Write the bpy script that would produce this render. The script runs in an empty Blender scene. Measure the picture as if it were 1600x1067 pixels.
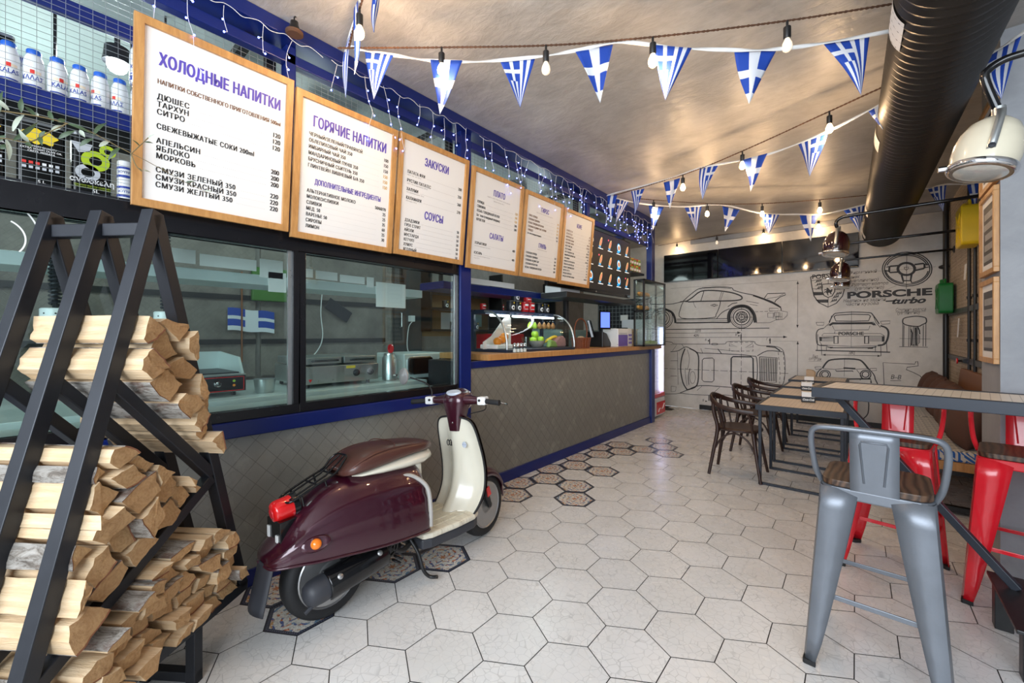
import bpy, bmesh, math, random
from mathutils import Vector, Matrix
random.seed(7)
PI = math.pi
SC = bpy.context.scene
COL = SC.collection

# ------------------------------------------------------------------ camera
FPX = 652.0                      # focal length in pixels of a 1600 px wide frame
YAW = math.radians(40.405)
CAMZ = 1.38
cd = bpy.data.cameras.new('camera'); cam = bpy.data.objects.new('camera', cd); COL.objects.link(cam)
cam.location = (0, 0, CAMZ); cam.rotation_euler = (PI / 2, 0, YAW)
cd.sensor_width = 36.0; cd.lens = FPX / 1600 * 36.0; cd.shift_y = -11.5 / 1600; cd.clip_start = 0.02; cd.clip_end = 200
SC.camera = cam

# ------------------------------------------------------------------ world, daylight, exposure
vs = SC.view_settings
vs.view_transform = 'Standard'; vs.look = 'None'; vs.exposure = 0.12; vs.gamma = 1.0; vs.use_curve_mapping = False
w = bpy.data.worlds.new('world'); SC.world = w; w.use_nodes = True
bg = w.node_tree.nodes['Background']; bg.inputs[0].default_value = (0.86, 0.92, 1.0, 1); bg.inputs[1].default_value = 1.0

def lamp(name, kind, loc, energy, color=(1, 1, 1), size=.2, rot=None, size_y=None, spot=None):
    l = bpy.data.lights.new(name, kind); o = bpy.data.objects.new(name, l); COL.objects.link(o)
    l.energy = energy; l.color = color; o.location = loc
    if kind == 'AREA':
        l.size = size
        if size_y: l.shape = 'RECTANGLE'; l.size_y = size_y
    elif kind in ('POINT', 'SPOT'): l.shadow_soft_size = size
    if kind == 'SPOT' and spot: l.spot_size = spot
    if rot: o.rotation_euler = rot
    return o
# daylight coming in through the shop front behind the camera
lamp('daylight_shopfront', 'AREA', (.2, -2.05, 2.0), 235, (.82, .91, 1.0), 4.4, (math.radians(82), 0, math.radians(4)), 1.8)
# fluorescent troffers of the kitchen
for y in (0.0, 1.6, 3.2, 4.9):
    lamp("kitchen_tube", "POINT", (-3.7, y, 2.66), 15, (.82, 1.0, .98), .22)

# ------------------------------------------------------------------ pixel -> place (photo is 1600 x 1067)
_f = Vector((-math.sin(YAW), math.cos(YAW), 0)); _r = Vector((math.cos(YAW), math.sin(YAW), 0)); _u = Vector((0, 0, 1))
_c = Vector((0, 0, CAMZ))
def ray(px, py): return _f * FPX + _r * (px - 800) + _u * (522 - py)
def PX(px, py, x): d = ray(px, py); return _c + d * (x / d.x)
def PY(px, py, y): d = ray(px, py); return _c + d * (y / d.y)
def PZ(px, py, z=0.0): d = ray(px, py); return _c + d * ((z - CAMZ) / d.z)
def PV(px, py, A, B):            # on the vertical plane through A and B
    n = Vector((-(B[1] - A[1]), B[0] - A[0], 0)); d = ray(px, py)
    return _c + d * (n.dot(Vector((A[0], A[1], 0)) - _c) / n.dot(d))

# ------------------------------------------------------------------ node helpers and materials
class NT:
    def __init__(s, name):
        s.m = bpy.data.materials.new(name); s.m.use_nodes = True
        s.t = s.m.node_tree; s.b = s.t.nodes['Principled BSDF']; s.out = s.t.nodes['Material Output']
    def n(s, typ, ins=None, **at):
        nd = s.t.nodes.new(typ)
        for k, v in at.items(): setattr(nd, k, v)
        for k, v in (ins or {}).items(): s.set(nd.inputs[k], v)
        return nd
    def set(s, inp, v):
        if hasattr(v, 'is_output'): s.t.links.new(v, inp)
        elif isinstance(v, (tuple, list)): inp.default_value = tuple(v) + (1,) if len(v) == 3 and len(inp.default_value) == 4 else v
        else: inp.default_value = v
    def M(s, op, a, b=0.0, c=0.0):
        nd = s.n('ShaderNodeMath', operation=op)
        s.set(nd.inputs[0], a); s.set(nd.inputs[1], b); s.set(nd.inputs[2], c)
        return nd.outputs[0]
    def mix(s, fac, a, b):
        nd = s.n('ShaderNodeMix', data_type='RGBA')
        s.set(nd.inputs[0], fac); s.set(nd.inputs[6], a); s.set(nd.inputs[7], b)
        return nd.outputs[2]
    def co(s, which='Object'): return s.n('ShaderNodeTexCoord').outputs[which]
    def xyz(s, v):
        nd = s.n('ShaderNodeSeparateXYZ', {0: v}); return nd.outputs
    def noise(s, vec, scale, detail=3, rough=.5, dist=0.0):
        return s.n('ShaderNodeTexNoise', {'Vector': vec, 'Scale': scale, 'Detail': detail, 'Roughness': rough, 'Distortion': dist}).outputs[0]
    def ramp(s, fac, *stops, interp='LINEAR'):
        nd = s.n('ShaderNodeValToRGB', {0: fac}); cr = nd.color_ramp; cr.interpolation = interp
        while len(cr.elements) < len(stops): cr.elements.new(.5)
        for e, (p, c) in zip(cr.elements, stops):
            e.position = p; e.color = (c, c, c, 1) if not isinstance(c, (tuple, list)) else tuple(c) + (1,)
        return nd.outputs[0]
    def scale(s, vec, sc):
        return s.n('ShaderNodeMapping', {0: vec, 'Scale': sc}).outputs[0]
    def P(s, **kw):
        mp = dict(col='Base Color', rough='Roughness', metal='Metallic', coat='Coat Weight', spec='Specular IOR Level', trans='Transmission Weight',
                  ior='IOR', emit='Emission Color', es='Emission Strength', sheen='Sheen Weight', alpha='Alpha', normal='Normal')
        for k, v in kw.items(): s.set(s.b.inputs[mp[k]], v)
    def bump(s, h, strength=.3, dist=.01):
        s.P(normal=s.n('ShaderNodeBump', {'Strength': strength, 'Distance': dist, 'Height': h}).outputs[0])

def pm(name, col, rough=.5, metal=0.0, var=.10, sc=14.0, bump=0.0, bs=120.0, **kw):
    t = NT(name); o = t.co()
    n = t.noise(o, sc, 4, .6)
    lo = tuple(max(0, c * (1 - var)) for c in col); hi = tuple(min(1, c * (1 + var)) for c in col)
    t.P(col=t.mix(n, lo, hi), rough=t.M('MULTIPLY_ADD', n, .14, rough - .07), metal=metal, **kw)
    if bump: t.bump(t.noise(o, bs, 3), bump, .004)
    return t.m

def glow(name, col, es, base=None):
    return pm(name, base or col, .4, emit=col, es=es, var=.02)

def thin_glass(name, tint=(1, 1, 1), rough=0.0, refl=1.0, clear=.97):
    t = NT(name)
    tr = t.n('ShaderNodeBsdfTransparent', {0: tuple(c * clear for c in tint)})
    gl = t.n('ShaderNodeBsdfGlossy', {'Color': (1, 1, 1), 'Roughness': rough})
    fc = t.n('ShaderNodeLayerWeight', {0: .5}).outputs[1]
    fr = t.M('MULTIPLY_ADD', t.M('POWER', fc, 5.0), .9, .035)
    mx = t.n('ShaderNodeMixShader', {0: t.M('MULTIPLY', fr, refl), 1: tr.outputs[0], 2: gl.outputs[0]})
    t.t.links.new(mx.outputs[0], t.out.inputs[0])
    return t.m

def m_plaster(name, dark, light, rough=.35, sc=1.3, bump=.25, warm=None):
    t = NT(name); o = t.co()
    a = t.noise(o, sc, 8, .62, .7); b = t.noise(t.scale(o, (1, 2.2, 1)), sc * 5, 6, .65, .5)
    f = t.ramp(t.M('ADD', t.M('MULTIPLY', a, .65), t.M('MULTIPLY', b, .35)), (.33, 0), (.68, 1))
    c = t.mix(f, dark, light)
    if warm: c = t.mix(t.ramp(t.noise(o, sc * .6, 4), (.5, 0), (.7, .6)), c, warm)
    t.P(col=c, rough=t.M('MULTIPLY_ADD', b, .3, rough - .12))
    t.bump(t.M('ADD', a, t.M('MULTIPLY', b, .5)), bump, .02)
    return t.m

MT = {}
MT['ceiling'] = m_plaster('ceiling_plaster', (.30, .28, .26), (.56, .54, .51), .36, 1.7, .6)
MT['concrete'] = m_plaster('grey_concrete', (.25, .26, .28), (.39, .40, .42), .6, 1.6, .15)
MT['mural_wall'] = m_plaster('mural_plaster', (.55, .52, .475), (.80, .77, .725), .5, 1.4, .12)
MT['kitchen_wall'] = m_plaster('kitchen_plaster', (.17, .15, .14), (.30, .28, .26), .7, 2.2, .3)
MT['pale_wood'] = pm('pale_wood', (.60, .50, .38), .5, var=.15, sc=5)
MT['blue'] = pm('blue_paint', (.003, .014, .13), .33, var=.12, sc=6, spec=.5)
MT['black_frame'] = pm('black_frame', (.006, .006, .008), .25, var=.2)
MT['black'] = pm('black_powder_coat', (.012, .012, .013), .38, var=.2, bump=.05)
MT['black_gloss'] = pm('black_gloss', (.006, .006, .007), .12, var=.1)
MT['screen_off'] = pm('screen_glass', (.004, .004, .005), .06, var=.1, spec=.6)
MT['dark_steel'] = pm('dark_steel', (.020, .022, .028), .42, .3, var=.2, bump=.03)
MT['steel'] = pm('brushed_steel', (.55, .58, .58), .3, .9, var=.1, sc=30)
MT['chrome'] = pm('chrome', (.82, .82, .83), .08, 1.0, var=.03)
MT['white'] = pm('white_paint', (.80, .80, .78), .45, var=.03)
MT['paper'] = pm('white_paper', (.82, .81, .79), .6, var=.02, sc=3)
MT['white_plastic'] = pm('white_plastic', (.82, .83, .83), .3, var=.03)
MT['red'] = pm('red_paint', (.62, .012, .022), .22, var=.12, coat=.3)
MT['rubber'] = pm('black_rubber', (.012, .012, .013), .7, var=.3, bump=.2)
MT['rope'] = pm('brown_rope', (.10, .045, .022), .8, var=.4, sc=80)
MT['cord_white'] = pm('white_cord', (.75, .75, .75), .5)
MT['wire'] = pm('galvanised_wire', (.33, .36, .37), .4, .6)
MT['black_print'] = pm('black_print', (.012, .011, .012), .55)
MT['purple_print'] = pm('purple_print', (.10, .07, .42), .5, var=.15, sc=8)
MT['brown_print'] = pm('brown_print', (.17, .075, .035), .55)
MT['gold_print'] = pm('gold_print', (.62, .40, .12), .5)
MT['grey_print'] = pm('grey_print', (.38, .36, .35), .6)
MT['mural_ink'] = pm('mural_ink', (.028, .026, .028), .55, var=.3)
MT['mural_faint'] = pm('mural_faint_ink', (.20, .18, .165), .6, var=.2)

def m_frame_wood(name, a, b, sc=1.0):
    t = NT(name); o = t.co()
    st = t.noise(t.scale(o, (14 * sc, 14 * sc, 2.2 * sc)), 3, 6, .65, .3)
    t.P(col=t.mix(t.ramp(st, (.3, 0), (.7, 1)), a, b), rough=.42)
    return t.m
MT['oak'] = m_frame_wood('honey_oak', (.40, .185, .055), (.60, .32, .11))
MT['counter_wood'] = m_frame_wood('counter_oak', (.42, .19, .055), (.62, .32, .115), .8)
MT['dark_chair'] = m_frame_wood('dark_walnut', (.018, .007, .005), (.045, .018, .012))
def m_seat_wood():
    t = NT('stool_elm'); o = t.xyz(t.co())
    v = t.n('ShaderNodeCombineXYZ', {0: t.M('MULTIPLY', o[0], 1.0), 1: t.M('MULTIPLY', o[1], .22), 2: o[2]}).outputs[0]
    wv = t.n('ShaderNodeTexWave', {'Vector': v, 'Scale': 13, 'Distortion': 7.0, 'Detail': 2, 'Detail Scale': 1.2}).outputs[1]
    t.P(col=t.mix(wv, (.028, .014, .008), (.105, .055, .03)), rough=.4)
    t.bump(wv, .15, .003)
    return t.m
MT['seat_wood'] = m_seat_wood()

def m_tile():
    t = NT('crackle_tile'); o = t.co()
    d = t.n('ShaderNodeTexVoronoi', {'Vector': t.scale(o, (1, 1, 0)), 'Scale': 27, 'Randomness': .9}, feature='DISTANCE_TO_EDGE').outputs[0]
    line = t.ramp(d, (.012, 1), (.045, 0))
    fa = t.M('MULTIPLY', line, t.ramp(t.noise(o, 9, 3), (.35, .12), (.65, .5)))
    isl = t.n('ShaderNodeNewGeometry').outputs['Random Per Island']
    base = t.mix(isl, (.72, .71, .695), (.78, .77, .755))
    base = t.mix(t.ramp(t.noise(o, 3, 5), (.4, 0), (.75, .5)), base, (.62, .60, .56))
    t.P(col=t.mix(fa, base, (.34, .335, .325)), rough=t.M('MULTIPLY_ADD', t.noise(o, 6, 4), .25, .14), spec=.5)
    t.bump(t.M('SUBTRACT', 1.0, fa), .08, .002)
    return t.m
def m_ornament():
    t = NT('ornament_tile'); uv = t.co('UV'); x, y, _ = t.xyz(uv)
    r = t.M('SQRT', t.M('ADD', t.M('MULTIPLY', x, x), t.M('MULTIPLY', y, y)))
    th = t.M('ARCTAN2', y, x)
    pet = t.M('SINE', t.M('MULTIPLY', th, 6.0)); pet2 = t.M('SINE', t.M('MULTIPLY', th, 12.0))
    rr = t.M('MULTIPLY_ADD', pet, .06, r)
    ring = t.M('SINE', t.M('MULTIPLY', t.M('MULTIPLY_ADD', pet2, .03, rr), 26.0))
    nz = t.noise(uv, 7, 3, .6, 1.5)
    nv = t.n('ShaderNodeTexVoronoi', {'Vector': uv, 'Scale': 8}).outputs[1]
    hue = t.ramp(t.xyz(nv)[0], (0, (.08, .12, .30)), (.26, (.60, .17, .05)), (.5, (.62, .55, .46)), (.66, (.13, .26, .38)), (.84, (.62, .33, .10)), interp='CONSTANT')
    c = t.mix(t.ramp(ring, (.35, 0), (.6, 1)), (.72, .68, .60), hue)
    c = t.mix(t.ramp(nz, (.58, 0), (.61, 1)), c, (.74, .70, .62))
    c = t.mix(t.ramp(t.M('ABSOLUTE', t.M('SUBTRACT', nz, .44)), (.008, 1), (.018, 0)), c, (.04, .05, .12))
    c = t.mix(t.ramp(t.M('MULTIPLY_ADD', pet, .03, r), (.08, 1), (.12, 0)), c, (.55, .22, .09))
    # hexagonal border: distance to the edge is stored in the second uv layer
    e = t.n('ShaderNodeUVMap', uv_map='edge').outputs[0]; ex, ey, _ = t.xyz(e)
    dots = t.ramp(t.M('SINE', t.M('MULTIPLY', ey, 95.0)), (.5, 0), (.7, 1))
    inb = t.M('MULTIPLY', t.M('GREATER_THAN', ex, .04), t.M('LESS_THAN', ex, .07))
    navy = t.mix(t.M('MULTIPLY', inb, dots), (.035, .04, .065), (.22, .24, .28))
    c = t.mix(t.M('LESS_THAN', ex, .11), c, navy)
    t.P(col=c, rough=.32)
    return t.m
MT['tile'] = m_tile(); MT['ornament'] = m_ornament()
MT['grout'] = pm('dark_grout', (.045, .04, .036), .9, var=.3)

def m_shingle():
    t = NT('embossed_metal'); x, y, z = t.xyz(t.co()); s = 1 / .112
    zz = t.M('MULTIPLY', z, .92)
    u = t.M('MULTIPLY', t.M('ADD', y, zz), s); v = t.M('MULTIPLY', t.M('SUBTRACT', y, zz), s)
    fu = t.M('FRACT', u); fv = t.M('FRACT', v)
    h = t.M('SUBTRACT', t.M('MULTIPLY', fv, .8), t.M('MULTIPLY', fu, .9))
    eu = t.ramp(fu, (.0, 1), (.05, 0)); ev = t.ramp(fv, (.94, 0), (1.0, 1))
    ln = t.M('MAXIMUM', eu, ev)
    o = t.co()
    isl = t.noise(t.n('ShaderNodeCombineXYZ', {0: t.M('FLOOR', u), 1: t.M('FLOOR', v)}).outputs[0], 3.1, 1)
    c = t.mix(t.M('MULTIPLY_ADD', isl, .3, .35), (.22, .225, .205), (.42, .42, .385))
    c = t.mix(t.ramp(t.noise(o, 5, 6, .65, .4), (.55, 0), (.72, .55)), c, (.52, .51, .46))
    c = t.mix(t.M('MULTIPLY', ln, .7), c, (.11, .11, .10))
    t.P(col=c, rough=t.M('MULTIPLY_ADD', t.noise(o, 12, 5), .3, .24), metal=.6)
    t.bump(t.M('ADD', h, t.M('MULTIPLY', t.noise(o, 30, 4), .15)), .9, .016)
    return t.m
MT['shingle'] = m_shingle()

def m_weave(nm, k0):      # pale slatted bamboo of the table tops, slats along local Y
    t = NT(nm); x, y, z = t.xyz(t.co())
    f = t.M('FRACT', t.M('MULTIPLY', x, 1 / .032))
    n = t.noise(t.n('ShaderNodeCombineXYZ', {0: t.M('FLOOR', t.M('MULTIPLY', x, 1 / .032)), 1: t.M('MULTIPLY', y, .6), 2: 0.0}).outputs[0], 3, 3)
    c = t.mix(n, tuple(v ** k0 for v in (.58, .44, .30)), tuple(v ** k0 for v in (.82, .69, .53)))
    k = t.M('FRACT', t.M('MULTIPLY', y, 1 / .2))
    g = t.M('MAXIMUM', t.ramp(f, (.0, 1), (.12, 0)), t.M('MULTIPLY', t.ramp(k, (0, 1), (.02, 0)), .4))
    t.P(col=t.mix(t.M('MULTIPLY', g, .75), c, (.17, .11, .065)), rough=.3)
    t.bump(f, .2, .004)
    return t.m
MT['weave'] = m_weave('bamboo_slats', 1.0); MT['weave_pale'] = m_weave('pale_bamboo_slats', .55)
# ------------------------------------------------------------------ mesh builder
class B:
    def __init__(s): s.v = []; s.f = []; s.mi = []; s.uv = {}; s.uv2 = {}
    def add(s, vs, fs, m=0):
        o = len(s.v); s.v += [Vector(v) for v in vs]; s.f += [tuple(i + o for i in f) for f in fs]; s.mi += [m] * len(fs); return s
    def box(s, x0, x1, y0, y1, z0, z1, m=0, T=None):
        vs = [Vector((x, y, z)) for x in (x0, x1) for y in (y0, y1) for z in (z0, z1)]
        if T: vs = [T @ v for v in vs]
        return s.add(vs, [(0, 1, 3, 2), (4, 6, 7, 5), (0, 4, 5, 1), (2, 3, 7, 6), (0, 2, 6, 4), (1, 5, 7, 3)], m)
    def bar(s, p, q, w, h, m=0, up=(0, 0, 1), ext=0.0):
        p = Vector(p); q = Vector(q); d = (q - p).normalized(); p = p - d * ext; q = q + d * ext
        u = Vector(up); u = u - d * u.dot(d)
        if u.length < 1e-4: u = Vector((1, 0, 0)); u = u - d * u.dot(d)
        u.normalize(); r = d.cross(u)
        vs = [a + r * (i * w / 2) + u * (j * h / 2) for a in (p, q) for i, j in ((-1, -1), (1, -1), (1, 1), (-1, 1))]
        return s.add(vs, [(3, 2, 1, 0), (4, 5, 6, 7), (0, 1, 5, 4), (1, 2, 6, 5), (2, 3, 7, 6), (3, 0, 4, 7)], m)
    def tube(s, pts, r, n=8, m=0, closed=False, caps=True, flat=None):
        pts = [Vector(p) for p in pts]; N = len(pts); rs = r if isinstance(r, (list, tuple)) else [r] * N
        base = len(s.v); prev = None
        for i, p in enumerate(pts):
            a = pts[i - 1] if (i or closed) else p; b = pts[(i + 1) % N] if (i < N - 1 or closed) else p
            d = b - a
            d = d.normalized() if d.length > 1e-9 else Vector((0, 0, 1))
            if prev is None:
                prev = Vector((0, 0, 1)) if abs(d.z) < .9 else Vector((1, 0, 0))
            u = prev - d * prev.dot(d)
            if u.length < 1e-6: u = d.orthogonal()
            u.normalize(); prev = u; v = d.cross(u)
            for k in range(n):
                t = 2 * PI * k / n + (PI / n)
                s.v.append(p + (u * math.cos(t) * (flat or 1) + v * math.sin(t)) * rs[i])
        R = N if closed else N - 1
        for i in range(R):
            for k in range(n):
                a = base + i * n + k; b = base + i * n + (k + 1) % n
                j = (i + 1) % N
                s.f.append((a, b, base + j * n + (k + 1) % n, base + j * n + k)); s.mi.append(m)
        if caps and not closed:
            s.f.append(tuple(base + k for k in range(n))[::-1]); s.f.append(tuple(base + (N - 1) * n + k for k in range(n))); s.mi += [m, m]
        return s
    def lathe(s, prof, n=20, T=None, m=0, sx=1.0, sy=1.0, a0=0.0, a1=2 * PI):
        base = len(s.v); full = abs(a1 - a0 - 2 * PI) < 1e-6; c = n if full else n + 1
        for r, z in prof:
            for k in range(c):
                t = a0 + (a1 - a0) * k / n; v = Vector((r * math.cos(t) * sx, r * math.sin(t) * sy, z)); s.v.append(T @ v if T else v)
        for i in range(len(prof) - 1):
            for k in range(n):
                a = base + i * c + k; b = base + i * c + (k + 1) % c
                s.f.append((a, b, b + c, a + c)); s.mi.append(m)
        if full:
            if prof[0][0] > 1e-6: s.f.append(tuple(base + k for k in range(n))[::-1]); s.mi.append(m)
            if prof[-1][0] > 1e-6: s.f.append(tuple(base + (len(prof) - 1) * c + k for k in range(n))); s.mi.append(m)
        return s
    def rod(s, p, q, r, n=12, m=0): return s.tube([p, q], r, n, m)
    def prism(s, poly, h0, h1, T=None, m=0, mcap=None):
        n = len(poly); vs = [Vector((x, y, h)) for h in (h0, h1) for x, y in poly]
        if T: vs = [T @ v for v in vs]
        s.add(vs, [tuple(range(n))[::-1], tuple(range(n, 2 * n))], m if mcap is None else mcap)
        o = len(s.v) - 2 * n
        for i in range(n): s.f.append((o + i, o + (i + 1) % n, o + n + (i + 1) % n, o + n + i)); s.mi.append(m)
        return s
    def grid(s, rows, m=0, uv=False, close=False):
        base = len(s.v); nr = len(rows); nc = len(rows[0])
        for r in rows: s.v += [Vector(p) for p in r]
        for i in range(nr - 1):
            for j in range(nc if close else nc - 1):
                jj = (j + 1) % nc
                if uv:
                    s.uv[len(s.f)] = [(j / (nc - 1), i / (nr - 1)), ((j + 1) / (nc - 1), i / (nr - 1)), ((j + 1) / (nc - 1), (i + 1) / (nr - 1)), (j / (nc - 1), (i + 1) / (nr - 1))]
                s.f.append((base + i * nc + j, base + i * nc + jj, base + (i + 1) * nc + jj, base + (i + 1) * nc + j)); s.mi.append(m)
        return s
    def ball(s, c, r, n=14, m=0, sz=1.0, T=None):
        k = max(6, n // 2)
        prof = [(r * math.sin(PI * i / k), -r * math.cos(PI * i / k) * sz) for i in range(k + 1)]
        return s.lathe(prof, n, Matrix.Translation(c) @ (T or Matrix()), m)
    def obj(s, name, mats, parent=None, smooth=None, bevel=0, kind=None, label=None, solid=0, sub=0):
        me = bpy.data.meshes.new(name); me.from_pydata([tuple(v) for v in s.v], [], s.f)
        if not isinstance(mats, (list, tuple)): mats = [mats]
        for m in mats: me.materials.append(MT[m] if isinstance(m, str) else m)
        me.polygons.foreach_set('material_index', s.mi)
        for layer, d in (('UVMap', s.uv), ('edge', s.uv2)):
            if d:
                L = me.uv_layers.new(name=layer)
                for fi, uvs in d.items():
                    for li, u in zip(me.polygons[fi].loop_indices, uvs): L.data[li].uv = u
        bm = bmesh.new(); bm.from_mesh(me); bmesh.ops.remove_doubles(bm, verts=bm.verts, dist=1e-5)
        if not s.uv: bmesh.ops.recalc_face_normals(bm, faces=bm.faces)
        bm.to_mesh(me); bm.free()
        if smooth is not None:
            me.polygons.foreach_set('use_smooth', [True] * len(me.polygons)); me.set_sharp_from_angle(angle=math.radians(smooth))
        o = bpy.data.objects.new(name, me); COL.objects.link(o)
        if parent: o.parent = parent
        if bevel:
            md = o.modifiers.new('bevel', 'BEVEL'); md.width = bevel; md.segments = 2; md.limit_method = 'ANGLE'; md.angle_limit = math.radians(40)
        if solid:
            md = o.modifiers.new('thick', 'SOLIDIFY'); md.thickness = solid; md.offset = 0
        if sub:
            md = o.modifiers.new('sub', 'SUBSURF'); md.levels = sub; md.render_levels = sub
        if kind: o['kind'] = kind
        if label: o['label'] = label
        return o

def tag(o, label, cat, group=None):
    o['label'] = label; o['category'] = cat
    if group: o['group'] = group
    return o
def thing(name, label, cat, loc=(0, 0, 0), rz=0.0, group=None):
    o = bpy.data.objects.new(name, None); COL.objects.link(o); o.empty_display_size = .1
    o.location = loc; o.rotation_euler = (0, 0, rz)
    return tag(o, label, cat, group)
def dup(src, loc, rz=0.0, label=None, parent=None):
    c = src.copy(); COL.objects.link(c)
    if parent is None:
        c.location = loc; c.rotation_euler = (0, 0, rz)
        if label: c['label'] = label
    else: c.parent = parent
    for ch in list(src.children): dup(ch, None, 0, None, c)
    return c
def struct(name, b, m, **k): return b.obj(name, m, kind='structure', **k)
def rotT(loc, rx=0, ry=0, rz=0):
    return Matrix.Translation(loc) @ Matrix.Rotation(rz, 4, 'Z') @ Matrix.Rotation(ry, 4, 'Y') @ Matrix.Rotation(rx, 4, 'X')
def basis(o, x, y, z):
    return Matrix(((x[0], y[0], z[0], o[0]), (x[1], y[1], z[1], o[1]), (x[2], y[2], z[2], o[2]), (0, 0, 0, 1)))
def spline(pts, k=6, closed=False):
    P = [Vector(p) for p in pts]; n = len(P); out = []
    R = n if closed else n - 1
    for i in range(R):
        if closed: a, b, c, d = P[i - 1], P[i], P[(i + 1) % n], P[(i + 2) % n]
        else: a, b, c, d = P[max(i - 1, 0)], P[i], P[i + 1], P[min(i + 2, n - 1)]
        for j in range(k):
            t = j / k; t2 = t * t; t3 = t2 * t
            out.append(.5 * ((2 * b) + (c - a) * t + (2 * a - 5 * b + 4 * c - d) * t2 + (3 * b - a - 3 * c + d) * t3))
    if not closed: out.append(P[-1])
    return out
def rrect(w, h, r, n=4, cx=0, cy=0):
    out = []
    for sx, sy, a in ((1, 1, 0), (-1, 1, 90), (-1, -1, 180), (1, -1, 270)):
        for i in range(n + 1):
            t = math.radians(a + 90 * i / n); out.append((cx + sx * (w / 2 - r) + r * math.cos(t), cy + sy * (h / 2 - r) + r * math.sin(t)))
    return out

def text(b, string, T, size=.1, m=0, align='LEFT', bold=0.0, sx=1.0, shear=0.0, space=1.0, res=4, fit=None):
    cu = bpy.data.curves.new('t', 'FONT'); cu.body = string; cu.size = size; cu.resolution_u = res
    cu.align_x = align; cu.offset = bold * size; cu.shear = shear; cu.space_character = space; cu.fill_mode = 'FRONT'
    o = bpy.data.objects.new('t', cu); me = bpy.data.meshes.new_from_object(o)
    if fit and me.vertices:
        xs = [v.co.x for v in me.vertices]; sx = fit / max(1e-6, max(xs) - min(xs))
    off = len(b.v); S = Matrix.Diagonal((sx, 1, 1, 1))
    b.v += [T @ (S @ v.co) for v in me.vertices]
    for p in me.polygons: b.f.append(tuple(i + off for i in p.vertices)); b.mi.append(m)
    bpy.data.objects.remove(o); bpy.data.curves.remove(cu); bpy.data.meshes.remove(me)
    return b
def on_x(p): return basis(p, (0, 1, 0), (0, 0, 1), (1, 0, 0))      # writing on a surface facing +X
def on_y(p): return basis(p, (1, 0, 0), (0, 0, 1), (0, -1, 0))     # writing on a surface facing -Y
# ------------------------------------------------------------------ room shell
XF = -2.57; YB = 8.09; ZC = 3.13; XK = -4.8
# hexagonal floor tiles: every tile an island of the floor mesh, over dark grout
HR, HX, HY, HT = .17468, -1.2471, 1.9631, .0159
ORN = {(-4, 4), (-4, 3), (-4, 6), (-4, 5), (-3, 5), (-2, 4), (-4, 8), (-4, 7), (-3, 7), (-4, 10), (-4, 9), (-4, 11), (-3, 10), (-3, 11), (-3, 13),
       (-2, 12), (-2, 11), (-3, -1), (-3, -2), (-4, -1), (-4, -3), (-4, -4), (-3, -4)}
b = B()
b.add([(-5, -2.3, -.004), (3.4, -2.3, -.004), (3.4, YB, -.004), (-5, YB, -.004)], [(0, 1, 2, 3)], 2)
ch, sh = math.cos(HT), math.sin(HT)
for j in range(-17, 26):
    for i in range(-9, 17):
        cx = (i + (j % 2) * .5) * HR * math.sqrt(3); cy = j * 1.5 * HR
        X0, Y0 = HX + ch * cx - sh * cy, HY + sh * cx + ch * cy
        if not (-2.75 < X0 < 3.3 and -2.2 < Y0 < YB + .1): continue
        a = HR - .0025; P = []
        for k in range(6):
            t = PI / 6 + k * PI / 3 + HT; P.append(Vector((X0 + a * math.cos(t), min(YB, Y0 + a * math.sin(t)), 0)))
        if (i, j) in ORN:
            c = Vector((X0, Y0, 0))
            for k in range(6):
                p, q = P[k], P[(k + 1) % 6]; fi = len(b.f)
                b.add([c, p, q], [(0, 1, 2)], 1)
                loc = lambda v: ((v.x - X0) / a, (v.y - Y0) / a)
                b.uv[fi] = [(0, 0), loc(p), loc(q)]; b.uv2[fi] = [(.866, .5), (0, 0), (0, 1)]
        else: b.add(P, [(0, 1, 2, 3, 4, 5)], 0)
struct('floor', b, ['tile', 'ornament', 'grout'])
struct('ceiling', B().box(-5, 3.4, -2.3, YB + .1, ZC, ZC + .1), 'ceiling')
wall_back = struct('wall_back', B().box(-5, .95, YB, YB + .1, 0, ZC), 'mural_wall')
struct('baseboard_back', B().box(-2.35, .9, YB - .018, YB - .001, 0, .085), 'black', bevel=.004)
struct('trim_1', B().box(-2.5, .83, YB - .05, YB - .001, 3.045, 3.128), 'concrete', bevel=.004)
struct('wall_kitchen', B().box(XK - .1, XK, -1.6, YB, 0, ZC), 'kitchen_wall')
struct('wall_kitchen_left', B().box(XK, XF - .04, -1.6, -1.5, 0, ZC), 'kitchen_wall')
def m_hexwall():
    t = NT('wire_netting_wall'); o = t.co(); x, y, z = t.xyz(o)
    v = t.n('ShaderNodeCombineXYZ', {0: y, 1: t.M('MULTIPLY', z, .8), 2: 0.0}).outputs[0]
    d = t.n('ShaderNodeTexVoronoi', {'Vector': v, 'Scale': 24, 'Randomness': .35}, feature='DISTANCE_TO_EDGE').outputs[0]
    d2 = t.n('ShaderNodeTexVoronoi', {'Vector': v, 'Scale': 31, 'Randomness': .5}, feature='DISTANCE_TO_EDGE').outputs[0]
    c = t.mix(t.noise(o, 4, 6, .65), (.34, .24, .15), (.66, .54, .40))
    c = t.mix(t.ramp(d2, (.03, .65), (.10, 0)), c, (.10, .075, .055))
    c = t.mix(t.ramp(d, (.02, .75), (.075, 0)), c, (.70, .64, .55))
    t.P(col=c, rough=.7); t.bump(t.ramp(d, (.02, 1), (.09, 0)), .5, .01)
    return t.m
MT['netting'] = m_hexwall()
struct('wall_right', B().box(.84, .95, 4.17, YB, 0, ZC), 'netting')
struct('wall_pier', B().box(.585, 3.4, 3.66, 4.17, 0, ZC), 'concrete')
struct('wall_side', B().box(3.3, 3.4, -2.3, 3.66, 0, ZC), 'concrete')
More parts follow.
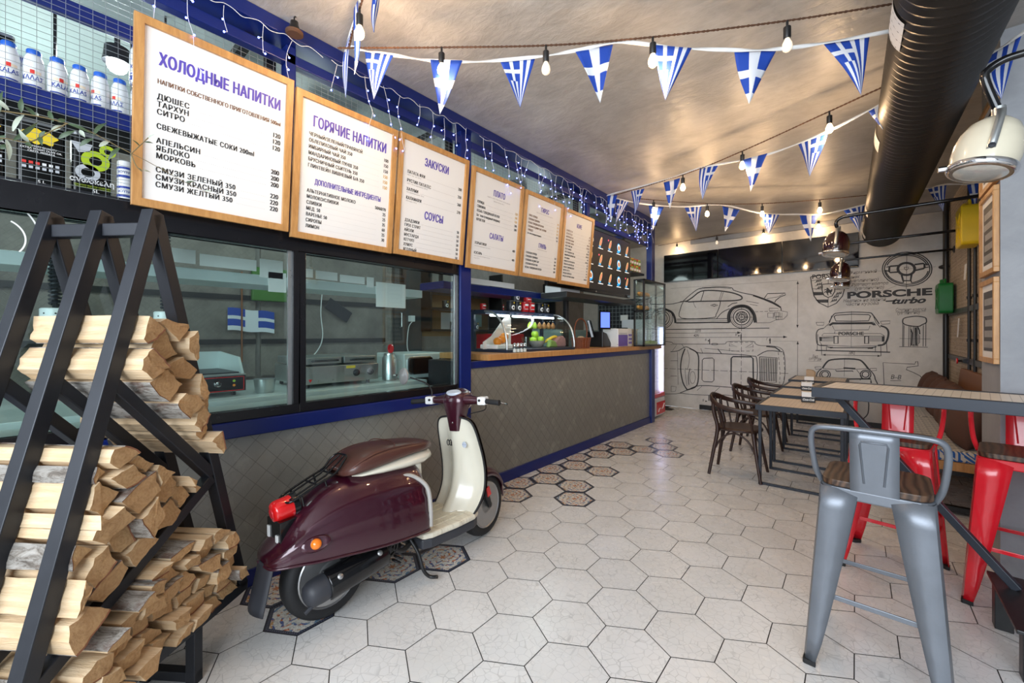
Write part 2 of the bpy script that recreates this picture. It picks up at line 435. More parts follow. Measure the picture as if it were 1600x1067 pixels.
b = B().box(-2.6, 3.3, -2.3, -2.2, 2.95, ZC).box(-2.6, 3.3, -2.3, -2.2, 0, .08)
for x in (-2.6, -1.15, .3, 1.75, 3.2): b.box(x, x + .08, -2.3, -2.2, 0, ZC)
struct('window_front', b, 'black_frame')
struct('wall_left', B().box(XF - .04, XF, -2.3, -1.15, 0, ZC), 'concrete')

# ------------------------------------------------------------------ kitchen front: embossed metal, blue steel, black windows
struct('wall_counter', B().box(XF - .05, XF - .012, -1.15, 2.36, 0, .86), 'shingle')
struct('baseboard_left', B().box(XF - .03, XF + .004, -1.15, 2.34, 0, .09), 'blue', bevel=.004)
struct('trim_2', B().box(XF - .05, XF + .03, -1.15, 2.335, .83, .915), 'blue', bevel=.005)
struct('trim_3', B().box(XF - .05, XF + .03, 2.335, 2.455, 0, ZC - .001), 'blue', bevel=.006)          # full height post
struct('trim_4', B().box(XF - .05, XF + .1, -1.15, 6.36, 3.05, ZC - .002), 'blue', bevel=.005)          # ceiling beam
struct('trim_5', B().box(XF - .03, XF + .03, -1.15, 2.335, 2.945, 3.005), 'blue', bevel=.005)
struct('trim_6', B().box(XF - .03, XF + .03, 2.455, 6.33, 2.945, 3.005), 'blue', bevel=.005)
struct('trim_7', B().box(XF - .07, XF - .03, -1.15, 2.335, 2.745, 2.812), 'blue', bevel=.005)
struct('trim_8', B().box(XF - .07, XF - .03, 2.455, 6.33, 2.745, 2.812), 'blue', bevel=.005)
struct('trim_9', B().box(XF - .05, XF + .03, .985, 1.04, 2.0, 3.049), 'blue', bevel=.005)
struct('trim_10', B().box(XF - .05, XF + .02, 4.38, 4.45, 1.98, 3.049), 'blue', bevel=.005)
struct('trim_11', B().box(XF - .06, XF + .03, 6.33, 6.45, 2.205, ZC - .001), 'blue', bevel=.006)
struct('trim_20', B().box(XF - .06, XF + .03, 6.33, 6.45, 0, 1.144), 'blue', bevel=.006)            # far corner post
struct('trim_12', B().box(-3.9, XF - .06, 6.36, 6.42, 2.945, 3.005), 'blue', bevel=.004)
for k, y in enumerate((.82, 2.2, 4.2)):
    struct('trim_%d' % (13 + k), B().bar((XF - .04, y, 3.03), (-3.9, y + .02, 3.03), .05, .05).box(XF - .13, XF - .08, y + .1, y + .15, 2.2, 3.03), 'black')
GL = thin_glass('window_glass', (.93, 1.0, .985), 0.0, 1.15)
def window(name, y0, y1, f0, f1, parts):
    b = B()
    z0, z1 = .915, 1.985
    b.box(XF - .06, XF + .01, y0, y1, z0, .968).box(XF - .06, XF + .01, y0, y1, 1.868, z1)
    b.box(XF - .06, XF + .01, y0, f0, .968, 1.868).box(XF - .06, XF + .01, f1, y1, .968, 1.868)
    w = struct(name, b, 'black_frame', bevel=.004)
    B().box(XF - .032, XF - .026, f0, f1, .968, 1.868).obj('pane', GL, w)
    if parts: B().box(XF - .024, XF - .006, f1 - .022, f1, .968, 1.868).obj('edge_strip', 'steel', w, label='bright aluminium edge strip')
    return w
window('window_1', 1.065, 2.335, 1.105, 2.325, 1)
window('window_2', -.30, 1.065, -.26, 1.03, 1)
w3 = window('window_3', -1.15, -.30, -1.1, -.34, 0)
b = B()
for r, y in ((.07, -.32), (.16, -.37)): b.tube([(XF - .02, y + .26 + r * math.cos(t / 10), 1.76 + r * math.sin(t / 10) * 1.1) for t in range(-7, 12)], .0035, 4)
b.obj('chalk_drawing', 'white', bpy.data.objects['window_2'], label='white curved strokes drawn on the glass')
# wire mesh over the shelf
def meshpanel(name, y0, y1, z0, z1, x, dy=.04, dz=.026, r=.0011):
    b = B(); n = int((y1 - y0) / dy); k = int((z1 - z0) / dz)
    for i in range(n + 1): y = y0 + (y1 - y0) * i / n; b.tube([(x, y, z0), (x, y, z1)], r, 4, caps=False)
    for i in range(k + 1): z = z0 + (z1 - z0) * i / k; b.tube([(x + .002, y0, z), (x + .002, y1, z)], r, 4, caps=False)
    return b
for y0, y1, lab in ((-1.14, .975, 'wire mesh panel in front of the salt jars, left of the largest menu board'), (1.05, 2.33, 'wire mesh panel behind the second and third menu boards'),
                    (2.46, 4.37, 'wire mesh panel behind the fourth to sixth menu boards')):
    tag(meshpanel('wire_mesh_panel', y0, y1, 1.99, 2.94, XF - .018).obj('wire_mesh_panel', 'wire'), lab, 'wire mesh')

# service counter
sc = thing('service_counter', 'service counter clad in diamond embossed metal with blue steel frame', 'counter', (XF, 4.4, 0))
def at(o, b, *a, **k):                                    # world coordinates into a thing standing unrotated at o.location
    b.v = [v - Vector(o.location) for v in b.v]; return b.obj(*a, parent=o, **k)
at(sc, B().box(XF - .05, XF - .012, 2.456, 6.329, .09, 1.09), 'metal_panel', 'shingle')
at(sc, B().box(XF - .03, XF + .012, 2.456, 6.329, 0, .10), 'base_rail', 'blue', bevel=.004)
at(sc, B().box(XF - .05, XF + .0, 2.456, 6.329, 1.085, 1.145), 'top_rail', 'blue', bevel=.004)
at(sc, B().box(XF - .6, XF - .05, 2.5, 6.4, 0, 1.14), 'body', 'dark_steel')
ct = thing('countertop', 'long honey oak worktop along the top of the service counter', 'worktop', (XF, 4.6, 1.145))
at(ct, B().box(-3.2, XF + .03, 2.66, 6.46, 1.145, 1.20).box(-2.61, XF + .03, 6.455, 6.74, 1.145, 1.20), 'worktop_slab', 'counter_wood', bevel=.004)
CZ = 1.20
# ------------------------------------------------------------------ framed menu boards, leaning forward at the top
XT, XB = -2.42, -2.50
def board(label, TL, TR, BL, BR, rows):
    y0 = (PX(*TL, XT).y + PX(*BL, XB).y) / 2; y1 = (PX(*TR, XT).y + PX(*BR, XB).y) / 2
    zt = (PX(*TL, XT).z + PX(*TR, XT).z) / 2; zb = (PX(*BL, XB).z + PX(*BR, XB).z) / 2
    W = y1 - y0; up = Vector((XT - XB, 0, zt - zb)); Hh = up.length; up.normalize(); nr = Vector((0, 1, 0)).cross(up)
    o = thing('menu_board', label, 'menu board', (XB, y0, zb), 0, 'framed menu boards over the counter')
    T = basis((0, 0, 0), (0, 1, 0), up, nr); fw = .036
    fr = B()
    for P in ([(0, 0), (W, 0), (W - fw, fw), (fw, fw)], [(W, 0), (W, Hh), (W - fw, Hh - fw), (W - fw, fw)], [(W, Hh), (0, Hh), (fw, Hh - fw), (W - fw, Hh - fw)], [(0, Hh), (0, 0), (fw, fw), (fw, Hh - fw)]):
        fr.prism(P, -.012, .014, T)
    fr.obj('frame', 'oak', o, bevel=.002)
    B().prism([(fw - .004, fw - .004), (W - fw + .004, fw - .004), (W - fw + .004, Hh - fw + .004), (fw - .004, Hh - fw + .004)], -.01, 0, T).obj('sheet', 'paper', o)
    pr = B()
    for row in rows:
        v, cap, s = row[0], row[1], row[2]; k = row[3] if len(row) > 3 else {}
        y = Hh * (1 - v - cap); sz = cap * Hh / .727 * (1 if k.get('c') else .84); m = k.get('m', 0); z = .0012
        if k.get('c'):
            bb = k.get('b', .03) * sz
            for dx, dy in ((0, 0), (bb, bb * .3), (-bb, -bb * .3), (bb * .5, -bb * .3), (-bb * .5, bb * .3)) if bb else ((0, 0),):
                text(pr, s, T @ Matrix.Translation((W * k.get('u', .52) + dx, y + dy, z)), sz, m, 'CENTER', 0, k.get('sx', .72), space=k.get('sp', 1.0)); z += .00003
        else:
            n0 = len(pr.v); u0 = k.get('u', .125)
            for dx in (-.03 * sz, 0, .03 * sz) if k.get('b', 1) else (0,):
                text(pr, s, T @ Matrix.Translation((W * u0 + dx, y, z)), sz, m, 'LEFT', 0, k.get('sx', .8), space=k.get('sp', 1.12)); z += .00003
            ymax = max((v.y for v in pr.v[n0:]), default=0)
            if 'p' in k:
                for dx in (-.03 * sz, 0, .03 * sz): text(pr, k['p'], T @ Matrix.Translation((W * .915 + dx, Hh * (1 - v - cap), z + dx * .002)), sz, k.get('pm', m), 'RIGHT', 0, .8)
                x = ymax + .02; x1 = W * .915 - .062; d = .0085 if k.get('dot', 1) else .004
                while x < x1:
                    h = .0009
                    pr.add([T @ Vector((x + a * h, y + .001 + c * h, z)) for a, c in ((-1, -1), (1, -1), (1, 1), (-1, 1))], [(0, 1, 2, 3)], 3); x += d
    pr.obj('printed_text', ['black_print', 'purple_print', 'brown_print', 'grey_print', 'gold_print'], o)
    return o
H1 = dict(c=1, m=1, b=.034, sx=.60, sp=1.06); H2 = H1
c1 = .036
R1 = [(.155, .068, 'ХОЛОДНЫЕ НАПИТКИ', dict(c=1, m=1, b=.034, sx=.57, sp=1.06)), (.292, .030, 'НАПИТКИ СОБСТВЕННОГО ПРИГОТОВЛЕНИЯ 500ml', dict(m=2, sx=.70, sp=1.02))]
R1 += [(v, c1, s, dict(p=p)) for v, s, p in ((.368, 'ДЮШЕС', '120'), (.409, 'ТАРХУН', '120'), (.450, 'СИТРО', '120'), (.605, 'АПЕЛЬСИН', '200'), (.646, 'ЯБЛОКО', '200'), (.687, 'МОРКОВЬ', '200'),
        (.762, 'СМУЗИ ЗЕЛЕНЫЙ 350', '220'), (.803, 'СМУЗИ КРАСНЫЙ 350', '220'), (.844, 'СМУЗИ ЖЕЛТЫЙ 350', '220'))] + [(.527, c1, 'СВЕЖЕВЫЖАТЫЕ СОКИ 200ml', dict(sx=.72))]
R2 = [(.135, .075, 'ГОРЯЧИЕ НАПИТКИ', dict(c=1, m=1, b=.032, sx=.55, sp=1.06)), (.565, .038, 'ДОПОЛНИТЕЛЬНЫЕ ИНГРЕДИЕНТЫ', dict(c=1, m=1, b=.03, sx=.54, sp=1.05))]
R2 += [(.248 + i * .043, .031, s, dict(p=p, sx=.68, pm=q)) for i, (s, p, q) in enumerate((('ЧЕРНЫЙ/ЗЕЛЕНЫЙ/ТРАВЯНОЙ', '100', 0), ('ОБЛЕПИХОВЫЙ ЧАЙ 350', '150', 0), ('ИМБИРНЫЙ ЧАЙ 350', '150', 0), ('МАНДАРИНОВЫЙ ПУНШ 350', '150', 4),
        ('БРУСНИЧНЫЙ СБИТЕНЬ 350', '150', 4), ('ГЛИНТВЕЙН ВИШНЕВЫЙ Б/А 350', '150', 4)))]
R2 += [(.638 + i * .041, .030, s, dict(p=p, sx=.68)) for i, (s, p) in enumerate((('АЛЬТЕРНАТИВНОЕ МОЛОКО', '50/60/70'), ('МОЛОКО/СЛИВКИ', '25'), ('СЛИВКИ', '25'), ('МЕД  50', '35'), ('ВАРЕНЬЕ 50', '60'), ('СИРОПЫ', '25'), ('ЛИМОН', '30')))]
R3 = [(.13, .068, 'ЗАКУСКИ', H1), (.585, .068, 'СОУСЫ', H1)]
R3 += [(.275 + i * .072, .032, s, dict(p=p, dot=0, sx=.7)) for i, (s, p) in enumerate((('ПАТАТА ФРИ', '200'), ('РУСТИК ПАТАТЕС', '250'), ('ХАЛУМИ', '260'), ('КАЛАМАРИ', '270')))]
R3 += [(.312 + i * .072, .013, s, dict(m=3, b=0, sx=.9, sp=1)) for i, s in enumerate(('картофель фри, 150 гр', 'картофель по-деревенски, 200 гр', 'сыр халуми на гриле, 120 гр', 'кальмары, 150 гр'))]
R3 += [(.68 + i * .041, .030, s, dict(p='50', dot=0, sx=.72)) for i, s in enumerate(('ДЗАДЗИКИ', 'ГРЕК СТРИТ', 'АЙОЛИ', 'МУСТАРДА', 'КЕТЧУП', 'ХУМУС', 'ЯГОДНЫЙ'))]
R4 = [(.155, .06, 'ПЛАТО', H2), (.60, .058, 'САЛАТЫ', H2), (.235, .012, 'подается с картофелем, питой и соусом дзадзики', dict(c=1, m=3, b=0, sx=.9)), (.262, .012, 'большая порция, 450 гр', dict(c=1, m=3, b=0, sx=.9))]
R4 += [(.305 + i * .044, .031, s, dict(p=p, pm=q, dot=0, sx=.62)) for i, (s, p, q) in enumerate((('КУРИЦА', '320', 4), ('СВИНИНА', '340', 4), ('КЕБАБ ГОВЯДИНА/ЯГНЕНОК', '420', 4), ('Бифтеки (говядина/говядина)', '390', 0), ('КРЕВЕТКИ', '390', 0)))]
R4 += [(.715, .031, 'ХОРЬЯТИКИ', dict(p='400', dot=0, sx=.72)), (.757, .012, 'греческий традиционный салат, 250 гр', dict(m=3, b=0, sx=.9, sp=1)), (.815, .031, 'КЭСАРЬ', dict(p='400', dot=0, sx=.72)),
       (.857, .012, 'салат с курицей, пармезаном и соусом', dict(m=3, b=0, sx=.9, sp=1)), (.88, .012, 'кесарь, 250 гр', dict(m=3, b=0, sx=.9, sp=1))]
R5 = [(.135, .055, 'ГИРОС', H2), (.565, .055, 'ГРИЛЬ', H2), (.205, .012, 'подается в пите с овощами и соусом дзадзики', dict(c=1, m=3, b=0, sx=.9)), (.635, .012, 'подается с питой и соусом', dict(c=1, m=3, b=0, sx=.9))]
R5 += [(.255 + i * .042, .028, s, dict(m=2, p=p, pm=q, dot=0, sx=.62)) for i, (s, p, q) in enumerate((('ГИРОС КУРИЦА', '190', 4), ('СУВЛАКИ СВИНИНА', '210', 4), ('КЕБАБ ГОВЯДИНА/ЯГНЕНОК', '230', 4), ('СУВЛАКИ ХЕДИМИ СЫР ХАЛУМИ', '240', 4), ('ГИРИДЕС', '250', 0)))]
R5 += [(.465, .024, 'Бифтеки (говядина/говядина)', dict(p='240', dot=0, sx=.62))]
R5 += [(.69 + i * .043, .029, s, dict(p=p, dot=0, sx=.64)) for i, (s, p) in enumerate((('СУВЛАКИ КУРИЦА', '150'), ('СУВЛАКИ СВИНИНА', '160'), ('СУВЛАКИ ХЕДИМ СЫР', '180'), ('СУВЛАКИ КРЕВЕТКИ', '250'), ('КЕБАБ ГОВЯДИНА/ЯГНЕНОК', '200')))]
R6 = [(.15, .055, 'КОФЕ', H2)]
R6 += [(.265 + i * .0405, .026, s, dict(m=2 if i < 5 else 0, p=p, dot=0, sx=.66)) for i, (s, p) in enumerate((('ЭСПРЕССО 30', '80'), ('ЭСПРЕССО 60', '100'), ('АМЕРИКАНО 150', '90'), ('КАПУЧИНО 200/300', '90/120'), ('КАПУЧИНО 250/300', '110/130'), ('ФЛЭТ УАЙТ 200', '130'), ('ЛАТТЕ 200/300', '90/120'),
       ('ЛАТТЕ МАКИАТО 300', '130/150'), ('ИМБИРНЫЙ ПРЯНИК 300', '150'), ('РАФ 200/300', '130/150'), ('КАКАО ПО-ГРЕЧЕСКИ 90', '90'), ('КАКАО ПО-ВЕНСКИ 300', '120'), ('КАКАО С МАРШМЭЛЛОУ', '130'), ('МАТЧА ЛАТТЕ', '140'), ('ФРЕДО ЭСПРЕССО', '120'), ('ФРЕДО КАПУЧИНО 200/300', '130/150')))]
board('large oak framed cold drinks menu, the nearest and widest of the boards', (208, 15), (458, 128), (205, 320), (450, 362), R1)
board('oak framed hot drinks menu board with additional ingredients list', (460, 133), (617, 205), (455, 370), (614, 397), R2)
board('oak framed snacks and sauces menu board beside the blue post', (621, 203), (730, 251), (617, 396.5), (724, 414.5), R3)
board('oak framed menu board of plates and salads, right of the blue post', (735.6, 257), (814, 290.6), (730, 419), (811.5, 431), R4)
board('oak framed gyros and grill menu board, second from the far end', (819, 293.4), (878, 320.6), (812.5, 429), (872.5, 443.4), R5)
board('oak framed coffee menu board farthest along the counter, next to the screen', (880, 322.5), (925.9, 342), (873.4, 440.6), (921, 452.8), R6)

# ------------------------------------------------------------------ shelf over the windows with salt jars and oil tins
sh = thing('storage_shelf', 'blue edged storage shelf above the kitchen windows', 'shelf', (-2.8, .5, 1.985))
b = B()
for z in (1.99, 2.352): b.box(-3.05, -2.615, -1.14, 2.33, z, z + .018)
b.v = [v - Vector(sh.location) for v in b.v]; b.obj('shelf_board', 'dark_steel', sh)
at(sh, B().box(-2.615, XF - .022, -1.14, 2.33, 2.315, 2.392), 'front_rail', 'blue', bevel=.004)
def wrap(b, s, r, z, size, m, a0=0.0, bold=.01, sx=1.0):
    t = B(); text(t, s, Matrix(), size, 0, 'CENTER', bold, sx)
    o = len(b.v)
    for v in t.v: a = a0 + v.x / r; b.v.append(Vector((r * math.cos(a), r * math.sin(a), z + v.y)))
    b.f += [tuple(i + o for i in f) for f in t.f]; b.mi += [m] * len(t.f)
MT['jar'] = pm('salt_jar_plastic', (.80, .82, .83), .35, var=.03); MT['lid_blue'] = pm('blue_lid', (.02, .12, .55), .4)
MT['print_blue'] = pm('blue_print', (.02, .05, .32), .5); MT['print_red'] = pm('red_print', (.70, .04, .03), .5); MT['print_cream'] = pm('cream_print', (.85, .72, .55), .5)
def jar_mesh(lab, a0, word):
    r = .0325
    o = B().lathe([(.030, 0), (r, .004), (r, .10), (.0322, .135), (.029, .16), (.022, .178), (.021, .182)], 22).obj('salt_jar', 'jar', smooth=40)
    B().lathe([(.0215, .176), (.0225, .178), (.0225, .196), (.020, .2), (0, .2)], 18).obj('lid', 'lid_blue', o, smooth=40)
    p = B()
    p.lathe([(r + .0003, .012), (r + .0003, .034)], 22, None, 0, a0=a0 - 1.3, a1=a0 + 1.3)
    p.lathe([(r + .0003, .040), (r + .0003, .046)], 22, None, 0, a0=a0 - 1.1, a1=a0 + .9)
    p.lathe([(r + .0003, .094), (r + .0003, .106)], 16, None, 2, a0=a0 - .8, a1=a0 + .8)
    p.lathe([(r + .0006, .092), (r + .0006, .108)], 6, None, 1, a0=a0 - .2, a1=a0 + .2)
    wrap(p, word, r + .0006, .066, .026, 0, a0, .015, .8)
    p.obj('label_print', ['print_blue', 'print_red', 'print_cream'], o)
    return o
jl = [(-.175, 'white salt jar at the far left edge of the shelf'), (-.105, 'white salt jar, second from the left on the blue shelf'), (-.035, 'white salt jar in front of the oil tin on the blue shelf'),
      (.033, 'white salt jar with lettering in Greek, right of the paper bag'), (.10, 'white salt jar with its lettering turned to the right'), (.167, 'white salt jar with lettering facing the room'),
      (.233, 'white salt jar right of the one with lettering facing the room'), (.298, 'white salt jar below the bright lamp, near the large menu board'), (.364, 'white salt jar standing under another jar beside the large menu board')]
for i, (y, lab) in enumerate(jl):
    word = 'ΚΑΛΑΣ' if i in (3, 7) else 'KALAS'
    o = jar_mesh(lab, (-.5, .1, .0, -.15, .35, -.25, -.9, -.75, 0)[i], word); o.location = (-2.675, y, 2.372); tag(o, lab, 'salt jar', 'salt jars on the blue shelf')
o = jar_mesh('', -.2, 'KALAS'); o.location = (-2.675, .364, 2.574); tag(o, 'white salt jar stacked on top of another beside the large menu board', 'salt jar', 'salt jars on the blue shelf')
o = jar_mesh('', .1, 'KALAS'); o.location = (-2.75, -.115, 2.372); tag(o, 'white salt jar in the back row behind the leftmost jars', 'salt jar', 'salt jars on the blue shelf')
MT['tin'] = pm('black_tin', (.008, .009, .009), .2, .3); MT['lime'] = pm('lime_print', (.45, .60, .02), .5); MT['yellow'] = pm('yellow_print', (.80, .58, .02), .5)
MT['silver_print'] = pm('silver_print', (.55, .57, .60), .4); MT['bag'] = pm('paper_bag_print', (.78, .79, .82), .6)
def tin(y0, y1, z, h, lab, kind, x=-2.70):
    w = y1 - y0; o = thing('oil_tin', lab, 'oil tin', (x, (y0 + y1) / 2, z), 0, 'black oil tins behind the wire mesh')
    T = Matrix.Identity(4)
    B().prism(rrect(.11, w, .015, 3, -.055, 0), 0, h, T).obj('body', 'tin', o, smooth=50)
    B().prism(rrect(.114, w + .004, .016, 3, -.055, 0), h - .008, h + .004, T).obj('rim', 'steel', o)
    p = B(); F = lambda yy, zz: on_x((.0008, yy, zz))
    def ring(cy, cz, r0, r1, m, st=1.0):
        p.grid([[(.0008, cy + r * math.cos(a) * st, cz + r * math.sin(a)) for a in [2 * PI * k / 28 for k in range(29)]] for r in (r0, r1)], m)
    if kind == 'rings':
        ring(.01, .165, .02, .045, 1, 1.05); ring(-.015, .105, .02, .037, 3, 1.1); ring(.05, .22, .012, .028, 1)
        p.grid([[(.0008, -.07, .235), (.0008, -.0, .235)], [(.0008, -.045, .19), (.0008, -.01, .20)]], 3)
        text(p, 'ανώσκελη', F(0, .058), .033, 0, 'CENTER', .02, .9); text(p, '5L', F(.01, .018), .024, 0, 'CENTER', .02)
        for k in range(2): text(p, 'εξαιρετικό παρθένο ελαιόλαδο', F(0, .044 - k * .009), .008, 1, 'CENTER', .01)
    elif kind == 'splat':
        p.grid([[(.0008, -.005 + s * .05 * (1 + .15 * math.sin(5 * a)) * math.cos(a), .215 + s * .03 * (1 + .2 * math.cos(7 * a)) * math.sin(a)) for a in [2 * PI * k / 30 for k in range(31)]] for s in (0.01, 1)], 2)
        for k, s in enumerate(('PREMIUM QUALITY', 'EXTRA VIRGIN OLIVE OIL', 'CRETE, MESSARA')): text(p, s, F(0, .168 - k * .011), .0105, 0, 'CENTER', .01)
        for r in range(2):
            for k in range(6): p.add([(.0008, -.055 + k * .019 + a * .012, .095 - r * .02 + c * .011) for a, c in ((0, 0), (1, 0), (1, 1), (0, 1))], [(0, 1, 2, 3)], (4, 4, 4, 0, 0, 3)[k] if r == 0 else 3)
        text(p, '5 L', F(0, .018), .018, 0, 'CENTER', .02)
    else:
        ring(-.01, .19, .03, .07, 3, 1.0); ring(.05, .20, .016, .034, 1); ring(.02, .12, .02, .05, 1, 1.2)
    p.obj('label_print', ['paper', 'lime', 'yellow', 'silver_print', 'print_red'], o)
    return o
tin(-.165, -.045, 2.009, .27, 'black oil tin at the left edge, partly out of view', 'splat')
tin(-.015, .125, 2.009, .275, 'black oil tin with a yellow splash on its label', 'splat')
tin(.145, .275, 2.009, .275, 'black oil tin with lime and silver rings reading 5L', 'rings')
tin(-.17, -.02, 2.372, .30, 'black oil tin with grey and lime rings on the upper shelf', 'big', -2.83)
bg_ = B().prism([(-.045, 0), (.045, 0), (.05, .12), (.03, .20), (-.035, .205), (-.05, .12)], -.03, .03, on_x((0, 0, 0))).obj('paper_bag', 'bag', bevel=.01)
bg_.location = (-2.78, .0, 2.372); tag(bg_, 'white paper bag with blue print between the jars and the upper tin', 'paper bag')
B().box(.0305, .031, -.03, .02, .15, .19).obj('label_print', 'print_blue', bg_)
for k, (y, z, lab) in enumerate(((.315, 2.009, 'small blue and white can at the bottom of a stack of two'), (.315, 2.099, 'small blue and white can on top of a stack of two'))):
    o = B().lathe([(.027, 0), (.028, .003), (.028, .085), (.027, .088), (0, .088)], 18).obj('milk_can', 'white_plastic', smooth=40); o.location = (-2.66, y, z); tag(o, lab, 'can', 'small cans beside the oil tins')
    p = B().lathe([(.0284, .01), (.0284, .022)], 18).lathe([(.0284, .05), (.0284, .06)], 18); wrap(p, 'ΝΟΥΝΟΥ', .0286, .03, .016, 0, 0.0); p.obj('label_print', 'print_blue', o)

# olive branch hanging in from the left
ob = thing('olive_branch', 'olive branch with slim grey green leaves reaching in front of the menu board', 'branch', (-2.2, .1, 2.2))
L = Vector(ob.location)
def bp(px, py, x=-2.36): return PX(px, py, x) - L
stems = [[(-60, 165), (0, 173), (60, 182), (105, 193), (140, 205), (190, 232), (230, 252), (290, 285), (335, 305)], [(-60, 225), (0, 216), (45, 222), (80, 205), (105, 193)], [(205, 240), (218, 228), (232, 215)], [(205, 240), (212, 258), (222, 268)]]
b = B()
for s in stems: b.tube(spline([bp(*q) for q in s], 5), [.0022] * (5 * (len(s) - 1) + 1) if s is not stems[0] else [.003 - .0022 * i / (5 * (len(s) - 1)) for i in range(5 * (len(s) - 1) + 1)], 6)
b.obj('stem', pm('olive_stem', (.20, .15, .07), .6), ob, smooth=60)
MT['olive'] = pm('olive_leaf', (.05, .085, .04), .5, var=.3, sc=40); MT['olive_pale'] = pm('olive_leaf_back', (.42, .47, .38), .6, var=.2, sc=40)
def leaf(p, q, wd, m, tilt):
    p = Vector(p); q = Vector(q); d = q - p; n = Vector((1, tilt, .3)); s = d.cross(n); s.normalize(); nn = s.cross(d).normalized(); rows = []
    for i in range(7):
        t = i / 6; wv = wd * math.sin(PI * (.04 + .96 * t) ** .8) * (1 if t < 1 else 0); c = p + d * t + nn * (.12 * d.length * math.sin(PI * t))
        rows.append([c - s * wv + nn * wv * .25, c, c + s * wv + nn * wv * .25])
    B().grid(rows).obj('leaf', m, ob, smooth=80)
lv = [((0, 175), (5, 142)), ((14, 172), (-12, 150)), ((33, 175), (34, 152)), ((55, 182), (38, 166)), ((60, 182), (50, 176)), ((83, 190), (77, 172)), ((90, 190), (103, 187)), ((20, 205), (40, 178)), ((20, 220), (60, 190)), ((40, 222), (50, 231)), ((45, 222), (28, 200)),
      ((62, 214), (66, 228)), ((70, 205), (63, 222)), ((10, 218), (14, 252)), ((8, 212), (-10, 225)), ((105, 193), (145, 210)), ((125, 203), (133, 215)), ((146, 211), (168, 192)), ((125, 228), (147, 216)), ((155, 229), (172, 220)), ((187, 231), (168, 252)), ((92, 216), (118, 204)), ((80, 205), (100, 196)), ((0, 232), (14, 226)),
      ((218, 228), (206, 218)), ((232, 216), (242, 210)), ((226, 222), (240, 224)), ((222, 268), (214, 262)), ((222, 266), (236, 270)), ((290, 285), (306, 284)), ((260, 268), (250, 262)), ((320, 298), (332, 300)), ((-20, 170), (-30, 190))]
for i, (p, q) in enumerate(lv):
    x = -2.36 + random.uniform(-.03, .03); leaf(bp(*p), bp(*q, x), .0075 if i < 24 else .0035, 'olive_pale' if i % 3 == 1 else 'olive', random.uniform(-.6, .6))
# ------------------------------------------------------------------ scooter (local: x to its right, y forward, z up)
def m_carpaint(name, col):
    t = NT(name); o = t.co()
    fl = t.n('ShaderNodeTexVoronoi', {'Vector': o, 'Scale': 900}).outputs[0]
    t.P(col=t.mix(t.M('MULTIPLY', fl, .5), col, tuple(c * 2.2 for c in col)), rough=.3, metal=.35, coat=1.0)
    t.b.inputs['Coat Roughness'].default_value = .04
    return t.m
MT['maroon'] = m_carpaint('maroon_metallic', (.036, .0025, .011))
MT['cream'] = pm('cream_paint', (.76, .72, .60), .22, var=.05, sc=6, coat=.4)
def m_cream_floor():
    t = NT('worn_cream'); o = t.co()
    n = t.noise(t.scale(o, (3, 9, 3)), 3, 6, .7, 1.0)
    t.P(col=t.mix(t.ramp(n, (.5, 0), (.72, .8)), (.74, .69, .56), (.42, .34, .24)), rough=.4); return t.m
MT['cream_worn'] = m_cream_floor()
MT['vinyl'] = pm('brown_vinyl', (.085, .032, .024), .32, var=.15, bump=.06, bs=220)
MT['grey_plastic'] = pm('dark_grey_plastic', (.035, .037, .045), .5); MT['alloy'] = pm('grey_alloy', (.42, .42, .42), .38, .8, bump=.05)
MT['red_lens'] = pm('red_lens', (.70, .01, .012), .12, var=.1, coat=.5); MT['amber'] = pm('amber_lens', (.90, .22, .01), .15, var=.1, coat=.5)
MT['meter'] = pm('meter_glass', (.55, .60, .68), .1, var=.1); MT['mirror'] = pm('mirror_back', (.45, .44, .44), .3, .5)
SO = Vector((-2.03, .975, 0))
sct = thing('motor_scooter', 'maroon and cream motor scooter with brown seat parked along the embossed metal counter wall', 'scooter', SO)
sct.rotation_euler = (0, math.radians(-3.5), 0)
def wheel(cy, rz, name, hub):
    T = Matrix.Translation((0, cy, .208)) @ Matrix.Rotation(rz, 4, 'Z') @ Matrix.Rotation(PI / 2, 4, 'Y')
    tire = [(.142, -.044), (.165, -.054), (.190, -.05), (.204, -.032), (.208, -.0), (.204, .032), (.190, .05), (.165, .054), (.142, .044)]
    w = B().lathe(tire, 48, T).obj(name, 'rubber', sct, smooth=50)
    g = B()
    for k in range(40):
        a = 2 * PI * k / 40
        for s in (-1, 1):
            p = T @ Vector((.2065 * math.cos(a), .2035 * math.sin(a), s * .006)); q = T @ Vector((.199 * math.cos(a + .13), .196 * math.sin(a + .13), s * .038)); g.rod(p, q, .0022, 4)
    g.obj('tread', 'black', w)
    B().lathe([(.153, -.05), (.148, -.055), (.136, -.046), (.128, -.024), (.118, -.012), (.118, .012), (.128, .024), (.136, .046), (.148, .055), (.153, .05)], 40, T).obj('rim', 'alloy', w, smooth=40)
    B().lathe([(.1, -.03), (.118, -.012), (.118, .012), (.1, .03), (.06, .05), (.03, .054), (0, .054)] if hub else [(0, -.05), (.05, -.05), (.07, -.02), (.118, -.008), (.118, .008), (.07, .02), (.055, .05), (0, .05)], 32, T).obj('hub', 'alloy', w, smooth=40)
    return w
wheel(0, 0, 'rear_wheel', True); wheel(1.09, math.radians(10), 'front_wheel', False)
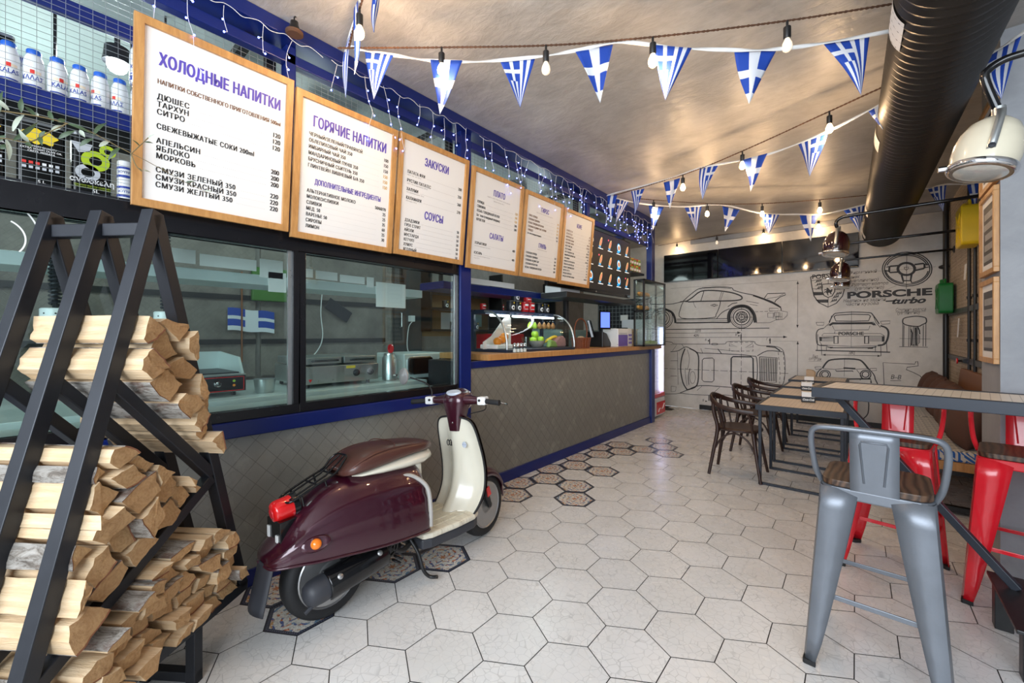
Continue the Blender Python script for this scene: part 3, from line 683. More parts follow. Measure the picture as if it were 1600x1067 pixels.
def loft(sts, nseg=22, p=.75, q=.8, ribs=()):
    rows = []
    for y, zb, zt, w in sts:
        r = []
        for k in range(nseg + 1):
            a = PI * k / nseg; c = math.cos(a); s_ = math.sin(a)
            zf = abs(s_) ** q; x = w * math.copysign(abs(c) ** p, c)
            for rz, ra, rw in ribs: x += math.copysign(ra * math.exp(-((zf - rz) / rw) ** 2), x) * min(1, abs(x) / .06)
            r.append((x, y, zb + (zt - zb) * zf))
        rows.append(r)
    return rows
st = [(-.285, .358, .372, .03), (-.275, .352, .40, .075), (-.24, .352, .445, .112), (-.18, .35, .515, .14), (-.10, .34, .583, .163), (0, .332, .635, .186), (.12, .318, .662, .202), (.25, .303, .668, .21), (.38, .292, .665, .21), (.46, .286, .655, .205), (.495, .284, .64, .195), (.50, .284, .63, .18)]
sp = spline([Vector((a, b_, c)) for a, b_, c, d in st], 3); spw = spline([Vector((d, 0, 0)) for a, b_, c, d in st], 3)
sts = [(u.x, u.y, u.z, v.x) for u, v in zip(sp, spw)]
b = B().grid(loft(sts, 30, ribs=((.16, .006, .04), (.45, .012, .05), (.66, .012, .05))))
r = loft([sts[-1]], 30)[0]; n0 = len(b.v); b.v += [Vector(p) for p in r]; b.f.append(tuple(range(n0, len(b.v)))); b.mi.append(0)
b.obj('rear_body', 'maroon', sct, smooth=60)
e = [(s * (v[3] + .003), v[0], v[1]) for s, vv in ((1, sts), (-1, sts[::-1])) for v in vv]
B().tube(e, .006, 8).obj('body_edge', 'maroon', sct, smooth=80)
b = B()
for s in (1, -1): b.tube(spline([(s * .196, .505, .30), (s * .205, .50, .42), (s * .19, .49, .52), (s * .15, .43, .585), (s * .13, .36, .60)], 5), .012, 8, flat=1.0)
b.obj('body_trim', pm('grey_trim', (.42, .40, .37), .4), sct, smooth=80)
# seat and the cream panel under it
rows = []
for y, zb, zt, w in ((.10, .655, .668, .10), (.14, .645, .675, .135), (.25, .632, .69, .152), (.40, .622, .70, .155), (.52, .62, .705, .145), (.60, .63, .70, .10), (.625, .645, .69, .05)):
    rows.append([(w * math.copysign(abs(math.cos(a)) ** .7, math.cos(a)), y, (zb + zt) / 2 + (zt - zb) / 2 * math.sin(a)) for a in [2 * PI * k / 28 for k in range(28)]])
B().grid(rows, close=True).obj('seat_base', 'cream', sct, smooth=60)
B().box(-.10, .10, .485, .535, .29, .64).obj('seat_post', 'cream', sct, bevel=.02)
rows = []; lo = []
for y, zb, zt, w in ((.055, .672, .69, .05), (.065, .662, .70, .10), (.09, .662, .722, .135), (.13, .662, .745, .15), (.20, .665, .768, .155), (.28, .672, .778, .152), (.36, .682, .776, .147), (.45, .69, .768, .14), (.54, .692, .757, .125), (.60, .692, .744, .098), (.632, .698, .73, .06), (.642, .706, .72, .02)):
    rr_ = []
    for k in range(36):
        a = 2 * PI * k / 36; c = math.cos(a); s_ = math.sin(a)
        rr_.append((w * math.copysign(abs(c) ** .6, c), y, (zb + zt) / 2 + (zt - zb) / 2 * math.copysign(abs(s_) ** .62, s_)))
    rows.append(rr_); lo.append((w, y, zb, zt))
seat = B().grid(rows, close=True).obj('seat', 'vinyl', sct, smooth=70)
p = B()
for s in (1, -1): p.tube(spline([(s * (w * .93), y, zt - .014) for w, y, zb, zt in lo[1:-1]], 3), .003, 5)
p.tube(spline([(-.142, .30, .712), (-.12, .34, .776), (0, .37, .7785), (.12, .34, .776), (.149, .30, .712)], 5), .0028, 5)
p.obj('piping', 'vinyl', seat)
p = B(); text(p, 'SUZUKI', basis((.006, .0595, .688), (1, 0, 0), (0, .3, .95), (0, -.95, .3)), .02, 0, 'CENTER', .02); p.obj('seat_lettering', 'grey_print', seat)
# luggage rack
b = B()
for s in (1, -1):
    b.tube(spline([(s * .03, -.19, .605), (s * .062, -.17, .612), (s * .07, -.05, .66), (s * .07, .03, .69), (s * .068, .075, .735), (s * .05, .10, .755), (0, .105, .757)], 5), .0055, 8)
    b.tube([(s * .03, -.18, .607), (s * .03, 0, .68), (s * .028, .07, .73), (0.02 * s, .10, .752)], .0045, 8); b.rod((s * .06, -.02, .672), (s * .06, -.01, .635), .005, 8); b.rod((s * .06, -.13, .628), (s * .06, -.12, .575), .005, 8)
for y, z in ((-.17, .611), (-.06, .656), (.02, .687)): b.rod((-.068, y, z), (.068, y, z), .0045, 8)
b.rod((-.03, -.19, .605), (.03, -.19, .605), .0055, 8)
b.obj('luggage_rack', 'black_gloss', sct, smooth=60)
# tail light, plate holder, mudflap, indicators
T = Matrix.Translation((0, -.15, .575)) @ Matrix.Rotation(math.radians(98), 4, 'X')
tl = B().lathe([(.052, 0), (.052, .03), (.052, .06), (.050, .075), (.045, .084), (.036, .089), (0, .091)], 32, T).obj('tail_light', 'red_lens', sct, smooth=35)
B().lathe([(.022, .09), (.02, .093), (0, .094)], 20, T).obj('reflector', 'red', tl, smooth=30)
b = B().lathe([(.056, -.02), (.056, .004), (.05, .006)], 32, T); b.prism([(-.05, .40), (.05, .40), (.045, .56), (-.045, .56)], -.19, -.165, basis((0, 0, 0), (1, 0, 0), (0, .35, 1), (0, 1, 0)))
b.obj('tail_bracket', 'black_gloss', tl)
B().prism([(-.075, -.232), (.075, -.232), (.06, -.15), (-.06, -.15)], .43, .535).obj('plate_holder', 'black_gloss', tl, bevel=.004)
for q in ((.035, .055, -.238, -.2325, .445, .475), (-.06, -.04, -.238, -.2325, .45, .50)): B().box(*q).obj('plate_tag', 'white', tl)
mf = B().grid([[(-.085 + .17 * j / 6 * 1, -.262 - .05 * i / 8 - .02 * math.sin(PI * j / 6), .365 - .20 * i / 8) for j in range(7)] for i in range(9)])
mf.obj('mudflap', 'grey_plastic', sct, smooth=60, solid=.005)
for s in (1, -1):
    T = Matrix.Translation((s * .163, -.115, .425)) @ Matrix.Rotation(s * math.radians(72), 4, 'Y') @ Matrix.Rotation(math.radians(20) * 0, 4, 'X') @ Matrix.Rotation(s * .35, 4, 'X')
    i_ = B().lathe([(.034, -.012), (.036, .004), (.031, .010), (.024, .008)], 28, T, sy=1.75, sx=.95).obj('indicator_bezel', 'maroon', sct, smooth=50)
    B().lathe([(.023, -.0), (.023, .022), (.019, .032), (.010, .037), (0, .038)], 24, T).obj('indicator', 'amber', i_, smooth=40)
# engine, exhaust, stand
eng = B().box(-.07, .06, .05, .40, .17, .30).lathe([(0, -.05), (.06, -.05), (.075, -.02), (.075, .03), (.06, .05), (0, .05)], 24, rotT((.07, .24, .23), 0, PI / 2)).obj('engine', 'black', sct, bevel=.01)
b = B()
for rr_ in (.058, .04, .02): b.lathe([(rr_, .05), (rr_, .058), (rr_ - .008, .058), (rr_ - .008, .05)], 24, rotT((.075, .275, .255), 0, PI / 2))
for k in range(8): a = k * PI / 4; b.bar((.13, .275, .255), (.13, .275 + .055 * math.cos(a), .255 + .055 * math.sin(a)), .006, .006)
b.obj('fan_cover', 'black_gloss', eng, smooth=40)
T = basis((.125, -.16, .19), (1, 0, 0), (0, -.12, .99), (0, .99, .12))
ex = B().lathe([(0, 0), (.022, .002), (.045, .012), (.057, .035), (.060, .07), (.060, .36), (.054, .40), (.035, .43), (.018, .45)], 28, T).obj('exhaust', 'grey_plastic', sct, smooth=40)
B().lathe([(.064, .10), (.067, .11), (.067, .40), (.062, .41)], 20, T, a0=-1.0, a1=1.9).obj('heat_shield', 'black_gloss', ex, smooth=40, solid=.004)
b = B()
for z in (.15, .36): b.lathe([(.014, 0), (.013, .006), (.007, .010), (0, .010)], 14, T @ Matrix.Translation((.056, .036, z)) @ Matrix.Rotation(PI / 2, 4, 'Y') @ Matrix.Rotation(-.55, 4, 'X'))
b.obj('bolt', 'alloy', ex, smooth=40)
B().tube([T @ Vector((0.02, -.04, .03)), T @ Vector((0.02, -.055, -.01))], .009, 10).obj('tail_pipe', 'grey_plastic', ex)
B().tube(spline([(.115, .27, .25), (.12, .36, .2), (.09, .43, .20)], 5), .014, 10).obj('exhaust_pipe', 'black', ex, smooth=60)
B().tube(spline([(.09, .44, .22), (.13, .46, .15), (.16, .47, .06), (.175, .50, .018), (.215, .52, .02)], 5), .010, 8).obj('kickstarter', 'black', sct, smooth=60)
B().tube(spline([(-.10, .50, .22), (-.15, .50, .10), (-.215, .47, .012), (-.26, .46, .018)], 5), .010, 8).obj('side_stand', 'black', sct, smooth=60)
b = B()
for k in range(6): b.lathe([(.026, k * .02), (.03, k * .02 + .008), (.026, k * .02 + .012)], 14, basis((.06, .36, .12), (1, 0, 0), (0, .8, -.6), (0, .6, .8)))
b.obj('spring', 'black', eng, smooth=50)
# footboard, legshield, steering
fb = B(); pts = [(-.165, .47), (.165, .47), (.19, .52), (.205, .70), (.20, .84), (.17, .90), (-.17, .90), (-.20, .84), (-.205, .70), (-.19, .52)]
fb.prism(pts, .222, .255); fbo = fb.obj('footboard', 'cream_worn', sct, bevel=.012)
b = B()
for x in (-.12, -.06, .06, .12): b.bar((x, .52, .257), (x * 1.05, .84, .257), .012, .006)
b.obj('foot_rib', 'cream_worn', fbo, bevel=.002)
B().prism([(x * .93, y) for x, y in pts], .165, .221).obj('floor_skirt', 'grey_plastic', sct, bevel=.01)
prof = [(.245, .855, .185, .10), (.30, .905, .195, .105), (.38, .945, .203, .10), (.48, .955, .207, .085), (.58, .945, .205, .07), (.68, .925, .196, .055), (.75, .910, .185, .04), (.80, .900, .165, .025), (.825, .895, .13, .015), (.835, .893, .07, .008)]
P4 = spline([Vector((a, b_, c)) for a, b_, c, d in prof], 3); P5 = spline([Vector((d, 0, 0)) for a, b_, c, d in prof], 3)
rows = []; edge = []
for u, v in zip(P4, P5):
    z, y, w, bl = u.x, u.y, u.z, v.x; row = []
    for k in range(25):
        f = -1 + 2 * k / 24; c = math.exp(-(f / .42) ** 2)
        row.append((w * f, y - bl * c + .018 * (abs(f) ** 6) * -1, z))
    rows.append(row); edge.append((w, y - .018, z))
ls = B().grid(rows).obj('leg_shield', 'cream', sct, smooth=70, solid=.008)
e = [(x, y, z) for x, y, z in edge] + [(-x, y, z) for x, y, z in edge[::-1]]
B().tube(e, .0065, 8).obj('shield_edging', 'rubber', ls, smooth=80)
b = B()
for k, (x, z) in enumerate(((-.062, .662), (-.038, .664))): b.tube([(x + .011 * math.cos(t), .872, z + .018 * math.sin(t)) for t in [2 * PI * i / 14 for i in range(14)]], .003, 5, closed=True)
b.box(-.03, -.022, .868, .874, .645, .672).obj('lock_emblem', 'black', ls)
b = B().lathe([(.0, 0), (.02, 0), (.02, .003), (0, .004)], 20, basis((.085, .883, .66), (1, 0, 0), (0, 0, 1), (0, -1, 0))); b.obj('sticker', 'meter', ls)
b = B()
for x in (-.01, .01): b.lathe([(.0, .0045), (.003, .0045), (0, .005)], 8, basis((.085 + x, .883, .662), (1, 0, 0), (0, 0, 1), (0, -1, 0)))
b.obj('sticker_print', 'print_blue', ls)
rows = [[(w * .96 * f, y + .012 + .10 * (1 - abs(f) ** 1.6) * (.6 + .4 * math.sin(PI * min(1, max(0, (z - .2) / .65)))), z) for f in [-1 + 2 * k / 16 for k in range(17)]] for z, y, w in [(u.x, u.y, u.z) for u in P4]]
B().grid(rows).obj('front_cover', 'maroon', sct, smooth=70)
SA = math.radians(15); ST = Matrix.Translation((0, .905, 0)) @ Matrix.Rotation(SA, 4, 'Z')
stg = B()
rows = []
for z, w, d, y in ((.745, .045, .05, .0), (.78, .05, .055, 0), (.84, .06, .06, .0), (.885, .074, .065, .0), (.925, .085, .075, .008), (.955, .088, .08, .012), (.985, .08, .07, .02), (.998, .055, .05, .02), (1.0, .01, .01, .02)):
    rows.append([ST @ Vector((w * math.copysign(abs(math.cos(a)) ** .55, math.cos(a)), y + d * math.copysign(abs(math.sin(a)) ** .7, math.sin(a)), z)) for a in [2 * PI * k / 28 for k in range(28)]])
stg.grid(rows, close=True)
rows = []
for x, h, d in ((-.20, .012, .014), (-.197, .022, .024), (-.15, .025, .028), (-.09, .034, .042), (0, .04, .05), (.09, .034, .042), (.15, .025, .028), (.197, .022, .024), (.20, .012, .014)):
    rows.append([ST @ Vector((x, d * math.cos(a), .948 - .12 * abs(x) * .3 + h * math.sin(a))) for a in [2 * PI * k / 18 for k in range(18)]])
stg.grid(rows, close=True)
hs = stg.obj('steering_head', 'maroon', sct, smooth=60)
B().lathe([(.0, .006), (.05, .006), (.056, 0), (.056, -.01)], 28, ST @ basis((0, -.03, .997), (1, 0, 0), (0, .93, .36), (0, -.36, .93)), sy=.55).obj('speedometer', 'meter', hs, smooth=40)
B().lathe([(.07, .05), (.075, .075), (.07, .1), (.062, .105), (.03, .125), (0, .13)], 26, ST @ basis((0, 0, .935), (1, 0, 0), (0, 0, 1), (0, 1, 0))).obj('headlight', 'chrome', hs, smooth=40)
B().ball(ST @ Vector((0, .055, .94)), .078, 20).obj('headlight_shell', 'maroon', hs, smooth=60)
B().lathe([(.006, 0), (.005, .003), (0, .004)], 10, ST @ basis((0, -.055, .80), (1, 0, 0), (0, 0, 1), (0, -1, 0))).obj('screw', 'chrome', hs)
for s in (1, -1):
    h = B().rod(ST @ Vector((s * .225, -.012, .938)), ST @ Vector((s * .335, -.035, .932)), .0165, 14)
    h.lathe([(.0185, 0), (.0185, .008)], 14, ST @ basis((s * .332, -.0345, .932), (0, 0, 1), (0, 1, 0), (s, 0, 0)))
    h.obj('hand_grip', 'rubber', hs, smooth=50)
    sw = B().box(-.03, .03, -.028, .028, -.026, .026, T=ST @ Matrix.Translation((s * .205, -.005, .940))).obj('switch_housing', 'white_plastic', hs, bevel=.008)
    B().rod(ST @ Vector((s * .195, -.032, .945)), ST @ Vector((s * .195, -.04, .945)), .008, 10).obj('switch_button', 'black', sw)
    B().tube([ST @ Vector(v) for v in spline([(s * .21, .02, .935), (s * .25, .045, .93), (s * .31, .03, .922), (s * .365, .02, .917)], 4)], [.006] * 10 + [.004, .004, .006], 8).obj('brake_lever', 'chrome', hs, smooth=60)
mi = B().tube([ST @ Vector(v) for v in spline([(-.20, .0, .955), (-.20, 0, 1.01), (-.225, -.03, 1.06), (-.30, -.10, 1.105)], 5)], .005, 8).obj('mirror_stem', 'black', hs, smooth=60)
d_ = (Vector((-.10, -.9, .05))).normalized(); xx = d_.cross(Vector((0, 0, 1))).normalized(); yy = xx.cross(d_)
B().lathe([(.055, .0), (.057, .004), (.055, .012), (.03, .022), (0, .025)], 28, basis(ST @ Vector((-.33, -.12, 1.115)), xx, yy, d_)).obj('rear_mirror', 'mirror', mi, smooth=45)
B().tube([ST @ Vector(v) for v in spline([(.2, .03, .93), (.17, .08, .87), (.06, .08, .84), (.02, .06, .80)], 5)], .0035, 6).obj('brake_cable', 'black', hs, smooth=60)
# front fender, fork
FT = Matrix.Translation((0, 1.10, .205)) @ Matrix.Rotation(math.radians(10), 4, 'Z')
rows = []
for k in range(17):
    a = math.radians(-5 + 150 * k / 16); wv = .062 * (1 if 2 < k < 14 else .8)
    rows.append([FT @ Vector((wv * math.sin(t), (.238 - .04 * (1 - math.cos(t))) * math.cos(a), (.238 - .05 * (1 - math.cos(t))) * math.sin(a) + .01)) for t in [math.radians(-100 + 200 * j / 10) for j in range(11)]])
B().grid(rows).obj('front_fender', 'maroon', sct, smooth=70, solid=.005)
fk = B()
for s in (1, -1): fk.tube([FT @ Vector((s * .062, .0, .0)), FT @ Vector((s * .064, -.05, .13)), FT @ Vector((s * .04, -.11, .28))], [.018, .022, .02], 10)
fk.lathe([(0, 0), (.02, 0), (.02, .012), (0, .014)], 14, FT @ rotT((.06, 0, 0), 0, PI / 2)); fko = fk.obj('front_fork', 'black', sct, smooth=50)
B().prism([(-.02, -.03), (.02, -.03), (.014, .03), (-.014, .03)], 0, .006, FT @ basis((.086, -.04, .105), (0, 1, .3), (0, -.3, 1), (1, 0, 0))).obj('side_reflector', 'red_lens', fko)
# ------------------------------------------------------------------ firewood rack: three A-frames in a row (local: x along the logs, y in depth)
RZ = YAW - math.atan(.0782)
rk = thing('firewood_rack', 'black steel A-frame firewood rack of three frames filled with split birch', 'rack', _r * -1.39, RZ)
AP, FF, BF = (1.483, 1.804), (1.056, .232), (1.911, .232)
FX = (0, -.1965, -.393)
def leg(u, t): return (u[0] + (AP[0] - u[0]) * t, u[1] + (AP[1] - u[1]) * t)
for i, x in enumerate(FX):
    B().bar((x, *FF), (x, *AP), .045, .045, up=(1, 0, 0), ext=.01).obj('front_leg', 'dark_steel', rk, bevel=.003)
    B().bar((x, *BF), (x, *AP), .0448, .045, up=(1, 0, 0), ext=.0).obj('back_leg', 'dark_steel', rk, bevel=.003)
    B().bar((x, FF[0] - .02, .232), (x, BF[0] + .02, .232), .045, .045, up=(0, 0, 1)).obj('base_rail', 'dark_steel', rk, bevel=.003)
    B().bar((x, 1.338, 1.222), (x, 1.735, .80), .04, .04, up=(1, 0, 0)).obj('brace', 'dark_steel', rk, bevel=.003)
    B().bar((x, 1.735, .785), (x, 1.11, .405), .04, .04, up=(1, 0, 0)).obj('brace', 'dark_steel', rk, bevel=.003)
    for y in (1.26, 1.66):
        B().box(x - .02, x + .02, y - .02, y + .02, .0, .21).obj('foot', 'dark_steel', rk, bevel=.003)
for a, b_ in ((FX[0], FX[1]), (FX[1], FX[2])):
    B().bar((a - .024, AP[0], AP[1] - .055), (b_ + .024, AP[0], AP[1] - .055), .04, .045).obj('top_bar', 'dark_steel', rk, bevel=.003)
for y in (1.26, 1.66): B().box(FX[2] - .02, .02, y - .019, y + .019, .012, .05).obj('floor_bar', 'dark_steel', rk, bevel=.003)
for y, z in ((1.09, .232), (1.88, .232)): B().box(FX[2], 0, y - .02, y + .02, z - .02, z + .02).obj('cross_bar', 'dark_steel', rk, bevel=.003)

def m_logwood(name, a, b_, dk):
    t = NT(name); o = t.co(); x = t.scale(o, (1.5, 22, 22)); r = t.n('ShaderNodeObjectInfo').outputs['Random']
    n = t.noise(x, 2.2, 6, .7, .6); n2 = t.noise(t.scale(o, (3, 9, 9)), 3, 5, .6, 1)
    c = t.mix(t.ramp(n, (.32, 0), (.7, 1)), a, b_)
    c = t.mix(t.ramp(n2, (.60, 0), (.75, .6)), c, dk)
    c = t.mix(t.M('MULTIPLY', r, .28), c, (.42, .25, .12))
    t.P(col=c, rough=.75); t.bump(t.M('ADD', n, t.M('MULTIPLY', n2, .6)), .6, .012); return t.m
def m_logend():
    t = NT('log_end_grain'); o = t.co(); r = t.n('ShaderNodeObjectInfo').outputs['Random']
    rg = t.n('ShaderNodeTexWave', {'Vector': t.scale(o, (.4, 1, 1)), 'Scale': 26, 'Distortion': 5.0, 'Detail': 3}, wave_type='RINGS', rings_direction='X').outputs[1]
    n = t.noise(t.scale(o, (8, 30, 30)), 2.5, 6, .75)
    c = t.mix(t.ramp(n, (.3, 0), (.72, 1)), (.36, .19, .075), (.60, .375, .175))
    c = t.mix(t.M('MULTIPLY', rg, .22), c, (.70, .47, .25))
    c = t.mix(t.M('MULTIPLY', r, .3), c, (.40, .22, .10))
    t.P(col=c, rough=.85); t.bump(n, .8, .008); return t.m
def m_bark():
    t = NT('birch_bark'); o = t.co(); r = t.n('ShaderNodeObjectInfo').outputs['Random']
    n = t.noise(t.scale(o, (10, 30, 30)), 1.6, 8, .75, .8); n2 = t.noise(t.scale(o, (5, 8, 8)), 1.4, 5, .6)
    c = t.ramp(n, (.30, (.045, .037, .03)), (.42, (.24, .205, .17)), (.52, (.52, .48, .43)), (.72, (.70, .66, .61)))
    c = t.mix(t.ramp(n2, (.54, 0), (.64, .85)), c, (.17, .07, .04))
    c = t.mix(t.M('MULTIPLY', r, .35), c, (.20, .16, .13))
    t.P(col=c, rough=.85); t.bump(n, 1.0, .015); return t.m
MT['log_side'] = m_logwood('birch_split_wood', (.62, .43, .24), (.82, .65, .44), (.42, .26, .13)); MT['log_end'] = m_logend(); MT['bark'] = m_bark()
MT['bark_in'] = pm('inner_bark', (.20, .075, .035), .8, var=.35, sc=50)
def clip(poly, hp):
    for (a, b_, c) in hp:                   # keep a*y + b*z <= c
        out = []
        for i, p in enumerate(poly):
            q = poly[(i + 1) % len(poly)]; fp = a * p[0] + b_ * p[1] - c; fq = a * q[0] + b_ * q[1] - c
            if fp <= 0: out.append(p)
            if fp * fq < 0: t = fp / (fp - fq); out.append((p[0] + t * (q[0] - p[0]), p[1] + t * (q[1] - p[1])))
        poly = out
        if len(poly) < 3: return []
    return poly
def halfplanes(poly):                        # convex, counter clockwise
    out = []
    for i, p in enumerate(poly):
        q = poly[(i + 1) % len(poly)]; n = (q[1] - p[1], -(q[0] - p[0])); L_ = math.hypot(*n); n = (n[0] / L_, n[1] / L_)
        out.append((n[0], n[1], n[0] * p[0] + n[1] * p[1]))
    return out
def area(p): return abs(sum(p[i][0] * p[(i + 1) % len(p)][1] - p[(i + 1) % len(p)][0] * p[i][1] for i in range(len(p)))) / 2
ORD = ['bottom', 'second', 'third', 'fourth', 'fifth', 'sixth', 'seventh', 'eighth', 'ninth', 'tenth', 'eleventh', 'twelfth']
def log(poly, x0, x1, lab, rng, barky):
    n = len(poly); cy = sum(p[0] for p in poly) / n; cz = sum(p[1] for p in poly) / n
    o2 = []; src = []
    # longest outward side may carry bark and is bulged like the outside of the trunk
    el = [math.hypot(poly[(i + 1) % n][0] - poly[i][0], poly[(i + 1) % n][1] - poly[i][1]) for i in range(n)]
    be = max(range(n), key=lambda i: el[i] * (1 + .5 * rng.random()))
    for i in range(n):
        p, q = poly[i], poly[(i + 1) % n]; k = max(1, min(5, int(el[i] / .016)))
        nx, nz = (q[1] - p[1]) / max(el[i], 1e-6), -(q[0] - p[0]) / max(el[i], 1e-6)
        for j in range(k):
            t = j / k; bul = (.004 * math.sin(PI * t) if (i == be and barky) else (rng.uniform(-.0045, .001) if j else 0))
            o2.append((p[0] + (q[0] - p[0]) * t + nx * bul - cy, p[1] + (q[1] - p[1]) * t + nz * bul - cz)); src.append(i)
    N = len(o2); S = 9; rows = []; L_ = x1 - x0
    tilt0, tilt1 = rng.uniform(-.25, .25), rng.uniform(-.3, .3); ph = rng.uniform(0, 6)
    for s in range(S):
        f = s / (S - 1); sc_ = 1 - .05 * rng.random() - .03 * math.sin(3 * f + ph) ** 2
        row = []
        for k, (y, z) in enumerate(o2):
            x = x0 + L_ * f + ((tilt0 * z + rng.uniform(-.003, .003)) if s == 0 else 0) + ((tilt1 * z + rng.uniform(-.004, .004) + .15 * tilt0 * y) if s == S - 1 else 0)
            row.append((x, y * (sc_ + .012 * math.sin(5 * f + k)), z * (sc_ + .012 * math.sin(4 * f + 2 * k))))
        rows.append(row)
    b = B(); b.grid(rows, 0, close=True)
    for row, rev in ((rows[0], 1), (rows[-1], 0)):
        o0 = len(b.v); c = (sum(p[0] for p in row) / N, 0, 0); b.v += [Vector(p) for p in row] + [Vector(c)]
        for k in range(N): b.f.append((o0 + k, o0 + (k + 1) % N, o0 + N)); b.mi.append(1)
    o = b.obj('split_log', ['log_side', 'log_end'], smooth=32)
    o.matrix_world = rk_M @ Matrix.Translation((0, cy, cz))
    if barky:
        idx = [k for k in range(N) if src[k] == be]; idx.append((idx[-1] + 1) % N); th = .0045
        p, q = poly[be], poly[(be + 1) % n]; nx, nz = (q[1] - p[1]) / el[be], -(q[0] - p[0]) / el[be]
        br = []
        for s, row in enumerate(rows):
            r_ = []
            for e_, k in enumerate(idx):
                x, y, z = row[k]; u = th * (.6 + .5 * rng.random()); r_.append((x - (.002 if s == 0 else -.002 if s == S - 1 else 0), y + nx * u, z + nz * u))
            br.append([(row[idx[0]][0], row[idx[0]][1] - nx * .001, row[idx[0]][2] - nz * .001)] + r_ + [(row[idx[-1]][0], row[idx[-1]][1] - nx * .001, row[idx[-1]][2] - nz * .001)])
        bb = B(); bb.grid(br)
        for row in (0, -1):
            inner = [rows[row][k] for k in idx]; bb.grid([br[row][1:-1], inner], 1)
        bb.obj('bark', ['bark', 'bark_in'], o, smooth=50)
    return tag(o, lab, 'log', 'split logs in the firewood rack')
rk_M = Matrix.Translation(_r * -1.39) @ Matrix.Rotation(RZ, 4, 'Z')
def pile(name, region, ang, cell, right, seed, ends):
    rng = random.Random(seed); hp = halfplanes(region); ca, sa = math.cos(ang), math.sin(ang)
    rot = lambda p: (ca * p[0] + sa * p[1], -sa * p[0] + ca * p[1]); inv = lambda p: (ca * p[0] - sa * p[1], sa * p[0] + ca * p[1])
    R_ = [rot(p) for p in region]; y0, y1 = min(p[0] for p in R_), max(p[0] for p in R_); z0, z1 = min(p[1] for p in R_), max(p[1] for p in R_)
    z = z0; row = 0
    nrows = max(1, round((z1 - z0) / cell[1])); dz = (z1 - z0) / nrows
    nodes = {}
    while row < nrows:
        zt = z0 + dz * (row + 1); y = y0 - rng.uniform(0, cell[0]); cut = []
        while y < y1 + cell[0]: cut.append(y); y += cell[0] * rng.uniform(.72, 1.35)
        col = 0
        sl = [rng.uniform(-.018, .018) for _ in cut]
        for k in range(len(cut) - 1):
            zb_ = [z0 + dz * row + (0 if row == 0 else .010 * math.sin(31 * c_ + 7 * row)) for c_ in (cut[k] - sl[k], cut[k + 1] - sl[k + 1])]
            zt_ = [z0 + dz * (row + 1) + .010 * math.sin(31 * c_ + 7 * (row + 1)) for c_ in (cut[k] + sl[k], cut[k + 1] + sl[k + 1])]
            poly = [(cut[k] - sl[k], zb_[0]), (cut[k + 1] - sl[k + 1], zb_[1]), (cut[k + 1] + sl[k + 1], zt_[1]), (cut[k] + sl[k], zt_[0])]
            if rng.random() < .45:                                           # knock off a corner
                c_ = rng.randrange(4); p, a_, d_ = poly[c_], poly[c_ - 1], poly[(c_ + 1) % 4]; f = rng.uniform(.3, .55)
                poly[c_:c_ + 1] = [(p[0] + (a_[0] - p[0]) * f, p[1] + (a_[1] - p[1]) * f), (p[0] + (d_[0] - p[0]) * f * .8, p[1] + (d_[1] - p[1]) * f * .8)]
            poly = clip([inv(p) for p in poly], hp)
            if len(poly) < 3 or area(poly) < .0006: continue
            q = [p for i, p in enumerate(poly) if math.hypot(p[0] - poly[i - 1][0], p[1] - poly[i - 1][1]) > .008]
            if len(q) < 3: continue
            g = .005; cy = sum(p[0] for p in q) / len(q); cz = sum(p[1] for p in q) / len(q)
            q2 = clip(q, [(a, b_, c - g) for a, b_, c in halfplanes(q)])
            if len(q2) < 3 or area(q2) < .0004: continue
            q2 = [p for i, p in enumerate(q2) if math.hypot(p[0] - q2[i - 1][0], p[1] - q2[i - 1][1]) > .006]
            if len(q2) < 3: continue
            col += 1; barky = rng.random() < .5
            xr = right + rng.uniform(-.045, .03); xl = xr - ends - rng.uniform(-.03, .05)
            yield q2, xl, xr, row, col, barky, rng
        row += 1
SEC = [('upper', [(1.352, 1.262), (1.722, .872), (1.715, .91), (1.578, 1.42), (1.412, 1.455)], -math.atan2(.422, .397), (.095, .082), .075, 3, .43),
       ('middle', [(1.135, .455), (1.665, .775), (1.60, .825), (1.33, 1.03), (1.290, 1.03)], math.atan2(.38, .625), (.092, .076), .06, 5, .45),
       ('lower', [(1.10, .258), (1.872, .258), (1.795, .545), (1.70, .60), (1.44, .57), (1.145, .39)], .0, (.080, .060), .075, 11, .46)]
for nm, reg, ang, cell, right, seed, ends in SEC:
    for q2, xl, xr, row, col, barky, rng in pile(nm, reg, ang, cell, right, seed, ends):
        lab = 'split birch log%s, %s bay, %s row, %s from the rack front' % (' with bark' if barky else '', nm, ORD[row] + (' up' if row else ''), ['first', 'second', 'third', 'fourth', 'fifth', 'sixth', 'seventh', 'eighth', 'ninth', 'tenth', 'eleventh', 'twelfth'][col - 1])
        log(q2, xl, xr, lab, rng, barky)
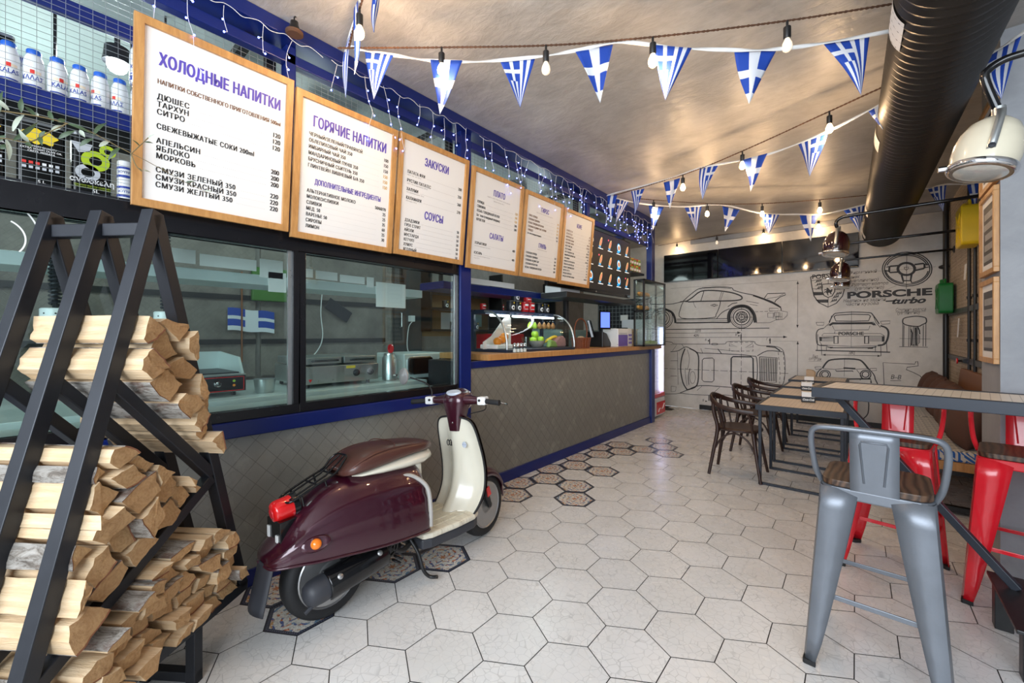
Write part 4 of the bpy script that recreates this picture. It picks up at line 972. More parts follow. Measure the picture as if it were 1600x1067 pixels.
# ------------------------------------------------------------------ metal bar stools
MT['gunmetal'] = pm('gunmetal_lacquer', (.17, .185, .21), .36, .5, var=.18, sc=9, bump=.04)
def stool(label, loc, rz, mat, seat_h=.752):
    o = thing('bar_stool', label, 'bar stool', loc, rz, 'metal bar stools at the high table')
    hs, hf = .160, .21                                   # half seat, half foot spread ; the backrest is on the -y side
    pts = rrect(2 * hs + .02, 2 * hs + .02, .055, 5)
    B().prism(pts, seat_h, seat_h + .026).obj('seat', 'seat_wood', o, bevel=.004)
    fr = B().prism(rrect(2 * hs + .03, 2 * hs + .03, .06, 5), seat_h - .045, seat_h - .001); fo = fr.obj('seat_frame', mat, o, bevel=.006)
    for sx, sy in ((1, 1), (-1, 1), (-1, -1), (1, -1)):
        rows = []
        for i in range(9):
            t = i / 8; z = (seat_h - .005) * (1 - t) + .012 * t; cx, cy = hs + (hf - hs) * t, hs + (hf - hs) * t
            wv = .088 * (1 - t) ** .8 + .026
            # angle section folded round the corner, open to the inside
            P = [(cx - wv, cy + .012), (cx - .02, cy + .014), (cx + .006, cy + .006), (cx + .014, cy - .02), (cx + .012, cy - wv)]
            rows.append([(sx * x, sy * y, z) for x, y in P])
        l = B().grid(rows).obj('leg', mat, o, smooth=50, solid=.003)
        B().prism([(-.028, .016), (.010, .016), (.016, .010), (.016, -.028), (.0, -.028), (-.028, 0)], 0, .02, Matrix.Translation((sx * hf, sy * hf, 0)) @ Matrix.Diagonal((sx, sy, 1, 1))).obj('foot', 'rubber', l)
    e = .205
    at_ = lambda z: hs + (hf - hs) * (1 - z / seat_h) + .006
    for k, (z, ax) in enumerate(((.30, 0), (.30, 1), (.24, 2), (.24, 3))):
        a = at_(z) - .01; p, q = [((-a, a), (a, a)), ((-a, -a), (a, -a)), ((a, -a), (a, a)), ((-a, -a), (-a, a))][ax]
        B().bar((p[0], p[1], z), (q[0], q[1], z), .007, .02).obj('footrest', mat, o, bevel=.002)
    for s in (1, -1): B().bar((s * .13, s * .13, seat_h - .06), (-s * .13, -s * .13, seat_h - .06 - .004 * (s > 0)), .018, .006).obj('cross_brace', 'black', o)
    T = [(-.172, -.09, seat_h - .012), (-.19, -.12, seat_h + .04), (-.200, -.15, seat_h + .12), (-.202, -.178, seat_h + .195), (-.188, -.195, seat_h + .234), (-.14, -.204, seat_h + .247), (0, -.21, seat_h + .25)]
    T = T + [(-x, y, z) for x, y, z in T[-2::-1]]
    B().tube(spline(T, 5), .0115, 10).obj('back_hoop', mat, o, smooth=60)
    f = lambda u, v: (u, -.168 - .042 * ((v - seat_h + .03) / .28), v)
    rows = [[f(x * .074, z) for x in (-1, -.5, 0, .5, 1)] for z in [seat_h - .04 + .285 * i / 8 for i in range(9)]]
    bp_ = B().grid(rows).obj('backrest', mat, o, smooth=60, solid=.004)
    b = B(); W_ = .042
    b.tube([f(-W_ * .72, seat_h + .035), f(-W_, seat_h + .19), f(-W_ * .9, seat_h + .205), f(W_ * .9, seat_h + .205), f(W_, seat_h + .19), f(W_ * .72, seat_h + .035)], .0045, 6)
    b.obj('embossed_rib', mat, bp_, smooth=60)
    for s in (1, -1):
        B().lathe([(.009, 0), (.008, .004), (0, .005)], 12, basis(f(s * .05, seat_h - .018), (1, 0, 0), (0, 0, 1), (0, -1, 0))).obj('bolt', 'steel', bp_)
    return o
stool('gunmetal grey bar stool with brown wooden seat and low hooped back, nearest the camera', (.028, 2.345, 0), math.radians(-2.5), 'gunmetal')
stool('bright red bar stool with wooden seat tucked behind the middle of the high table', (.115, 3.36, 0), math.radians(171), 'red')
stool('bright red bar stool cut off by the right edge, in front of the grey pier', (.625, 3.32, 0), math.radians(171), 'red')

# ------------------------------------------------------------------ high table on a steel sled base
ht = thing('high_table', 'high bar table with slatted bamboo top and dark blue steel edge on a sled base', 'bar table', (-.243, 2.917, 0), math.radians(-8))
MT['blue_steel'] = pm('blue_grey_steel', (.019, .024, .035), .42, .2, var=.2, bump=.03)
zt = 1.08; Ln, Dp = 1.75, .46
for n, a in (('table_edge', (0, Ln, 0, .035)), ('table_edge', (0, Ln, Dp - .035, Dp)), ('table_edge', (0, .035, .035, Dp - .035)), ('table_edge', (Ln - .035, Ln, .035, Dp - .035))):
    B().box(a[0], a[1], a[2], a[3], zt - .058, zt).obj(n, 'blue_steel', ht, bevel=.003)
B().box(.035, Ln - .035, .035, Dp - .035, zt - .04, zt - .003).obj('slatted_top', 'weave_pale', ht)
hti = (Matrix.Translation(ht.location) @ Matrix.Rotation(math.radians(-8), 4, 'Z')).inverted()
for x, xx in ((.07, .525), (1.68, 1.30)): B().bar((x, .23, zt - .06), hti @ Vector((xx, 2.95, .212)), .035, .035).obj('strut', 'blue_steel', ht, bevel=.003)
for a in ((.45, .60, 2.55, 3.10), (.601, 1.249, 2.98, 3.10), (1.25, 1.40, 2.55, 3.10)): B().box(*a, .195, .211, 0, hti).obj('base_plate', 'black', ht, bevel=.003)
for x, y in ((.455, 2.955), (.47, 2.57), (1.33, 2.955), (1.33, 2.57)): B().box(x, x + .06, y, y + .06, 0, .195, 0, hti).obj('foot', 'black', ht, bevel=.003)
B().box(.85, .93, .19, .27, .211, zt - .04).obj('column', 'blue_steel', ht)

# ------------------------------------------------------------------ small dining tables in a row
def table(label, y, d, x=-.79, wd=.66, rz=0.0):
    o = thing('dining_table', label, 'table', (x, y, 0), rz, 'slatted dining tables in a row'); z = .735; t = .028
    for a in ((0, wd, 0, t), (0, wd, d - t, d), (0, t, t, d - t), (wd - t, wd, t, d - t)): B().box(*a, z - .05, z).obj('table_edge', 'blue_steel', o, bevel=.002)
    B().box(t, wd - t, t, d - t, z - .03, z - .002).obj('slatted_top', 'weave', o)
    for yy in (.03, d - .055):
        for xx in (.02, wd - .045): B().box(xx, xx + .025, yy, yy + .025, 0, z - .05).obj('leg', 'blue_steel', o, bevel=.002)
        B().box(.045, wd - .045, yy + .003, yy + .022, .0, .022).obj('floor_rail', 'blue_steel', o, bevel=.002)
    return o
TB = [(4.37, .65, -.785), (5.24, .74, -.80), (6.14, .71, -.815), (7.10, .76, -.86)]
for (y, d, x), lab in zip(TB, ('dining table with slatted bamboo top and black steel frame, nearest of the row', 'dining table with slatted top, second of the row behind the nearest',
        'dining table with slatted top, third of the row, before the farthest', 'dining table with slatted top, farthest of the row at the mural wall')): table(lab, y, d, x)
MT['kraft'] = pm('kraft_paper', (.52, .38, .25), .8)
def napkin(label, x, y, logo):
    o = thing('napkin_holder', label, 'napkin holder', (x, y, .735), math.radians(8), 'napkin holders on the dining tables')
    B().box(-.055, .055, -.04, .04, 0, .05).obj('holder', 'black', o, bevel=.004)
    B().box(-.05, .05, -.035, .035, .045, .095).obj('napkins', 'paper', o)
    p = B(); text(p, 'Coca-Cola', on_y((0, -.0405, .017)), .026, 0, 'CENTER', .03, .8, .4); p.obj('holder_lettering', 'white', o)
napkin('black napkin holder with white napkins on the nearest dining table', -.43, 4.86, 1)
napkin('napkin holder on the second dining table of the row', -.53, 5.85, 1)
napkin('napkin holder on the third dining table of the row', -.575, 6.62, 1)
o = B().prism([(-.05, 0), (.05, 0), (.06, .10), (.03, .13), (-.05, .14)], -.04, .04, on_y((0, 0, 0))).obj('menu_bag', 'kraft', bevel=.012); o.location = (-.62, 7.35, .735); tag(o, 'kraft paper bag standing on the farthest dining table', 'paper bag')

# ------------------------------------------------------------------ bentwood armchairs (local: seat opens to +x)
def chair(label, loc, rz):
    o = thing('bentwood_chair', label, 'chair', loc, rz, 'bentwood armchairs at the dining tables'); W = 'dark_chair'
    B().lathe([(0, .442), (.19, .442), (.205, .45), (.205, .464), (.19, .472), (.15, .468), (0, .464)], 36, Matrix.Diagonal((1.0, 1.02, 1, 1))).obj('seat', W, o, smooth=40)
    rail = [(.16, -.265, .655), (.02, -.275, .665), (-.13, -.24, .69), (-.225, -.13, .735), (-.245, 0, .75), (-.225, .13, .735), (-.13, .24, .69), (.02, .275, .665), (.16, .265, .655)]
    P = spline(rail, 6); rows = []
    for i, p in enumerate(P):
        a = P[max(i - 1, 0)]; c = P[min(i + 1, len(P) - 1)]; d = (c - a).normalized(); n = d.cross(Vector((0, 0, 1))).normalized(); hgt = .022 + .016 * max(0, 1 - abs(i / (len(P) - 1) - .5) * 4)
        rows.append([p + n * .012 * math.copysign(abs(math.cos(t)) ** .6, math.cos(t)) + Vector((0, 0, hgt * math.copysign(abs(math.sin(t)) ** .6, math.sin(t)))) for t in [2 * PI * k / 12 for k in range(12)]])
    b = B().grid(rows, close=True)
    for r_ in (rows[0], rows[-1]): o0 = len(b.v); b.v += [Vector(v) for v in r_]; b.f.append(tuple(range(o0, o0 + 12))); b.mi.append(0)
    b.obj('back_rail', W, o, smooth=60)
    for s in (1, -1):
        B().tube(spline([(-.235, s * .19, 0), (-.20, s * .165, .22), (-.165, s * .15, .45), (-.195, s * .16, .60), (-.205, s * .165, .72)], 5), [.014 + .004 * math.sin(PI * i / 20) for i in range(21)], 10).obj('back_leg', W, o, smooth=60)
        B().tube(spline([(.215, s * .225, 0), (.175, s * .19, .24), (.145, s * .165, .45)], 5), [.013 + .0006 * i for i in range(11)], 10).obj('front_leg', W, o, smooth=60)
        B().tube(spline([(.145, s * .205, .455), (.14, s * .245, .56), (.11, s * .268, .655)], 5), .011, 8).obj('arm_post', W, o, smooth=60)
        B().tube(spline([(.165, s * .18, .25), (.10, s * .175, .37), (-.01, s * .165, .425), (-.12, s * .155, .37), (-.19, s * .155, .25)], 5), .009, 8).obj('leg_arch', W, o, smooth=60)
        for q in (.055, ): B().tube([(-.175, s * q, .46), (-.235, s * q * 1.15, .735)], .0085, 8).obj('spindle', W, o, smooth=60)
        B().tube([(-.10, s * .155, .46), (-.155, s * .222, .69)], .0085, 8).obj('spindle', W, o, smooth=60)
    B().tube(spline([(-.19, -.155, .25), (-.18, -.10, .37), (-.17, 0, .425), (-.18, .10, .37), (-.19, .155, .25)], 5), .009, 8).obj('leg_arch', W, o, smooth=60)
    B().tube(spline([(.175, -.19, .25), (.16, -.12, .38), (.15, 0, .43), (.16, .12, .38), (.175, .19, .25)], 5), .009, 8).obj('leg_arch', W, o, smooth=60)
    return o
c0 = chair('dark bentwood armchair at the nearest dining table', (-.965, 4.605, 0), math.radians(2))
dup(c0, (-.985, 5.60, 0), math.radians(-3), 'dark bentwood armchair at the second dining table')
dup(c0, (-1.01, 6.55, 0), math.radians(3), 'dark bentwood armchair at the third dining table, farthest of the chairs')

# ------------------------------------------------------------------ bench with cushions along the right wall
bn = thing('long_bench', 'long wooden bench on black legs along the netted right wall', 'bench', (.48, 6.2, 0))
at(bn, B().box(.16, .83, 4.52, 8.0, .355, .42), 'seat_board', 'counter_wood', bevel=.004)
for y in (4.62, 5.9, 7.3):
    for x in (.2, .74): at(bn, B().box(x, x + .05, y, y + .05, 0, .355), 'leg', 'black', bevel=.002)
    at(bn, B().box(.25, .74, y, y + .05, .015, .06), 'floor_rail', 'black', bevel=.002)
    at(bn, B().box(.25, .74, y, y + .05, .30, .354), 'top_rail', 'black', bevel=.002)
def m_key():
    t = NT('greek_key_cloth'); x, y, z = t.xyz(t.co())
    u = t.M('MULTIPLY', t.M('ADD', x, y), 1 / .11); v = t.M('MULTIPLY', t.M('ADD', t.M('SUBTRACT', x, y), t.M('MULTIPLY', z, 1.2)), 1 / .11)
    fu = t.M('ABSOLUTE', t.M('SUBTRACT', t.M('FRACT', u), .5)); fv = t.M('ABSOLUTE', t.M('SUBTRACT', t.M('FRACT', v), .5))
    sq = t.M('MAXIMUM', fu, fv); k = t.M('GREATER_THAN', t.M('FRACT', t.M('MULTIPLY', sq, 4.0)), .52)
    gap = t.M('MULTIPLY', t.M('LESS_THAN', t.M('FRACT', u), .16), t.M('GREATER_THAN', t.M('FRACT', v), .5))
    f = t.M('MAXIMUM', t.M('SUBTRACT', k, gap), 0.0)
    c = t.mix(f, (.62, .58, .50), t.mix(t.M('GREATER_THAN', z, .498), (.02, .12, .42), (.16, .17, .18)))  # blue key painted grey on the top face, imitating the light on it
    t.P(col=c, rough=.85, sheen=.2); t.bump(t.noise(t.co(), 300, 2), .2, .002); return t.m
MT['key'] = m_key(); MT['brown_cloth'] = pm('brown_cloth', (.095, .042, .028), .85, var=.2, bump=.2, bs=300); MT['tan_cloth'] = pm('tan_leather', (.22, .095, .045), .6, var=.25, sc=4)
for k, (y0, y1, lab) in enumerate(((4.53, 6.2, 'blue and cream greek key seat cushion on the near half of the bench'), (6.22, 7.98, 'greek key seat cushion on the far half of the bench'))):
    b = B().box(0, .66, 0, y1 - y0, 0, .085); b.v = [v + Vector((.165, y0, .42)) for v in b.v]
    tag(b.obj('seat_cushion', 'key', bevel=.018), lab, 'cushion', 'greek key seat cushions on the bench')
def pillow(label, c, ry, rz, w, h, t, mat):
    rows = []
    for i in range(11):
        v = -1 + 2 * i / 10; r = []
        for k in range(24):
            a = 2 * PI * k / 24; r.append((t * math.sin(a) * (1 - abs(v) ** 2.5) ** .5 * .5, w * .5 * math.copysign(abs(math.cos(a)) ** .7, math.cos(a)) * (1 - .12 * abs(v)), h * .5 * v))
        rows.append(r)
    o = B().grid(rows, close=True).obj('back_cushion', mat, smooth=80); o.location = c; o.rotation_euler = (0, ry, rz); return tag(o, label, 'cushion', 'brown cushions along the bench')
for k, (y, lab) in enumerate(((4.80, 'brown back cushion at the near end of the bench'), (5.22, 'brown back cushion, second from the near end'), (5.66, 'brown back cushion, third from the near end'), (6.10, 'brown back cushion, fourth from the near end'),
        (6.56, 'brown back cushion, fifth along the bench'), (7.02, 'brown back cushion, sixth along the bench'), (7.5, 'brown back cushion at the far end by the mural wall'))):
    pillow(lab, (.60, y, .70), math.radians(14), math.radians(random.uniform(-8, 8)), .44, .42, .20, 'brown_cloth')
b = B().box(0, .05, -1.2, 1.15, 0, .50); o = b.obj('padded_board', 'tan_cloth', bevel=.015); o.location = (.735, 5.6, .51); o.rotation_euler = (0, math.radians(6), 0); tag(o, 'tan brown padded panel leaning on the netted wall behind the cushions', 'back panel')
# ------------------------------------------------------------------ ventilation duct
A_, B_ = Vector((.40, -1.2, 2.92)), Vector((.15, 7.4, 2.74))
def dpt(y): t = (y - A_.y) / (B_.y - A_.y); return A_ + (B_ - A_) * t
dx = (B_ - A_).normalized(); ux = Vector((1, 0, 0)); ux = (ux - dx * ux.dot(dx)).normalized(); uz = ux.cross(dx)
rows = []; n = 280; Ld = (B_ - A_).length
for i in range(n + 1):
    c = A_ + dx * (Ld * i / n); r = .2 + (.008 if i % 2 else 0) if i not in (0, n) else .19
    rows.append([c + ux * r * math.cos(t) + uz * r * math.sin(t) for t in [2 * PI * k / 40 for k in range(40)]])
b = B().grid(rows, close=True); b.v += [A_ + dx * Ld]; k0 = n * 40
for k in range(40): b.f.append((k0 + k, k0 + (k + 1) % 40, len(b.v) - 1)); b.mi.append(0)
MT['duct'] = pm('dark_bronze_duct', (.016, .013, .011), .42, .2, var=.2)
du = b.obj('ventilation_duct', 'duct', smooth=11); tag(du, 'large dark ribbed ventilation duct running along under the ceiling', 'duct')
for k, (y, a0, a1, w_) in enumerate(((2.6, 3.0, 3.75, .22), (4.0, 3.0, 3.6, .2), (6.0, 3.0, 3.6, .2), (7.15, 3.1, 3.7, .16))):
    rows = [[dpt(yy) + ux * .2075 * math.cos(t) + uz * .2075 * math.sin(t) for t in [a0 + (a1 - a0) * j / 8 for j in range(9)]] for yy in (y - w_ / 2, y + w_ / 2)]
    B().grid(rows).obj('duct_label', 'paper', du, smooth=60)
b = B()
for y in (0.5, 3.3, 6.2): p = dpt(y); b.rod((p.x - .17, p.y, p.z + .12), (p.x - .17, p.y, ZC), .004, 6).rod((p.x + .17, p.y, p.z + .12), (p.x + .17, p.y, ZC), .004, 6)
b.obj('duct_hanger', 'black', du)

# ------------------------------------------------------------------ headlight lamps on pipe arms
MT['lamp_cream'] = pm('cream_enamel', (.66, .60, .46), .25, var=.08, coat=.5); MT['lamp_dark'] = pm('dark_maroon_enamel', (.022, .004, .005), .1, coat=1.0)
MT['lens'] = pm('headlight_lens', (.62, .62, .58), .12, .4, var=.15, sc=60)
def headlight(label, loc, xwall, mat, tilt, r=.098, zarm=2.44):
    o = thing('headlight_lamp', label, 'lamp', loc, 0, 'headlight lamps on pipe arms'); T = Matrix.Rotation(tilt, 4, 'Y') @ Matrix.Rotation(math.radians(-8), 4, 'X'); k = r / .098
    S = T @ Matrix.Scale(k, 4)
    B().lathe([(.091, -.045), (.098, -.010), (.098, .035), (.090, .08), (.072, .118), (.045, .143), (.02, .152), (0, .153)], 36, S).obj('shell', mat, o, smooth=60)
    B().lathe([(.086, -.066), (.094, -.066), (.1, -.060), (.102, -.05), (.099, -.042), (.09, -.040)], 36, S).obj('rim', 'chrome', o, smooth=50)
    B().lathe([(0, -.075), (.04, -.073), (.07, -.068), (.088, -.062)], 36, S).obj('glass_lens', 'lens', o, smooth=60)
    st_ = [S @ Vector(v) for v in ((0, -.099, -.012), (0, -.104, .04), (0, -.09, .125), (0, -.03, .178), (0, .03, .178), (0, .09, .125), (0, .104, .04), (0, .099, -.012))]
    b = B(); rows = []
    for v in spline(st_, 5): rows.append([v + Vector((-.012 * k, 0, 0)), v + Vector((.012 * k, 0, 0))])
    b.grid(rows).obj('strap', 'steel', o, solid=.003, smooth=60)
    for s in (1, -1): B().lathe([(.011, 0), (.010, .006), (0, .007)], 12, S @ basis((0, s * .099, -.002), (1, 0, 0), (0, 0, 1), (0, s, 0))).obj('pivot_bolt', 'dark_steel', o)
    B().rod(S @ Vector((-.098, 0, -.045)), S @ Vector((-.122, 0, -.05)), .012, 12).obj('rim_screw', 'chrome', o)
    top = S @ Vector((0, 0, .178)); h = zarm - loc[2]
    P = spline([top, Vector((0, 0, h - .06)), Vector((.012, 0, h - .025)), Vector((.05, 0, h - .004)), Vector((.10, 0, h))], 6) + [Vector((xwall - loc[0], 0, h + .012))]
    B().tube(P, .014, 12).obj('pipe_arm', 'black_gloss', o, smooth=60)
    B().rod(top + Vector((0, 0, -.02)), top + Vector((0, 0, .02)), .02, 12).obj('collar', 'steel', o, smooth=50)
    B().lathe([(.045, 0), (.045, .008), (.02, .02)], 18, basis((xwall - loc[0], 0, h + .012), (0, 1, 0), (0, 0, 1), (-1, 0, 0))).obj('wall_flange', 'black', o, smooth=40)
    return o
headlight('cream enamel headlight lamp with chrome rim at the upper right, nearest the camera', (.352, 2.45, 2.075), 3.3, 'lamp_cream', math.radians(13))
headlight('dark maroon headlight lamp over the dining tables, nearest of the three dark ones', (-.217, 4.8, 2.165), .84, 'lamp_dark', math.radians(5))
headlight('dark headlight lamp over the dining tables, middle of the three dark ones', (-.245, 6.26, 2.08), .84, 'lamp_dark', math.radians(5))
headlight('dark headlight lamp farthest back over the tables, against the mural', (-.275, 7.63, 2.11), .84, 'lamp_dark', math.radians(5))

# ------------------------------------------------------------------ pictures on the pier, fuel cans and pipes on the netted wall
MT['print_dark'] = pm('dark_print', (.05, .05, .055), .5, var=.4, sc=18); MT['print_grey'] = pm('poster_grey', (.32, .31, .30), .5, var=.35, sc=14)
for k, (z0, z1, lab) in enumerate(((2.27, 2.80, 'topmost oak framed poster on the side of the grey pier'), (1.745, 2.25, 'middle oak framed poster with dark photos on the side of the grey pier'), (1.205, 1.715, 'lowest oak framed poster on the side of the grey pier'))):
    y0, y1 = 3.67, 4.09; o = thing('picture_frame', lab, 'picture', (.585, (y0 + y1) / 2, z0), 0, 'framed posters on the pier')
    h = z1 - z0; w_ = (y1 - y0) / 2
    for a in ((-w_, w_, 0, .03), (-w_, w_, h - .03, h), (-w_, -w_ + .03, .03, h - .03), (w_ - .03, w_, .03, h - .03)): B().box(-.025, -.001, *a).obj('frame_rail', 'oak', o, bevel=.002)
    B().box(-.012, -.002, -w_ + .03, w_ - .03, .03, h - .03).obj('poster', 'paper', o)
    pr = B(); q = B()
    pr.box(-.0135, -.012, -w_ + .07, w_ - .07, .07, h - .07)
    for j in range(5): q.box(-.0145, -.0135, -w_ + .09 + .01 * (j % 2), w_ - .09 - .015 * (j % 3), .09 + j * (h - .18) / 5, .09 + (j + .62) * (h - .18) / 5)
    pr.obj('poster_print', 'print_dark', o); q.obj('poster_image', 'print_grey', o)
def jerry(label, loc, mat, s):
    o = thing('fuel_can', label, 'fuel can', loc, 0); w_, h = .34 * s, .40 * s
    B().prism(rrect(w_, h, .04 * s, 4), -.07 * s, .07 * s, basis((0, 0, 0), (0, 1, 0), (0, 0, 1), (-1, 0, 0))).obj('body', mat, o, smooth=50, bevel=.01)
    b = B().box(-.075 * s, -.06 * s, -.11 * s, .11 * s, -.012, .012).bar((-.07 * s, -.11 * s, -.13 * s), (-.07 * s, .11 * s, .13 * s), .012, .024).bar((-.07 * s, .11 * s, -.13 * s), (-.07 * s, -.11 * s, .13 * s), .012, .024); b.obj('pressed_cross', mat, o, bevel=.003)
    B().tube([(0, -.10 * s, h / 2), (0, -.08 * s, h / 2 + .05 * s), (0, .06 * s, h / 2 + .05 * s), (0, .08 * s, h / 2)], .012 * s, 8).obj('handle', mat, o)
    B().rod((0, .12 * s, h / 2 - .01), (0, .15 * s, h / 2 + .06 * s), .03 * s, 12).obj('cap', mat, o)
    return o
jerry('yellow metal fuel can hanging high on the netted wall', (.745, 5.95, 2.42), pm('yellow_can', (.72, .50, .01), .4), .95)
jerry('green metal fuel can hanging by the corner of the mural wall', (.745, 7.6, 1.83), pm('green_can', (.008, .17, .035), .35), .95)
for k, (px, lab) in enumerate(((1510, 'black cable pipe running down the netted wall, left of a pair'), (1519, 'black cable pipe running down the netted wall, right of a pair'))):
    y = PX(px, 500, .8).y; o = B().rod((.82, y, .98), (.82, y, ZC - .005), .014, 10).obj('cable_pipe', 'black'); tag(o, lab, 'pipe')
    for z in (1.3, 1.75, 2.3): B().rod((.82, y, z), (.82, y, z + .03), .02, 10).obj('coupling', 'black', o)
o = B().rod((.80, 8.0, .01), (.80, 8.0, ZC - .005), .03, 12).obj('corner_pipe', 'black', smooth=50); tag(o, 'black vertical pipe in the corner beside the mural', 'pipe')
struct('trim_21', B().box(.815, .839, 4.2, 7.96, 1.62, 1.68), 'black', bevel=.003); struct('trim_22', B().box(.815, .839, 4.2, 7.96, 1.06, 1.12), 'black', bevel=.003)
o = thing('valve', 'red and black valve on the lower rail of the netted wall', 'valve', (.80, 6.6, 1.09))
B().rod((0, -.06, 0), (0, .06, 0), .022, 12).rod((0, 0, 0), (-.05, 0, 0), .012, 10).obj('valve_body', 'black', o); B().lathe([(.03, 0), (.032, .006), (.03, .012), (0, .012)], 16, basis((-.05, 0, 0), (0, 1, 0), (0, 0, 1), (-1, 0, 0))).obj('handwheel', 'red', o)
for px, py, w_, h, lab in ((1508, 425, .10, .17, 'white paper tag pinned high on the netted wall'), (1497, 512, .07, .22, 'blue grey paper tag hanging under the green can')):
    p = PX(px, py, .81); o = B().box(-.002, .002, -w_ / 2, w_ / 2, -h / 2, h / 2).obj('paper_tag', 'paper', bevel=.0008); o.location = p; o.rotation_euler = (0, .05, 0); tag(o, lab, 'tag')
o = B().ball((0, 0, 0), .055, 16, sz=.55).rod((0, .0, 0), (0, .06, 0), .02).obj('wall_spotlight', 'black', smooth=60); p = PY(1475, 417, 8.03); o.location = p; tag(o, 'small black round spotlight on the mural wall by the corner', 'spotlight')

# ------------------------------------------------------------------ dark televisions in a row on the mural wall
for k, lab in enumerate(('leftmost of three black televisions on the mural wall, beside the blue post', 'middle one of three black televisions on the mural wall', 'rightmost of three black televisions on the mural wall, behind the lamps')):
    x0 = -2.985 + k * .966; o = thing('television', lab, 'television', (x0 + .48, YB - .05, 2.375), 0, 'black televisions on the mural wall')
    B().box(-.478, .478, -.02, .02, 0, .55 - .035).obj('cabinet', 'black_gloss', o, bevel=.003)
    B().box(-.470, .470, -.0235, -.0201, .018, .505).obj('screen', 'screen_off', o)
    p = B(); text(p, 'LG', on_y((0, -.0212, .0045)), .013, 0, 'CENTER', .02); p.obj('badge', 'silver_print', o)
    B().box(-.15, .15, .0201, .045, .15, .38).obj('wall_mount', 'black', o)

# ------------------------------------------------------------------ festoon lights
BULB = glow('warm_bulb', (1.0, .62, .28), 26.0); OPAL = pm('opal_bulb', (.85, .80, .70), .3, emit=(1, .8, .55), es=.6)
def festoon(label, pts, A, Bq, bulbs, sag=0):
    P = [PV(px, py, A, Bq) for px, py in pts]; o = thing('festoon_lights', label, 'string lights', P[0], 0, 'festoon light strings'); L0 = Vector(P[0])
    b = B(); S = spline([p - L0 for p in P], 10)
    for ph in (0, PI):
        tw = []; acc = 0
        for i, p in enumerate(S):
            if i: acc += (p - S[i - 1]).length
            tw.append(p)
        fine = []
        for i in range(len(S) - 1):
            for j in range(4): fine.append(S[i].lerp(S[i + 1], j / 4))
        fine.append(S[-1]); acc = 0; H_ = []
        for i, p in enumerate(fine):
            if i: acc += (p - fine[i - 1]).length
            d = (fine[min(i + 1, len(fine) - 1)] - fine[max(i - 1, 0)]).normalized(); u = Vector((0, 0, 1)).cross(d).normalized(); v = d.cross(u); a = acc * 130 + ph
            H_.append(p + u * .0032 * math.cos(a) + v * .0032 * math.sin(a))
        b.tube(H_, .0034, 5)
    b.obj('twisted_cord', 'rope', o, smooth=60)
    for px, py, lit in bulbs:
        p = PV(px, py, A, Bq) - L0; near = min(fine, key=lambda q: (q.x - p.x) ** 2 + (q.y - p.y) ** 2); p.x, p.y = near.x, near.y
        s = B().rod((p.x, p.y, near.z), (p.x, p.y, near.z - .03), .006, 8).lathe([(.012, -.03), (.017, -.034), (.017, -.085), (.014, -.09)], 14, Matrix.Translation((p.x, p.y, near.z))).obj('lamp_socket', 'black', o, smooth=40)
        zb = near.z - .088
        B().lathe([(.010, 0), (.013, -.008), (.021, -.026), (.0235, -.042), (.020, -.057), (.011, -.066), (0, -.069)], 16, Matrix.Translation((p.x, p.y, zb))).obj('bulb', BULB if lit else OPAL, s, smooth=60)
        if lit:
            q = lamp('bulb_light', 'POINT', L0 + Vector((p.x, p.y, zb - .095)), (7.5 if A[1] < 7 else 2.2), (1, .66, .36), .03)
    return o
v2 = lambda px, py, z=3.0: (PZ(px, py, z).x, PZ(px, py, z).y)
C1 = (v2(540, 72), v2(1400, 3)); C2 = (v2(960, 305), v2(1385, 133)); C3 = (v2(1010, 312), v2(1385, 305)); CN = (v2(545, 75), v2(580, -40)); C4 = ((-2.5, 7.98), (.5, 7.98)); CR = (v2(1440, 302), v2(1600, 20, 2.9))
festoon('nearest festoon string crossing the ceiling from the blue beam to the duct', [(528, 75), (690, 74), (853, 71), (1020, 58), (1225, 33), (1403, 5)], *C1, [(689, 98, 1), (853, 95, 0), (1021, 90, 1), (1228, 52, 0)])
festoon('short festoon string running from the blue beam towards the camera overhead', [(545, 74), (553, 42), (564, 6), (578, -40)], *CN, [(562, 30, 1)])
festoon('middle festoon string rising from the far beam to the duct', [(958, 306), (1070, 272), (1160, 236), (1296, 174), (1388, 132)], *C2, [(1068, 284, 1), (1160, 252, 1), (1296, 192, 1)])
festoon('third festoon string level across the ceiling in front of the televisions', [(992, 310), (1105, 318), (1191, 318), (1281, 312), (1375, 303)], *C3, [(1020, 328, 1), (1105, 330, 1), (1191, 330, 1), (1281, 324, 1)])
festoon('farthest festoon string along the top of the mural wall', [(1028, 384), (1120, 368), (1193, 356), (1279, 341), (1400, 322)], *C4, [(1058, 390, 1), (1120, 380, 0), (1193, 368, 1), (1279, 352, 1)])

